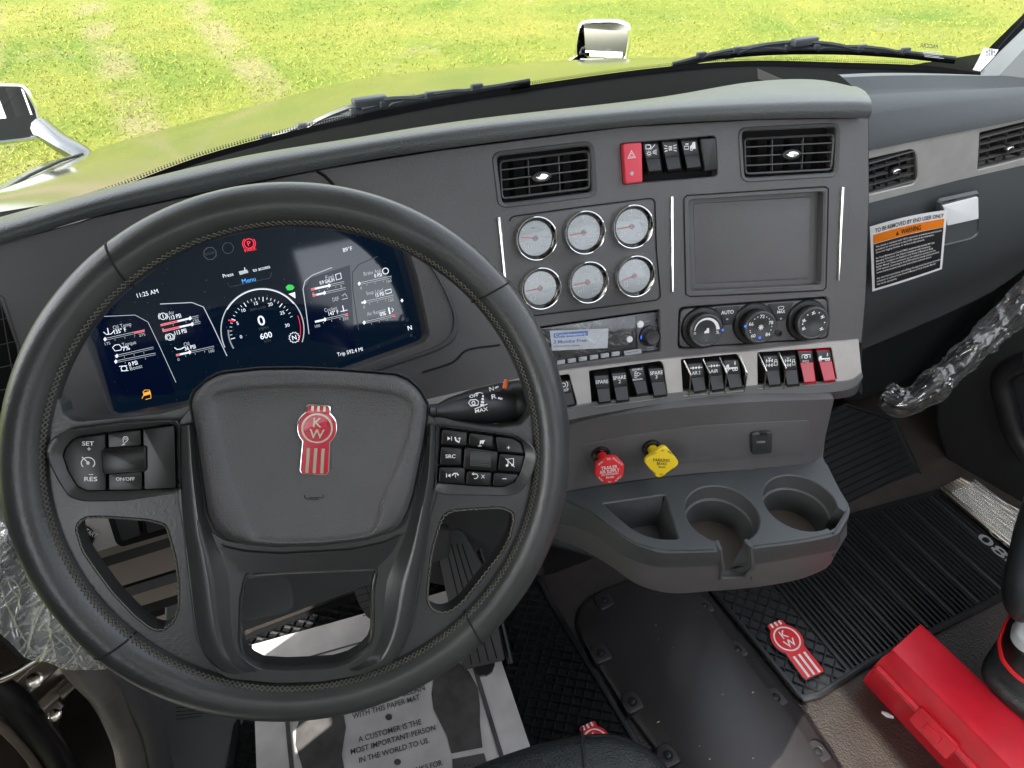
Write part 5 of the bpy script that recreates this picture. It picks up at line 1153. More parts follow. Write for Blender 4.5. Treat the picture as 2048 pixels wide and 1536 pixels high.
# ---------------- passenger side of the dash
PU = YP(.655); PD = YP(.655, -.18)
def passenger():
    n = 50
    r0 = catmull([YP(.765).hit(*q) for q in [(1700, 180), (1780, 176), (1870, 174), (1980, 174), (2043, 175), (2130, 190)]], n)
    s0 = catmull([PU.hit(*q) for q in [(1700, 309), (1742, 299), (1848, 277), (2048, 237), (2140, 218)]], n); s1 = catmull([PU.hit(*q) for q in [(1700, 413), (1742, 404), (1921, 358), (2048, 329), (2140, 308)]], n)
    m = MB(); m.loft([[q+Vector((0, .02, .012)) for q in r0], [q+Vector((0, -.002, .001)) for q in r0], [a.lerp(b, .08)+Vector((0, -.004, .0)) for a, b in zip(r0, s0)], [a.lerp(b, .3)+Vector((0, -.012, .018)) for a, b in zip(r0, s0)], [a.lerp(b, .6)+Vector((0, -.016, .022)) for a, b in zip(r0, s0)], [a.lerp(b, .9)+Vector((0, -.010, .008)) for a, b in zip(r0, s0)], [q+Vector((0, -.004, .001)) for q in s0], [q+Vector((0, .006, .001)) for q in s0]], mat('upper_panel_plastic', (.040, .045, .047), .55, spec=.25, bump=.4, bscale=800, var=.08, vscale=8))
    m.build('passenger_upper_panel', DB, 60)
    st = MB(); outl = [(1700, 310), (1742, 300), (1848, 278), (2048, 238), (2140, 219), (2140, 309), (2048, 330), (1921, 359), (1742, 405), (1700, 414)]
    h1 = [(1700, 325), (1826, 296), (1835, 310), (1838, 355), (1828, 370), (1700, 400)]; h2 = [(1958, 264), (2100, 230), (2100, 305), (1954, 342)]
    st.panel(PU, outl, [rpx(h1, 6), rpx(h2, 4)], 'silverd', depth=.02, outd=.01); st.build('silver_strip_passenger', DB)
    for h in (h1, h2): c = MB(); hh = inset(h, -4); c.add([PU.hit(*q)-PU.n*.022 for q in hh], [tuple(range(len(hh)))], 'void'); c.build('cavity', DB)
    vent(PU, [(1690, 341), (1831, 301), (1834, 362), (1692, 402)], (1791, 342), fins=(.3, .55, .8), bars=(.45, .62, .80))
    vent(PU, [(1960, 276), (2110, 238), (2106, 302), (1955, 339)], (2018, 297), fins=(.3, .6), bars=(.17, .4, .6))
    # glove box
    g0 = catmull([PU.hit(*q) for q in [(1700, 415), (1742, 406), (1921, 360), (2048, 331), (2140, 310)]], n); g2 = catmull([YP(.73).hit(*q) for q in [(1690, 712), (1722, 700), (1952, 600), (2060, 530), (2140, 470)]], n)
    g = MB(); outl = None
    G = [[a.lerp(b, t)+Vector((0, -.03*math.sin(math.pi*min(1, t*1.15))**1.0, 0)) for a, b in zip(g0, g2)] for t in (0, .03, .12, .3, .5, .7, .85, .97, 1)]
    g.loft([[q+Vector((0, .01, 0)) for q in g0]]+G+[[q+Vector((0, .03, 0)) for q in g2]], 'glove'); g.build('glove_box', DB, 60)
    pl = Pl(PU.hit(1920, 440), (0, -1, -.0)); off = -.018
    hp = Pl(Vector((PU.hit(1920, 440).x, .632, PU.hit(1920, 440).z)), (0, -1, .02))
    h = MB(); q = ccw(rnd(hp.L([(1880, 403), (1957, 386), (1957, 466), (1944, 477), (1888, 491), (1880, 485)]), .005, 3)); h.loft([[hp.W(a, b, -.004) for a, b in inset(q, -.003)], [hp.W(a, b, .001) for a, b in q], [hp.W(a, b, -.002) for a, b in inset(q, .002)]], 'glove', closed=True, cap1=False); h.flat(hp, inset(q, .002), -.001, 'glove')
    o = h.build('glove_box_handle', DB); l = MB(); l.prism(hp, rnd(hp.L([(1884, 411), (1955, 393), (1956, 437), (1893, 451), (1890, 430)]), .003, 3), -.001, .0016, 'whiteg', .0008); l.strokepx(hp, [(1897, 402), (1912, 398.5)], 2, .001, 'chrome'); l.build('latch', o)
    # dark lower kick under the glove box
    k0 = [q+Vector((0, .035, -.004)) for q in g2]; k1 = catmull([YP(.86).hit(*q) for q in [(1690, 800), (1730, 795), (1830, 748), (1990, 640), (2140, 560)]], n); m = MB(); m.loft([k0, k1, [q+Vector((0, .15, -.01)) for q in k1]], mat('kick_panel', (.018, .023, .026), .45)); m.build('lower_kick_panel', DB)
passenger()

# ================================================================== WARNING TAG
def tagcard():
    base = Vector((PU.hit(1800, 500).x, .618, PU.hit(1800, 500).z)); pl = Pl(base, (-.12, -1, -.05))
    m = MB(); cor = [(1740, 454), (1895, 420), (1884, 538), (1745, 583)]
    def cv(s, t): x, y = bilerp(cor, s, t); y -= 5*math.sin(math.pi*s)*(1-t)*.8-4*math.sin(math.pi*s)*t*.3; p = pl.hit(x, y, .006*math.sin(math.pi*s)+.004*(1-t)*s); return p
    def patch(s0, t0, s1, t1, off, mm, ns=14):
        rows = [[cv(s0+(s1-s0)*i/ns, t0+(t1-t0)*j/4)+pl.n*off for i in range(ns+1)] for j in range(5)]; m.loft(rows, mm)
    patch(0, 0, 1, 1, 0, 'white'); patch(.035, .135, .965, .275, .0004, 'orange'); patch(.035, .282, .965, .965, .0004, 'blackink'); patch(.0, .0, 1, 1, -.0006, 'white')
    o = m.build('warning_tag', None, loc=base); tag(o, 'white, orange and black printed warning tag hanging before the glove box', 'warning tag')
    g = MB()
    def line(s, sx0, sx1, t, h, mm, bold=True):
        v, f, x0, x1 = textmesh(s, bold); out_ = []
        for q in v: u = sx0+(sx1-sx0)*(q[0]-x0)/(x1-x0); tt = t-(q[1]-.345)/.69*h; out_.append(cv(u, tt)+pl.n*.0009)
        g.add(out_, f, mm)
    line('TO BE REMOVED BY END USER ONLY', .06, .95, .075, .062, 'blackink'); line('WARNING', .40, .66, .205, .075, 'blackink'); 
    a, b, c = cv(.33, .24)+pl.n*.0009, cv(.37, .24)+pl.n*.0009, cv(.35, .175)+pl.n*.0009; g.add([a, b, c], [(0, 1, 2)], 'blackink')
    L_ = ['This chassis is equipped with VECU electronic architecture and includes', 'provisions for connections to the J1939 network for telematics,', 'electronic logging devices, or various body controls.', '',
          'Per Truck Maintenance Council (TMC) recommended practice RP 1226', 'Managing Dimensions, this chassis is equipped with Accessory', "Connector. Locations are detailed in the Owner's Manual or Body", 'Builder Manual. These connectors can be utilized to connect to the', 'J1939 network. Connecting to the J1939 network outside of the provided', 'service breakout points may cause intermittent network errors.', '',
          'Any electrical connections not utilizing the approved locations (provided', "connectors as outlined in the Owner's Manual or Body Builder Manual", 'may not be appropriate.']
    for i, s in enumerate(L_):
        if s: line(s, .06, .06+.0124*len(s), .325+.0445*i, .026, 'white', True)
    g.build('lettering', o)
tagcard()

# ================================================================== STEERING WHEEL
def proj(P):
    d = P-CAM; return (1024+FPX*d.dot(RT)/d.dot(FW), 768-FPX*d.dot(UP)/d.dot(FW))
az, el = R_(-8.1), R_(32.5)
WC = Vector((.008, .441, .821)); WN = Vector((math.sin(az)*math.cos(el), -math.cos(az)*math.cos(el), math.sin(el)))
WPl = Pl(WC, WN); RM, RA = .2105, .0178
class OffPl:
    def __init__(s, pl, off): s.pl, s.off = pl, off
    def hit(s, x, y): return s.pl.hit(x, y, s.off)
    def normal(s, x, y): return s.pl.n
def polar(poly, c, n):
    c = Vector(c); out = []; P = [Vector(p) for p in poly]
    for k in range(n):
        a = 2*math.pi*k/n; d = Vector((math.cos(a), math.sin(a))); best = None
        for i in range(len(P)):
            p, q = P[i]-c, P[(i+1) % len(P)]-c; e = q-p; den = d.x*e.y-d.y*e.x
            if abs(den) < 1e-12: continue
            t = (p.x*e.y-p.y*e.x)/den; u = (p.x*d.y-p.y*d.x)/den
            if t > 0 and -1e-9 <= u <= 1+1e-9 and (best is None or t > best): best = t
        out.append(tuple(c+d*(best or 0)))
    return out
def badge(mb, fr, sc, h, edge, fill, ink, border=True):
    """oval-and-bars emblem with the letters K and W; fr is a frame centred on the ring"""
    def arc_(a0, a1, n=14): return [(math.cos(R_(a0+(a1-a0)*k/n)), math.sin(R_(a0+(a1-a0)*k/n))) for k in range(n+1)]
    P = [(.60, 1.12), (.45, 1.2), (-.45, 1.2), (-.60, 1.12), (-.61, .80)]+arc_(128, 225)+[(-.75, -2.2), (-.62, -2.42), (.62, -2.42), (.75, -2.2)]+arc_(-45, 52)+[(.61, .80)]
    P = [(x*sc, y*sc) for x, y in P]
    mb.prism(fr, P, 0, h, edge, h*.3); mb.prism(fr, inset(P, sc*.07), h, h*1.08, fill, h*.05); z = h*1.15
    cp = Pl(fr.W(0, 0, z), fr.n, fr.u); cp.r = fr.r; cp.u = fr.u
    mb.stroke(cp, circle(0, 0, sc*.72, 40), sc*.09, 0, ink, True)
    T(mb, cp, 'K', 0, sc*.30, sc*.46, ink); T(mb, cp, 'W', 0, -sc*.28, sc*.44, ink, w_=sc*.72)
    for x in (-.36, 0, .36): mb.stroke(cp, [(x*sc, -1.02*sc), (x*sc, -2.3*sc)], sc*.15, 0, ink); mb.stroke(cp, [(x*sc*.8, .86*sc), (x*sc*.8, 1.13*sc)], sc*.13, 0, ink)
def wheel():
    t = thing('steering_wheel', WC, 'black leather steering wheel with red badge and button pads before the dashboard', 'steering wheel')
    m = MB(); N, K = 160, 28; rows = []
    def rp(a, ph, ra=RA, dr=0): 
        r = RM-ra*math.cos(ph); return WPl.W(r*math.cos(a), r*math.sin(a), ra*1.0*math.sin(ph)+dr)
    for i in range(N+1): a = 2*math.pi*i/N; rows.append([rp(a, 2*math.pi*k/K) for k in range(K)])
    m.loft(rows, 'leather', closed=True, flip=True); rim = m.build('rim', t, 80)
    # seams between the leather panels
    for px, py in ((232, 520), (987, 577), (237, 1282), (945, 1250)):
        s = MB(); x, y = WPl.loc(px, py); a = math.atan2(y, x); s.tube([rp(a+.035*math.cos(k/24*6.283)*(.6 if True else 0), k/24*6.283, RA+.0002) for k in range(24)], .0009, 'seam', 6, closed=True); s.build('seam', rim)
    # cross stitching along the inside edge
    s = MB(); n = 300; A, B = [], []
    for i in range(n):
        a = 2*math.pi*i/n; zig = (1 if i % 2 else -1); A.append(rp(a, R_(34)+zig*R_(7), RA+.0006)); B.append(rp(a, R_(34)-zig*R_(7), RA+.0008))
    s.tube(A, .00065, 'thread', 4, closed=True); s.tube(B, .00065, 'thread', 4, closed=True)
    s.build('stitching', rim)
    # leather spokes: disc with four openings
    outer = [proj(WPl.W(.200*math.cos(k/72*6.283), .200*math.sin(k/72*6.283), .006)) for k in range(72)]
    LL = [(153.6, 1058), (160, 1044), (174.5, 1036), (216, 1036), (297, 1042), (330, 1051), (336, 1068), (349, 1115), (356, 1167), (356, 1216), (345, 1244), (324, 1260), (303, 1256), (272, 1232), (227, 1185), (188, 1132), (167, 1101)]
    LR = [(887, 1034), (905, 1023), (956, 1019), (1004, 1017), (1024, 1026), (1026, 1040), (1018, 1074), (1001, 1106), (972, 1142), (927, 1200), (903, 1220), (882, 1225), (864, 1217), (856, 1200), (858, 1165), (864, 1114), (869, 1088), (880, 1054)]
    BC = [(497, 1151), (620, 1146), (748, 1141), (741, 1180), (741, 1233), (740, 1269), (733, 1290), (718, 1306), (694, 1320), (664, 1329), (617, 1332), (569, 1334), (524, 1331), (504, 1321), (489, 1305), (484, 1281), (486, 1198)]
    a0 = math.atan2(*reversed(WPl.loc(1058, 800))); a1 = math.atan2(*reversed(WPl.loc(126, 790))); 
    if a1 < a0: a1 += 2*math.pi
    TOPH = [proj(WPl.W(.197*math.cos(a0+(a1-a0)*k/50), .197*math.sin(a0+(a1-a0)*k/50), .004)) for k in range(51)]+[(124, 803), (130, 826), (143, 836), (158, 839), (236, 832), (314, 825), (353, 815), (388, 804), (430, 800), (800, 800), (860, 822), (914, 839), (960, 848), (1002, 852), (1041, 846), (1055, 832)]
    LL, LR = rnd(LL, 9, 3), rnd(LR, 9, 3); hs = [LL, LR, BC, TOPH]; sp = MB(); sf = OffPl(WPl, .004)
    sp.panel(sf, outer, [inset(h, -5) for h in hs], 'leather', depth=.02, outd=0, grid=34, step=10, lip=2)
    for h in hs:
        g = inset(resamp_t(inset(h, -5), 6), 2); r = [[WPl.hit(x, y, .003) for x, y in g]]
        for ins, z in ((1.5, .0005), (3.0, -.004), (3.5, -.010), (2.0, -.016), (-2, -.02)): r.append([WPl.hit(x, y, z) for x, y in inset(g, ins)])
        sp.loft(r, 'leather', closed=True)
    sp.build('spoke', t, 70)
    for h in (LL, LR):   # stitching round the lower openings
        s = MB(); g = resamp_t(inset(h, -1.5), 5); s.tube([WPl.hit(x+(1.4 if i % 2 else -1.4), y+(1.2 if i % 2 else -1.2), .0035) for i, (x, y) in enumerate(g)], .0006, 'thread', 4, closed=True); s.build('stitching', t)
    # satin trim around the hub
    tr = MB(); P = [(390, 806), (420, 790), (800, 790), (858, 822), (873, 850), (873, 985), (866, 1010), (858, 1040), (848, 1110), (834, 1189), (822, 1251), (807, 1293), (781, 1329), (733, 1347), (644, 1363), (554, 1366), (460, 1357), (436, 1345), (412, 1314), (394, 1279), (380, 1174), (370, 1080), (364, 1040), (357, 1005), (357, 985), (358, 846)]
    P = rnd(P, 6, 3); tr.panel(OffPl(WPl, .009), P, [inset(rnd(BC, 6, 2), -9)], 'spoke', depth=.010, outd=.008, lip=2.5, grid=30); 
    g = resamp_t(inset(rnd(BC, 6, 2), -7), 8); tr.loft([[WPl.hit(x, y, z) for x, y in inset(g, i)] for i, z in ((0, .0085), (3, .006), (5.5, .0), (6.5, -.012))], 'spoke', closed=True); tr.build('centre_trim', t, 50)
    for side, pr in (('l', [(850, 359, 378, 400), (950, 360, 385, 409), (1050, 366, 398, 432), (1110, 374, 411, 462), (1160, 380, 420, 484), (1250, 391, 433, 482), (1300, 404, 446, 487), (1330, 425, 466, 500), (1345, 450, 492, 530)]), ('r', [(850, 872, 862, 852), (950, 871, 856, 832), (1050, 857, 838, 800), (1110, 848, 826, 772), (1160, 838, 814, 746), (1250, 822, 795, 743), (1300, 804, 776, 733), (1325, 784, 755, 712), (1342, 750, 715, 685)])):
        cols = [catmull([(r_[k], r_[0]) for r_ in pr], 40) for k in (1, 2, 3)]; g = MB()
        A_ = [WPl.hit(q.x, q.y, .0085) for q in cols[0]]; B_ = [WPl.hit(q.x, q.y, .0180) for q in cols[1]]; C_ = [WPl.hit(q.x, q.y, .0055) for q in cols[2]]
        rw = [A_, [a.lerp(b, .45)+WN*.003 for a, b in zip(A_, B_)], [a.lerp(b, .85)+WN*.0012 for a, b in zip(A_, B_)], B_, [b.lerp(c, .15)-WN*.0002 for b, c in zip(B_, C_)], [b.lerp(c, .55)-WN*.002 for b, c in zip(B_, C_)], C_]
        g.loft(rw if side == 'l' else rw[::-1], 'spoke'); g.build('spoke_fairing', t, 60)
    # pods
    def pod(out_, inn, name):
        q = ccw(WPl.L(out_, .010)); m = MB(); q = rnd(q, .003, 3); i_ = polar(WPl.L(inn, .010), (sum(a for a, b in WPl.L(inn, .01))/len(inn), sum(b for a, b in WPl.L(inn, .01))/len(inn)), 80)
        c = (sum(a for a, b in i_)/80, sum(b for a, b in i_)/80); o_ = polar(q, c, 80); i_ = polar(WPl.L(inn, .010), c, 80)
        mid = [((a+c_)/2, (b+d)/2) for (a, b), (c_, d) in zip(o_, i_)]
        m.loft([[WPl.W(a, b, .004) for a, b in o_], [WPl.W(a, b, .012) for a, b in o_], [WPl.W(a*.3+c_*.7, b*.3+d*.7, .0125) for (a, b), (c_, d) in zip(mid, o_)], [WPl.W(a, b, .011) for a, b in mid], [WPl.W(a, b, .009) for a, b in i_], [WPl.W(a, b, .004) for a, b in i_]], 'spoke', closed=True)
        m.prism(WPl, i_, .004, .006, 'void'); return m.build(name, t, 40)
    def button(par, pts, h, m, marks=None, bev=.0012, off=.011):
        b = MB(); P = rnd(inset(WPl.L(pts, off), .0003), .0018, 4); b.prism(WPl, P, .005, off+h, m, min(bev, .0016)*.6); o = b.build('button', par)
        if marks: g = MB(); marks(g, off+h+.0003); g.build('marking', o)
        return o
    lo = pod([(93, 901), (103, 878), (132, 860), (247, 845), (361, 840), (362, 984), (250, 1001), (170, 1002), (140, 994), (118, 960), (100, 925)], [(124, 912), (129, 896), (142, 880), (158, 872), (250, 860), (352, 847), (355, 978), (260, 982), (174, 983), (153, 974), (134, 943)], 'button_pad')
    tx = lambda g, z, s, x, y, h, w_=None: g.text(WPl, s, x, y, h, z, 'white', 0, w_, True)
    def m1(g, z):
        tx(g, z, 'SET', 176, 887, 8, 24); tx(g, z, '+', 178, 898, 9); tx(g, z, '-', 182, 947.5, 9, 9); tx(g, z, 'RES', 181.5, 958, 8.5, 26)
        g.strokepx(WPl, [(176+13.5*math.cos(R_(a)), 926-11*math.sin(R_(a))) for a in range(-45, 230, 15)], 2, z, 'white'); g.strokepx(WPl, [(164, 914), (178, 927)], 2.2, z, 'white'); g.polypx(WPl, [(176+3.5*math.cos(k/10*6.283), 926+3.5*math.sin(k/10*6.283)) for k in range(10)], z, 'white')
    def m2(g, z): g.strokepx(WPl, [(251+5*math.cos(R_(a)), 878-5*math.sin(R_(a))) for a in range(-30, 215, 20)]+[(246, 889)], 1.4, z, 'white', True); g.strokepx(WPl, [(251+2*math.cos(k/8*6.283), 877.5+2*math.sin(k/8*6.283)) for k in range(8)], 1, z, 'white', True); g.strokepx(WPl, [(243, 890), (250, 889)], 1.4, z, 'white')
    button(lo, [(126, 911), (131, 897), (144, 882), (159, 874), (212, 866.5), (214, 981), (175, 982), (154, 972), (137, 943)], .001, 'btn', m1)
    button(lo, [(215, 866), (282, 858), (284, 891), (216, 897)], .001, 'btn', m2); button(lo, [(216, 946), (285, 941), (286, 980), (217, 981)], .001, 'btn', lambda g, z: tx(g, z, 'ON/OFF', 250.5, 958, 6.5, 37))
    button(lo, [(285, 857.5), (350, 849), (353, 976), (288, 980)], .001, 'btn')
    button(lo, [(203, 899), (209, 895), (289, 889.5), (295, 893), (296, 939), (291, 943), (212, 948), (207, 944)], .003, 'btn', None, .003)
    b = MB(); b.prism(WPl, rnd(WPl.L([(219, 901), (282, 897), (283, 934), (221, 940)], .014), .001, 2), .013, .0138, mat('thumb_pad', (.09, .065, .055), .5)); b.build('thumb_pad', lo)
    ro = pod([(870, 849), (930, 856), (985, 864), (1041, 873), (1067, 893), (1074, 915), (1066, 940), (1058, 961), (1038, 986), (1013, 991), (940, 990), (877, 988), (869, 980)], [(880, 855), (942, 863), (1024, 874), (1044, 884), (1052, 910), (1041, 947), (1030, 966), (1007, 975), (940, 972), (875, 967)], 'button_pad')
    def st(pts, w_=1.6): return lambda g, z: g.strokepx(WPl, pts, w_, z, 'white')
    def mA(g, z): g.polypx(WPl, [(895, 873), (901, 877), (895, 881)], z, 'white'); g.strokepx(WPl, [(903, 873), (903, 881)], 1.6, z, 'white'); g.strokepx(WPl, [(910, 874), (912, 881), (919, 885)], 3, z, 'white'); g.strokepx(WPl, [(919, 883), (919, 875)], 1.4, z, 'white'); g.strokepx(WPl, [(916, 878), (919, 875), (922, 878)], 1.3, z, 'white')
    def mB(g, z): g.polypx(WPl, [(960, 881), (970, 880), (966, 889), (963, 886), (959, 891)], z, 'white'); g.strokepx(WPl, [(956, 892), (963, 892)], 1.4, z, 'white')
    def mC(g, z): g.strokepx(WPl, [(1016, 931), (1016, 918), (1027, 917), (1027, 930)], 1.6, z, 'white'); g.polypx(WPl, circle(1014, 931, 2.6, 8), z, 'white'); g.polypx(WPl, circle(1025, 930, 2.6, 8), z, 'white'); g.strokepx(WPl, [(1011, 917), (1029, 934)], 1.3, z, 'white')
    def mD(g, z): g.strokepx(WPl, [(893, 947), (893, 955)], 1.6, z, 'white'); g.polypx(WPl, [(901, 947), (895, 951), (901, 955)], z, 'white'); g.strokepx(WPl, [(904, 951), (908, 947), (914, 947), (917, 951)], 2.6, z, 'white'); g.strokepx(WPl, [(911, 949), (911, 955)], 1.3, z, 'white')
    def mE(g, z): g.strokepx(WPl, [(948, 950), (944, 948), (948, 945)], 1.4, z, 'white'); g.strokepx(WPl, [(944, 948), (954, 948), (956, 953), (953, 957), (948, 957)], 1.5, z, 'white'); tx(g, z, 'X', 966, 953, 7)
    button(ro, [(883, 857), (935, 864), (933, 892), (881, 889)], .001, 'btn', mA); button(ro, [(938, 864.5), (987, 871.5), (986, 896), (936, 890)], .001, 'btn', mB); button(ro, [(990, 872), (1024, 876), (1041, 886), (1049, 908), (995, 904)], .001, 'btn', lambda g, z: tx(g, z, '+', 1017, 895.5, 9))
    button(ro, [(881, 892), (924, 896), (923, 931), (879, 930)], .001, 'btn', lambda g, z: tx(g, z, 'SRC', 901, 912.5, 7, 20)); button(ro, [(998, 906), (1049, 911), (1040, 944), (995, 941)], .001, 'btn', mC)
    button(ro, [(878, 933), (931, 934), (929, 968), (876, 965)], .001, 'btn', mD); button(ro, [(933, 941), (984, 944), (981, 972), (931, 969)], .001, 'btn', mE); button(ro, [(987, 944), (1038, 948), (1028, 964), (1006, 973), (984, 972)], .001, 'btn', lambda g, z: tx(g, z, '-', 1009, 956, 8, 8))
    button(ro, [(930, 893), (994, 902), (996, 907), (992, 942), (987, 943), (928, 938), (925, 934), (927, 897)], .002, 'btn', None, .002)
    b = MB(); 
    for k in range(9): y0 = 905+k*3.2; b.tube([WPl.hit(940, y0-1.5, .014+.003*math.sin(k/8*3.14)), WPl.hit(981, y0+2, .014+.003*math.sin(k/8*3.14))], .0012, 'spoke', 6)
    b.build('thumb_roller', ro)
    # airbag hub
    H = [(384, 804), (392, 784), (416, 761), (444, 749), (522, 741), (600, 740), (673, 743), (741, 748), (790, 752), (815, 762), (838, 782), (853, 810), (852, 836), (843, 896), (826, 981), (815, 1017), (801, 1046), (781, 1063), (730, 1080), (645, 1090), (560, 1093), (497, 1089), (457, 1078), (432, 1058), (418, 1026), (408, 961), (395, 870)]
    I = [(424, 796), (440, 784), (520, 775), (620, 773), (700, 776), (790, 787), (815, 799), (826, 820), (817, 870), (803, 905), (783, 955), (760, 1005), (756, 1040), (742, 1064), (700, 1073), (630, 1079), (560, 1080), (510, 1074), (494, 1050), (486, 1018), (465, 974), (445, 902), (430, 830)]
    cz = WPl.loc(625, 905, .022); n = 120; h = polar(WPl.L(H, .014), cz, n); h2 = polar(WPl.L(H, .026), cz, n); i_ = polar(WPl.L(I, .022), cz, n)
    def mix(a, b, s): return [(p[0]*(1-s)+q[0]*s, p[1]*(1-s)+q[1]*s) for p, q in zip(a, b)]
    m = MB(); rows = []
    for pts, z in ((h, -.01), (h, .016), (mix(h2, i_, .03), .0195), (mix(h2, i_, .10), .0222), (mix(h2, i_, .25), .0240), (mix(h2, i_, .6), .0248), (mix(h2, i_, .88), .0244), (i_, .0228), (mix(i_, [cz]*n, .035), .0214), (mix(i_, [cz]*n, .5), .0215), (mix(i_, [cz]*n, .98), .022)):
        rows.append([WPl.W(a, b, z) for a, b in pts])
    m.loft(rows, 'hub', closed=True, cap1=True); hub = m.build('airbag_cover', t, 60)
    g = MB(); o1 = mix(h, i_, -.22); g.loft([[WPl.W(a, b, .0098) for a, b in h], [WPl.W(a, b, .0100) for a, b in mix(h, i_, -.10)], [WPl.W(a, b, .0112) for a, b in mix(h, i_, -.16)], [WPl.W(a, b, .0092) for a, b in o1]], ['void', 'spoke', 'spoke'], closed=True); g.build('hub_surround', t, 60)
    g = MB(); g.polypx(WPl, [(438, 1092), (462, 1122), (488, 1146), (620, 1141), (752, 1137), (778, 1112), (805, 1068), (770, 1085), (700, 1100), (560, 1108), (490, 1104)], .0118, 'black'); g.build('hub_shade', t)  # flat black patch painting the shaded zone below the hub
    g = MB(); g.strokepx(WPl, [(609, 990), (610, 996), (618, 999)], 2, .0222, 'seam'); g.strokepx(WPl, [(618, 997), (638, 997)], 6, .0222, 'spoke'); g.strokepx(WPl, [(638, 995), (646, 996), (647, 990)], 2, .0222, 'seam'); g.build('horn_mark', hub)
    g = MB(); c = WPl.loc(634.5, 856, .024); up_ = Vector(WPl.loc(639, 806, .024))-Vector(WPl.loc(629, 958, .024)); fr = Pl(WPl.W(*c, .0215), WN); fr.u = (WPl.r*up_.x+WPl.u*up_.y).normalized(); fr.r = fr.u.cross(fr.n)
    sc = abs(WPl.loc(676.5, 856, .024)[0]-WPl.loc(592.5, 856, .024)[0])/2; badge(g, fr, sc, .0035, 'chrome', 'enamel', 'gold'); g.build('badge', hub)
def resamp_t(p, step): return [tuple(q) for q in resamp(ccw(p), step)]
wheel()
def column():
    base = WPl.W(0, 0, -.10); t = thing('steering_column', base, 'dark steering column shroud with a lettered shift stalk behind the wheel', 'steering column')
    m = MB(); m.tube([WPl.W(0, 0, -.012), WPl.W(0, 0, -.03), WPl.W(0, -.0, -.07)], [.06, .055, .05], 'black', 24)
    fr = Pl(WPl.W(0, 0, -.07), WN); q = rnd([(-.085, -.06), (.085, -.06), (.075, .055), (-.075, .055)], .03, 5); m.prism(fr, q, -.30, .02, 'trim', .01); m.build('shroud', t)
    s = MB(); P = [CAM+ray(868, 822)*.60, CAM+ray(900, 818)*.612, CAM+ray(950, 812)*.63, CAM+ray(1008, 806)*.65, CAM+ray(1009, 806)*.6505, CAM+ray(1014, 805.5)*.652, CAM+ray(1058, 801)*.665]
    s.tube(P, [.004, .010, .0155, .0192, .0178, .0196, .0205], 'key', 28); s.tube([WPl.W(.05, .02, -.06), P[0], P[1]], .006, 'key', 12); st_ = s.build('stalk', t, 50)
    ax_ = (P[3]-P[1]).normalized(); c = CAM+ray(965, 806)*.6355; nn_ = (CAM-c).normalized(); nn_ = (nn_-ax_*nn_.dot(ax_)).normalized(); g = MB(); pl = Pl(c+nn_*.0185, nn_); T_ = lambda s, x, y, h, w_=None, sl=-.12: g.text(pl, s, x, y, h, 0, 'white', sl, w_, True)
    T_('N', 983, 777.5, 8, 9, -.25); g.strokepx(pl, [(990, 776), (997, 773)], 2.6, 0, 'white'); T_('R', 988, 793, 9, 10, -.2); g.strokepx(pl, [(996, 796), (1005, 798)], 3.2, 0, 'white'); T_('OFF', 948, 791.5, 6, 18, -.2); T_('MAX', 963, 820, 7, 26, -.2)
    for k in range(4): g.strokepx(pl, [(966-k*.5, 790+k*6), (966-k*.5, 794.5+k*6)], 3+k*1.6, 0, 'white')
    g.strokepx(pl, [(937, 806), (941, 800), (952, 799), (957, 803), (956, 810), (942, 812)], 1.6, 0, 'white', True); g.strokepx(pl, [(947+3.4*math.cos(k/8*6.283), 806+3.4*math.sin(k/8*6.283)) for k in range(8)], 1.6, 0, 'white', True); g.strokepx(pl, [(950, 787), (960, 785), (966, 787)], 1.2, 0, 'white'); g.strokepx(pl, [(949, 818), (975, 808)], 1.4, 0, 'white')
    g.build('lettering', st_)
    g = MB(); g.tube([CAM+ray(1009, 777)*.632, CAM+ray(1013, 760)*.634], .0022, mat('orange_mark', (.8, .15, .04), .4), 6); g.build('indicator', st_)
column()

# ================================================================== FLOOR THINGS
FL = ZP(0)
def hatch(poly, d, sp, off=0):
    d = Vector(d).normalized(); nn = Vector((-d.y, d.x)); ks = [Vector(p).dot(nn) for p in poly]; segs = []; k = math.floor(min(ks)/sp)*sp+off
    while k < max(ks):
        xs = []
        for i in range(len(poly)):
            a, b = Vector(poly[i]), Vector(poly[(i+1) % len(poly)]); ka, kb = a.dot(nn)-k, b.dot(nn)-k
            if (ka > 0) != (kb > 0): q = a.lerp(b, ka/(ka-kb)); xs.append(q.dot(d))
        xs.sort()
        for a, b in zip(xs[::2], xs[1::2]):
            if b-a > .004: segs.append((nn*k+d*a, nn*k+d*b))
        k += sp
    return segs
def ridge(m, pl, a, b, w_, z0, h, mm):
    d = (b-a).normalized(); n = Vector((-d.y, d.x)); A = [a-n*w_/2, a-n*w_*.2, a+n*w_*.2, a+n*w_/2]; B = [q+(b-a) for q in A]; Z = [z0, z0+h, z0+h, z0]
    m.loft([[pl.W(q.x, q.y, z) for q, z in zip(A, Z)], [pl.W(q.x, q.y, z) for q, z in zip(B, Z)]], mm)
def border(m, pl, poly, w_, z0, h, mm):
    q = ccw(poly); m.loft([[pl.W(a, b, z0-.006) for a, b in q], [pl.W(a, b, z0+h*.7) for a, b in q], [pl.W(a, b, z0+h) for a, b in inset(q, w_*.2)], [pl.W(a, b, z0+h) for a, b in inset(q, w_*.8)], [pl.W(a, b, z0) for a, b in inset(q, w_)]], mm, closed=True)
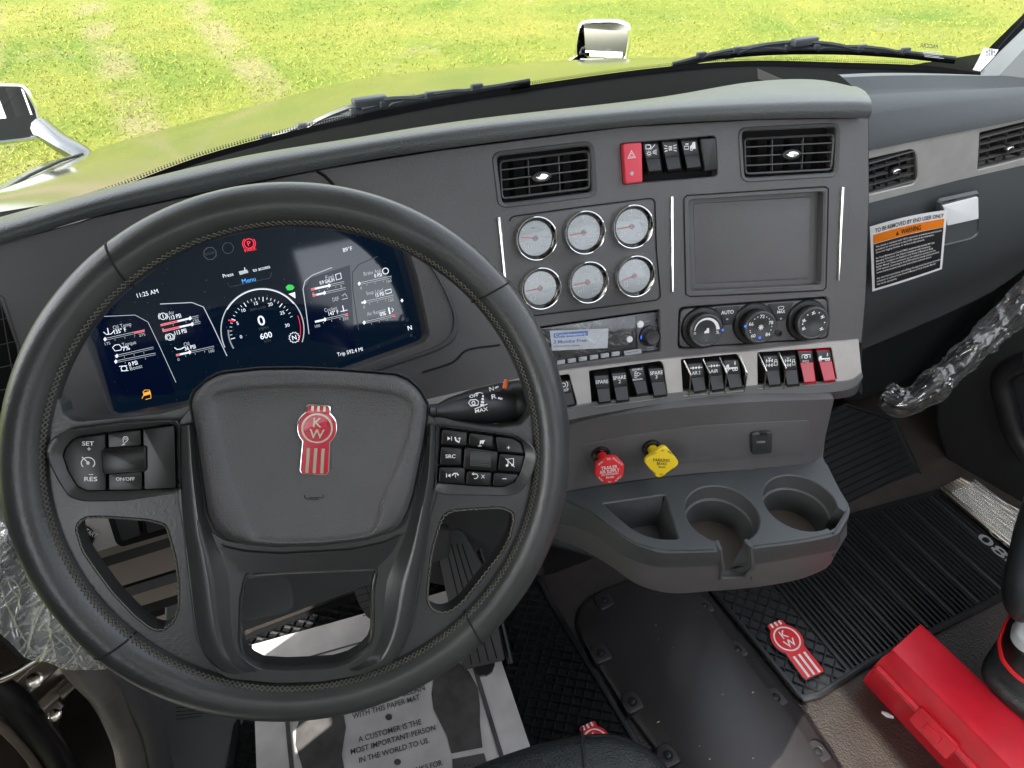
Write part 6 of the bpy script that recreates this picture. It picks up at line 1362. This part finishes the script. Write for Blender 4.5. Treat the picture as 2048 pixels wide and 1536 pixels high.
def mats_():
    P = FL.L([(455, 1330), (484, 1277), (720, 1186), (900, 1140), (1080, 1150), (1099, 1193), (1272, 1476), (1330, 1580), (1300, 1700), (430, 1720), (470, 1450)]); P = rnd(P, .03, 3); 
    t = thing('floor_mat', FL.W(*P[0]), 'black rubber driver floor mat with raised grid under the paper mat', 'floor mat', 'rubber floor mats')
    m = MB(); m.flat(FL, P, .006, 'rubber'); border(m, FL, P, .014, .006, .005, 'rubber'); m.build('mat_base', t)
    g = MB(); dA = Vector(FL.loc(1140, 1300))-Vector(FL.loc(1031, 1281)); dB = Vector(FL.loc(1034, 1387))-Vector(FL.loc(1074, 1259)); inn = inset(P, .014)
    for a, b in hatch(inn, dA, .0165): ridge(g, FL, a, b, .0050, .006, .006, 'rubber')
    for a, b in hatch(inn, dB, .0185): ridge(g, FL, a, b, .0030, .006, .0045, 'rubber')
    tag(g.build('ridge_grid', t), kind=None)
    b = MB(); c = FL.loc(1190, 1490); fr = Pl(FL.W(*c, .009), (0, 0, 1)); up_ = Vector(FL.loc(1168, 1448))-Vector(FL.loc(1205, 1520)); fr.u = Vector((up_.x, up_.y, 0)).normalized(); fr.r = fr.u.cross(fr.n); badge(b, fr, .028, .005, 'rubber', 'redk', 'white'); b.build('badge', t)
    # passenger mat
    P = FL.L([(1385, 1140), (1416, 1186), (1520, 1312), (1590, 1398), (1604, 1409), (1640, 1401), (1742, 1336), (2080, 1165), (2060, 1135), (1893, 996), (1870, 985), (1714, 1029), (1560, 1080), (1480, 1110)])
    t = thing('floor_mat', FL.W(*P[0]), 'black ribbed rubber passenger floor mat with red badge at its corner', 'floor mat', 'rubber floor mats')
    m = MB(); m.flat(FL, P, .008, 'rubber'); border(m, FL, P, .012, .008, .006, 'rubber'); m.build('mat_base', t)
    g = MB(); inn = inset(P, .014); s0 = Vector(FL.loc(1690, 1346)); s1 = Vector(FL.loc(1542, 1168)); 
    xs = s0.x
    left = [p for p in inn]; 
    for a, b in hatch(inn, (0, 1), .0115):
        if a.x > xs+.006 and a.x < xs+.56: ridge(g, FL, a, b, .0065 if int(round(a.x/.0115)) % 6 else .011, .008, .006, 'rubber')
    def clip(a, b, xm):
        if a.x > xm and b.x > xm: return None
        if a.x > xm: a = a.lerp(b, (a.x-xm)/(a.x-b.x))
        if b.x > xm: b = b.lerp(a, (b.x-xm)/(b.x-a.x))
        return a, b
    for d, sp in (((1, .75), .020), ((1, -1.1), .020)):
        for a, b in hatch(inn, d, sp):
            c = clip(a, b, xs-.004)
            if c and (c[0]-c[1]).length > .005: ridge(g, FL, c[0], c[1], .0040, .008, .005, 'rubber')
    ridge(g, FL, Vector((xs, min(p[1] for p in inn)+.01)), Vector((xs, s1.y+.2)), .006, .008, .005, 'rubber'); g.build('ridge_pattern', t)
    b = MB(); c = FL.loc(1570, 1286); fr = Pl(FL.W(*c, .010), (0, 0, 1)); up_ = Vector(FL.loc(1543, 1248))-Vector(FL.loc(1628, 1360)); fr.u = Vector((up_.x, up_.y, 0)).normalized(); fr.r = fr.u.cross(fr.n)
    sc = up_.length/(3.62); badge(b, fr, sc*.98, .005, 'rubber', 'redk', 'white'); b.build('badge', t)
    b = MB(); fr = Pl(FL.hit(2010, 1122), (0, 0, 1)); v = Vector(FL.loc(2080, 1182))-Vector(FL.loc(1950, 1072)); fr = Pl(fr.o+Vector((0, 0, .0155)), (0, 0, 1)); fr.r = Vector((v.x, v.y, 0)).normalized(); fr.u = fr.n.cross(fr.r); T(b, fr, '0880', 0, -.005, .024, mat('mat_letter', (.16, .165, .17), .6), w_=.13); b.build('lettering', t)
    # toe board mat
    TB = Pl(FL.W(1.2, .66), (0, -.62, .78), (0, 1, .8)); 
    P = TB.L([(1650, 830), (1690, 806), (1790, 838), (1845, 955), (1828, 966), (1716, 1032), (1690, 1014), (1640, 915)]); t = thing('toe_board_mat', TB.W(*P[0]), 'black rubber toe board mat with short cross ribs in the passenger footwell', 'floor mat')
    m = MB(); m.flat(TB, P, 0, 'rubber'); border(m, TB, P, .008, 0, .004, 'rubber'); m.build('mat_base', t)
    g = MB()
    for a, b in hatch(inset(P, .01), (1, .05), .016): ridge(g, TB, a, b, .005, 0, .005, 'rubber')
    g.build('ribs', t)
mats_()
def cover():
    P = FL.L([(1156, 1272), (1150, 1238), (1163, 1208), (1190, 1188), (1235, 1171), (1300, 1140), (1385, 1140), (1412, 1186), (1560, 1374), (1604, 1422), (1680, 1540), (1760, 1680), (1430, 1700), (1330, 1530), (1240, 1410)]); t = thing('floor_cover', FL.W(*P[0]), 'dark plastic access cover screwed to the floor between the two mats', 'floor cover')
    I_ = FL.L([(1222, 1232), (1250, 1212), (1300, 1180), (1385, 1180), (1400, 1220), (1520, 1385), (1560, 1432), (1640, 1545), (1700, 1660), (1450, 1680), (1370, 1530), (1290, 1410), (1215, 1275), (1210, 1250)]); c0 = FL.loc(1380, 1380); n = 140
    q = polar(rnd(P, .02, 3), c0, n); qi = polar(rnd(I_, .03, 4), c0, n); mx = lambda k: [(a[0]*(1-k)+b[0]*k, a[1]*(1-k)+b[1]*k) for a, b in zip(q, qi)]
    m = MB(); m.loft([[FL.W(a, b, z) for a, b in mx(k)] for k, z in ((0, 0), (.02, .008), (.1, .012), (.3, .015), (.8, .021), (1, .024))], 'cover', closed=True, cap1=True); m.build('cover_panel', t, 60)
    for x, y, a in ((1199, 1307, 0), (1262, 1404, 0), (1333, 1511, 0), (1405, 1213, 1), (1471, 1300, 1), (1548, 1396, 1), (1632, 1504, 1), (1207, 1202, 0)):
        b = MB(); c = Vector(FL.loc(x, y, .016)); d = Vector((.012 if a == 0 else -.012, .010)); fr = Pl(FL.W(c.x, c.y, .012), (0, 0, 1), (0, 1, 0)); e = [(-.017, -.020), (.017, -.020), (.017, .006), (.010, .018), (-.010, .018), (-.017, .006)]
        b.prism(fr, rnd(e, .006, 3), -.006, .010, 'cover', .003); b.rev(fr, (0, -.002), [(.0105, .0098), (.010, .0112), (.0088, .0112), (.0080, .0102)], 'cover', 18); b.flat(fr, circle(0, -.002, .008, 18), .0103, 'void'); o = b.build('screw_tab', t)
        s = MB(); s.rev(fr, (0, -.002), [(.0055, .0103), (.0052, .0118), (.003, .0125)], 'key', 16, cap=True); s.stroke(fr, [(-.003, -.002), (.003, -.002)], .001, .0127, 'void'); s.stroke(fr, [(0, -.005), (0, .001)], .001, .0128, 'void'); s.build('screw', o)
cover()
def paper():
    pl = ZP(.0175); cor = [(504, 1289), (950, 1163), (1057, 1484), (516, 1600)]
    P = pl.L([(504, 1289), (740, 1229), (950, 1165), (1004, 1323), (1055, 1480), (1110, 1640), (520, 1700), (511, 1436)]); m = MB()
    # slightly wavy sheet
    C = [Vector(pl.loc(*c)) for c in ((504, 1289), (950, 1165), (1110, 1640), (522, 1800))]; rows = []
    for j in range(25):
        row = []
        for i in range(25):
            a = C[0].lerp(C[1], i/24); b = C[3].lerp(C[2], i/24); q = a.lerp(b, j/24); row.append(pl.W(q.x, q.y, .0016*noise.noise((q.x*14, q.y*14, 0))-.001))
        rows.append(row)
    m.loft(rows, 'paper', flip=True); base = pl.W(*C[0]); o = m.build('paper_floor_mat', None, loc=base); tag(o, 'printed white paper mat with dark shoe prints lying on the driver mat', 'paper mat')
    g = MB(); Z = .0012; ik = 'paperink'
    for p in ([(566, 1329), (735, 1281), (925, 1228)], [(573, 1330), (574, 1436), (580, 1500), (590, 1600)], [(922, 1225), (950, 1338), (998, 1496), (1030, 1600)]): g.strokepx(pl, p, 8 if p[0][0] != 566 else 4, Z, ik)
    g.polypx(pl, [(600, 1436), (607, 1400), (630, 1385), (665, 1390), (688, 1432), (692, 1455), (688, 1480), (684, 1510), (690, 1545), (680, 1590), (625, 1600), (606, 1540), (591, 1490), (592, 1460)], Z, ik)
    g.polypx(pl, [(863, 1388), (867, 1358), (885, 1335), (915, 1322), (938, 1343), (956, 1376), (960, 1410), (960, 1448), (965, 1495), (903, 1507), (894, 1472), (880, 1445), (867, 1418)], Z, ik)
    g.polypx(pl, [(905, 1518), (968, 1506), (975, 1530), (965, 1570), (920, 1575), (905, 1545)], Z, ik)
    T_ = lambda s, x, y, w_, h=11: g.text(pl, s, x, y, h, Z, ik, -.29, w_, True)
    T_('KEEPING CLEAN', 793, 1391, 118); T_('WITH THIS PAPER MAT', 773, 1413, 140); T_('A CUSTOMER IS THE', 780, 1461, 131); T_('MOST IMPORTANT PERSON', 787, 1479, 176); T_('IN THE WORLD TO US.', 789, 1500, 146); T_('THANKS FOR', 845, 1536, 82)
    for x, y in ((777.5, 1434), (795, 1524)): g.polypx(pl, [(x+7*math.cos(k/14*6.283), y+6.5*math.sin(k/14*6.283)) for k in range(14)], Z, ik)
    g.build('print', o)
paper()
def redcase():
    D = FL.hit(1730, 1367); ax = (FL.hit(1887, 1536)-D); ax.z = 0; ax.normalize()
    hz = min((abs((ZP(z/1000).hit(1767, 1289)-D).dot(ax)-.012), z/1000) for z in range(40, 180))[1]; hc = min((abs((ZP(z/1000).hit(1746.5, 1325)-D).dot(ax)-.004), z/1000) for z in range(10, 120))[1]
    C_, A_, B_ = ZP(hc).hit(1746.5, 1325), ZP(hz).hit(1767, 1289), ZP(hz).hit(1838, 1240); w_ = Vector((-ax.y, ax.x, 0)); 
    if w_.dot(B_-A_) < 0: w_ = -w_
    def loc(q): return Vector(((q-D).dot(w_), (q-D).z))
    a2 = Vector(((A_-D).dot(w_), hz)); sB = (B_-D).dot(ax); h_ = hz; c2 = Vector(((C_-D).dot(w_), hc)); wd = (B_-A_).dot(w_)+a2.x
    t = thing('red_case', D, 'long red plastic case lying on the floor beside the passenger seat', 'plastic case')
    sec = [(0, 0), (c2.x-.001, hc-.004), (c2.x-.006, hc-.002), (c2.x-.006, hc+.004), (c2.x, hc+.006), (a2.x*.9, h_-.005), (a2.x+.006, h_), (wd-.012, h_+.001), (wd, h_-.004), (wd+.03, hc), (wd+.03, 0)]
    Lg = .75; ts = [(-.0, 0, .82), (.006, 0, 1), (.012, 0, 1), (Lg, 0, 1)]; rows = []
    base_h = {}
    for k, (s, _, f) in enumerate(ts):
        row = []
        for (x, z) in sec: xx = x; zz = z*(f if z > .05 else 1); row.append(D+ax*(s+((.012*z/h_+(sB-.012)*max(0, min(1, (x-a2.x)/max(.01, wd-a2.x)))) if k < 3 else 0))+w_*xx+Vector((0, 0, zz)))
        rows.append(row)
    m = MB(); m.loft(rows, 'red', cap0=True, cap1=True, flip=False); m.build('case_body', t, 30)
    l = MB(); q = Pl(D+ax*.13+Vector((0, 0, hc-.004))+w_*(c2.x-.004), -w_+Vector((0, 0, .15)))
    sx = 1 if q.r.dot(ax) > 0 else -1
    l.prism(q, rnd([(-.035, -.020), (.035, -.020), (.035, .020), (-.035, .020)], .004, 3), 0, .006, 'red', .0015); l.prism(q, rnd([(-.014, -.008), (.014, -.008), (.014, .008), (-.014, .008)], .002, 3), .006, .009, 'red', .001)
    l.prism(q, [(-.030, -.024), (.030, -.024), (.030, -.020), (-.030, -.020)], 0, .002, 'seam'); l.build('latch', t)
    s = MB(); s.tube([D+ax*.02+Vector((0, 0, hc-.003))+w_*(c2.x-.005), D+ax*.6+Vector((0, 0, hc-.003))+w_*(c2.x-.005)], .0012, mat('red_dark', (.25, .005, .01), .5), 6); s.build('lid_seam', t)
redcase()
def seats():
    z = .44; pl = ZP(z); P = pl.L([(850, 1560), (905, 1533), (980, 1503), (1079, 1470), (1165, 1452), (1227, 1450), (1280, 1468), (1324, 1497), (1358, 1540), (1390, 1640), (1300, 1800), (700, 1800), (760, 1620)]); P = ccw(rnd(P, .02, 4))
    t = thing('driver_seat', pl.W(*P[0])+Vector((0, 0, -.4)), 'black perforated leather driver seat cushion edge below the steering wheel', 'seat')
    m = MB(); rows = [[pl.W(a, b, dz) for a, b in inset(P, i)] for i, dz in ((.02, -.12), (.004, -.08), (0, -.035), (.003, -.014), (.010, -.003), (.022, .002), (.045, .005))]; m.loft(rows, 'seat', closed=True, cap1=True); m.build('cushion', t, 80)
    s = MB(); s.tube([pl.hit(1165, 1455, -.02), pl.hit(1165, 1466, .000), pl.hit(1166, 1500, .005), pl.hit(1168, 1560, .0045)], .0012, 'seam', 6)
    s.tube(catmull([pl.hit(x, y, h) for x, y, h in [(1166, 1474, -.004), (1230, 1474, -.004), (1272, 1492, -.004), (1312, 1520, -.003), (1345, 1562, -.002)]], 30), .0016, 'seam', 6); s.build('seam', t)
    d = MB()
    for i in range(26):
        for j in range(7):
            x = 930+i*9+(j % 2)*4.5; y = 1532-(i*9)*.16+j*7
            if x < 1158 and y < 1540: c = pl.loc(x, y, .0045); d.flat(pl, circle(c[0], c[1], .0008, 6), .0046, 'void')
    d.build('perforation', t)
    b = MB(); b.box((.0, .10, .16), .40, .36, .30, 'dark', .02); b.build('seat_base', t)
    # passenger seat edge
    t = thing('passenger_seat', (1.0, .12, 0), 'black passenger seat edge with grey adjuster knob at the right border', 'seat')
    zz = ZP(.40); P = zz.L([(2052, 1020), (2035, 1100), (2026, 1145), (2034, 1185), (2060, 1215), (2200, 1200), (2200, 900), (2090, 900)]); P = ccw(rnd(P, .01, 3)); m = MB(); m.loft([[zz.W(a, b, dz) for a, b in inset(P, i)] for i, dz in ((.01, -.05), (0, -.04), (0, -.02), (.006, -.006), (.02, 0))], 'seat', closed=True, cap1=True); m.build('cushion', t, 80)
    z3 = ZP(.20); P = ccw(rnd(z3.L([(2070, 1200), (2020, 1245), (1978, 1305), (1970, 1335), (1992, 1370), (2052, 1420), (2150, 1480), (2200, 1200)]), .02, 4)); m = MB(); m.loft([[z3.W(a, b, dz) for a, b in inset(P, i)] for i, dz in ((.01, -.03), (0, -.02), (.004, -.006), (.015, .0))], 'seat', closed=True, cap1=True); m.build('seat_skirt', t, 80)
    z4 = ZP(.30); P = ccw(rnd(z4.L([(2060, 1185), (2030, 1225), (2018, 1262), (2026, 1300), (2056, 1332), (2120, 1370), (2140, 1200)]), .01, 4)); m = MB(); m.prism(z4, P, -.03, .012, 'black', .008); m.prism(z4, inset(P, -.003), -.034, -.028, 'redk', .001); m.build('side_shield', t, 60)
    P = ccw(rnd(z4.L([(2042, 1232), (2030, 1242), (2026, 1268), (2036, 1285), (2055, 1300), (2100, 1290), (2100, 1230)], .02), .006, 4)); m = MB(); m.prism(z4, P, .01, .03, mat('grey_knob', (.42, .44, .46), .4), .006); m.build('adjuster_knob', t, 60)
seats()
def pedals():
    a, b = ZP(.05).hit(970, 1331), ZP(.21).hit(905, 1058); u = (b-a).normalized(); r0 = ZP(.05).hit(1011, 1321)-ZP(.05).hit(927, 1341); n = r0.cross(u).normalized(); 
    if n.dot(CAM-a) < 0: n = -n
    pl = Pl(a, n, u); P = pl.L([(873, 1082), (878, 1066), (890, 1058), (912, 1056), (928, 1064), (948, 1098), (970, 1137), (990, 1220), (1011, 1321), (927, 1341), (906, 1240), (884, 1145)]); P = rnd(P, .006, 3)
    m = MB(); m.prism(pl, P, -.015, 0, 'pedal', .003, back=True); o = thing('accelerator_pedal', a+Vector((0, 0, -.05)), 'long grey ribbed accelerator pedal to the right of the steering column', 'pedal'); m.build('pad', o)
    g = MB()
    for f in (.22, .42, .62, .82):
        x0, y0 = 873+f*55, 1075-4*math.sin(f*3.1); x1, y1 = 927+f*84, 1338-f*20; g.strokepx(pl, [(x0+6, y0+16), ((x0+x1)/2+3, (y0+y1)/2), (x1-2, y1-4)], 2.6, .0006, 'seam')
    g.build('groove', o)
    s = MB(); s.tube([a+Vector((.05, .0, -.03)), a.lerp(b, .4)+Vector((.055, .02, -.03)), b+Vector((.05, .05, -.05))], .006, 'black', 8); s.tube([a-n*.015, a-n*.04+Vector((0, 0, -.03))], .02, 'black', 10); s.build('bracket', o)
    zz = Pl(ZP(.14).hit(745, 1190), (0, -.85, .55)); P = rnd(zz.L([(698, 1158), (704, 1147), (790, 1122), (800, 1130), (812, 1215), (805, 1225), (745, 1240), (736, 1237), (720, 1212)]), .004, 3)
    m = MB(); m.prism(zz, P, -.012, 0, 'pedal', .002, back=True); o = thing('brake_pedal', zz.o, 'grey brake pedal pad half hidden behind the lower wheel spoke', 'pedal'); m.build('pad', o)
    g = MB()
    for k in range(6): g.strokepx(zz, [(703+k*4.5, 1167+k*13), (806, 1138+k*14)], 1.6, .0005, 'seam')
    g.strokepx(zz, [(725, 1152), (752, 1236)], 1.6, .0006, 'seam'); g.build('groove', o)
    s = MB(); s.tube([zz.o-zz.n*.012, zz.o+Vector((0, .12, .18))], .01, 'black', 10); s.build('arm', o)
pedals()
def footwell():
    t = thing('footwell_trim', (-.1, .9, 0), 'grey moulded plastic footwell panel seen through the lower steering wheel opening', 'trim panel')
    yp = YP(.87, .25); m = MB(); q = yp.L([(330, 1060), (900, 1060), (900, 1116), (722, 1177), (484, 1266), (330, 1325)]); m.prism(yp, q, -.02, 0, 'dash2', .004)
    r = ccw(rnd(yp.L([(470, 1160), (560, 1145), (583, 1165), (586, 1212), (570, 1222), (470, 1245)]), .02, 4)); m.loft([[yp.W(a, b, .0012) for a, b in inset(r, -.004)], [yp.W(a, b, .003) for a, b in r], [yp.W(a, b, .0015) for a, b in inset(r, .004)]], 'glove', closed=True, cap1=True)
    m.build('moulded_panel', t)
    k = MB(); kp = Pl(FL.hit(420, 1500)+Vector((0, 0, .02)), (.35, -.3, 1), (0, 1, 0)); k.prism(kp, rnd(kp.L([(300, 1375), (340, 1385), (420, 1410), (500, 1432), (492, 1470), (470, 1620), (340, 1620)]), .006, 3), -.02, 0, 'dash2', .004)
    for i in range(5): k.strokepx(kp, [(352, 1407+i*8), (412-i*2, 1420+i*6-12)], 1.8, .0006, 'seam')
    k.build('dead_pedal', t)
    f = MB(); f.loft([[(-.7, .80, .76), (.5, .80, .76)], [(-.7, .93, .45), (.5, .93, .45)], [(-.7, .97, .0), (.5, .97, .0)]], 'matteblack'); f.loft([[(.5, .80, .72), (1.55, .90, .72)], [(.5, .97, .0), (1.55, .97, .0)]], 'matteblack'); f.loft([[(-.7, .60, .62), (.35, .60, .62)], [(-.7, .85, .60), (.35, .85, .60)]], 'matteblack'); f.build('under_dash_shade', t)  # black sheets stand in for the darkness under the dash
footwell()

# ================================================================== DOORS
def xp(x): return Pl((x, .5, .3), (1, 0, 0))
def left_door():
    t = thing('driver_door', (-.5, .5, 0), 'open driver door frame with thick rubber seals and dark glossy jamb', 'door')
    pl = xp(-.50); j = MB(); j.prism(pl, pl.L([(-60, 1180), (40, 1300), (130, 1345), (200, 1400), (240, 1560), (-60, 1620)]), -.05, -.006, 'jamb', .01); j.build('jamb', t)
    def tube_px(p, d, r, m, nm, seg=16, fl=1.):
        s = MB(); P = catmull([CAM+ray(x, y)*k for (x, y), k in zip(p, d)], 40); s.tube(P, r, m, seg); return s.build(nm, t)
    tube_px([(120, 1270), (175, 1340), (212, 1380), (240, 1430), (262, 1490), (275, 1580)], [.93, .95, .97, 1.0, 1.02, 1.05], .023, 'seal', 'rubber_seal')
    tube_px([(205, 1330), (240, 1352), (275, 1400), (300, 1450), (325, 1560)], [.97, .98, 1.0, 1.02, 1.06], .018, 'pedal', 'rubber_seal')
    tube_px([(-20, 1370), (30, 1405), (70, 1455), (110, 1510), (135, 1580)], [.9, .92, .94, .96, .98], .018, 'black', 'rubber_seal'); tube_px([(-30, 1430), (20, 1470), (70, 1530), (100, 1600)], [.9, .92, .94, .96], .006, 'jamb', 'rubber_seal')
    tube_px([(-20, 1365), (30, 1345), (75, 1318)], [.86, .87, .88], .006, 'steel', 'check_strap')
    b = MB()
    for (x, y, w_, h) in ((75, 1352, .05, .03), (115, 1385, .05, .02), (98, 1418, .03, .035), (140, 1375, .03, .015)):
        c = CAM+ray(x, y)*.95; fr = Pl(c, (CAM-c)); b.prism(fr, [(-w_/2, -h/2), (w_/2, -h*.3), (w_/2*.9, h/2), (-w_/2, h*.4)], -.02, 0, 'jamb', .003)
    for (x, y, r) in ((110, 1430, .008), (70, 1360, .010)): c = CAM+ray(x, y)*.925; fr = Pl(c, (CAM-c)); b.rev(fr, (0, 0), [(r, 0), (r, .006), (r*.6, .008)], 'steel', 14, cap=True)
    b.build('latch_bracket', t)
    s = MB(); pl = FL; q = [CAM+ray(x, y)*1.3 for x, y in [(158, 1462), (166, 1478), (200, 1580), (150, 1580)]]; s.add(q, [(0, 1, 2, 3)], 'whiteg'); s.build('bright_ground_patch', t)  # white sliver standing in for bright ground outside the door
    # clear plastic dust film
    m = MB(); rows = []; top = catmull([(-40, 1010), (20, 1060), (50, 1120), (130, 1225), (200, 1310), (226, 1334)], 130); bot = catmull([(-40, 1230), (20, 1285), (55, 1318), (95, 1325), (140, 1340), (226, 1338)], 130)
    for k in range(110):
        row = []
        for a, b in zip(top, bot): q = a.lerp(b, k/109); z = .60+.03*noise.noise((q.x*.010, q.y*.010, 0))-.006*crease((q.x*.016+q.y*.012, q.y*.006-q.x*.004, 4), .06)-.004*crease((q.x*.03-q.y*.012, q.y*.012, 8), .08)-.003*crease((q.x*.02, q.y*.05+q.x*.03, 12), .08); row.append(CAM+ray(q.x, q.y)*z)
        rows.append(row)
    m.loft(rows, 'filmw'); o = m.build('plastic_film', None, ang=25, loc=CAM+ray(80, 1240)*.8); tag(o, 'crinkled clear plastic film hanging over the left door edge', 'plastic film')
    # lower left dash flank next to the rim
    f = MB(); pl = Pl((-.42, .50, .62), (.25, -1, .3)); f.prism(pl, pl.L([(-60, 850), (20, 850), (60, 1000), (160, 1110), (230, 1290), (150, 1240), (40, 1100), (-60, 1010)]), -.02, 0, 'silverd', .003); f.build('dash_end_cap', DB)
left_door()
def right_side():
    t = thing('passenger_door', (1.5, .5, .4), 'dark passenger door panel with grey curved armrest handle', 'door')
    m = MB(); pl = Pl((1.50, .5, .4), (-1, -.25, .0)); m.prism(pl, pl.L([(1990, 600), (2140, 500), (2200, 900), (2150, 1180), (2030, 1090), (1985, 1000), (1900, 950), (1870, 850), (1872, 760), (1920, 700)]), -.02, 0, 'dark', .01); m.build('door_panel', t)
    h = MB(); P = catmull([pl.hit(x, y, .02) for x, y in [(2060, 722), (2020, 738), (2003, 765), (2012, 810), (2030, 870), (2060, 915)]], 30); h.tube(P, [.022]*30, 'black', 14); h.build('armrest_handle', t)
    c = MB()
    for p in ([(1845, 800), (1848, 860), (1862, 930)], [(1862, 795), (1870, 870), (1890, 925)]): c.tube(catmull([YP(.92).hit(x, y) for x, y in p], 12), .010, 'dark', 8)
    c.build('rubber_seal', t)
    # sill plate with bubble wrap
    s = thing('sill_plate', FL.hit(1960, 1020), 'ribbed bright metal sill plate covered by bubble wrap at the passenger door', 'sill plate'); pl = ZP(.03)
    m = MB(); m.prism(pl, pl.L([(1880, 975), (1920, 955), (2060, 1050), (2060, 1120), (2000, 1075)]), -.01, 0, 'steel', .002)
    for k in range(7): m.tube([pl.hit(1884+k*6, 974-k*3, .001), pl.hit(2048+k*6, 1100-k*9, .001)], .003, 'steel', 6)
    m.build('plate', s)
    b = MB(); rng = random.Random(2)
    for i in range(34):
        for j in range(9):
            x, y = bilerp([(1905, 985), (1950, 962), (2060, 1046), (2052, 1110)], j/8, i/33); q = pl.loc(x, y, .006); fr = Pl(pl.W(*q, .006), pl.n, pl.u); b.rev(fr, (0, 0), [(.0052, 0), (.0045, .003), (.002, .0042)], 'film', 8, cap=True)
    b.build('bubble_wrap', s, 60)
    # grab handle wrapped in crumpled plastic
    P = catmull([CAM+ray(x, y)*d for x, y, d in [(1772, 790, 1.16), (1810, 805, 1.14), (1860, 775, 1.12), (1930, 715, 1.10), (2000, 650, 1.08), (2070, 580, 1.06), (2120, 530, 1.05)]], 90); t = thing('grab_handle', P[30], 'grab handle wrapped in crumpled clear plastic below the glove box', 'grab handle')
    g = MB(); g.tube(P, .013, 'black', 14); g.build('handle_bar', t)
    f = MB(); rows = []; prev = None
    for i, q in enumerate(P):
        tn = (P[min(i+1, 89)]-P[max(i-1, 0)]).normalized(); x = tn.orthogonal() if prev is None else (prev-tn*prev.dot(tn)); x.normalize(); prev = x; y = tn.cross(x); row = []
        for k in range(72):
            a = k/72*6.283; r = .020+.008*noise.noise((i*.10, math.cos(a)*1.1, math.sin(a)*1.1))+.0032*crease((i*.16+.9*math.sin(a), math.cos(a)*1.1, math.sin(a)*1.1), .12)+.002*crease((i*.30, math.cos(a)*1.6+3, math.sin(a)*1.6+9), .1); row.append(q+x*r*math.cos(a)+y*r*math.sin(a))
        rows.append(row)
    f.loft(rows, 'film', closed=True); f.build('plastic_wrap', t, 30)
right_side()

def grit():
    rng = random.Random(11); m = MB(); fm = mat('fleck', (.45, .38, .26), .8, var=.4, vscale=40)
    for k in range(38):
        x, y = rng.uniform(1180, 1900), rng.uniform(1200, 1530); z = .025 if inside((x, y), [(1222, 1232), (1385, 1180), (1560, 1432), (1640, 1540), (1370, 1530), (1290, 1410)]) else .0015
        if inside((x, y), [(1400, 1150), (2048, 1150), (1760, 1345), (1602, 1425)]): continue
        q = ZP(z).hit(x, y); r = rng.uniform(.0006, .0016); a = rng.uniform(0, 3.14); e = rng.uniform(1, 2.6)
        m.add([q+Vector((r*e*math.cos(a+t), r*math.sin(a+t), 0)) for t in (0, 1.57, 3.14, 4.71)]+[q+Vector((0, 0, r))], [(0, 1, 4), (1, 2, 4), (2, 3, 4), (3, 0, 4)], fm)
    tag(m.build('grit'), 'tiny pale grit and dry grass flecks scattered on the cab floor', None, None, 'stuff')
    s = MB(); q = ZP(.002).hit(1775, 1430); s.tube([q+Vector((-.006, .008, .001)), q, q+Vector((.006, -.008, .001))], [.002, .0048, .002], 'label', 8); o = s.build('seed_husk', None, loc=q); tag(o, 'small pale seed husk lying on the floor beside the red case', 'husk')
    # dust specks on the dark display and dash plastic
    c = [o_ for o_ in bpy.data.objects if o_.name == 'instrument_cluster'][0]; pl = Pl(FAS.at(520, 640, -.030).o, FAS.at(520, 640, -.030).n); d = MB()
    for k in range(150):
        x, y = rng.uniform(220, 830), rng.uniform(450, 800)
        p = pl.loc(x, y); r = rng.uniform(.00015, .0004); d.flat(pl, circle(p[0], p[1], r, 5), .0009, mat('dust', (.35, .37, .4), .9))
    tag(d.build('dust', c), kind='stuff')
grit()
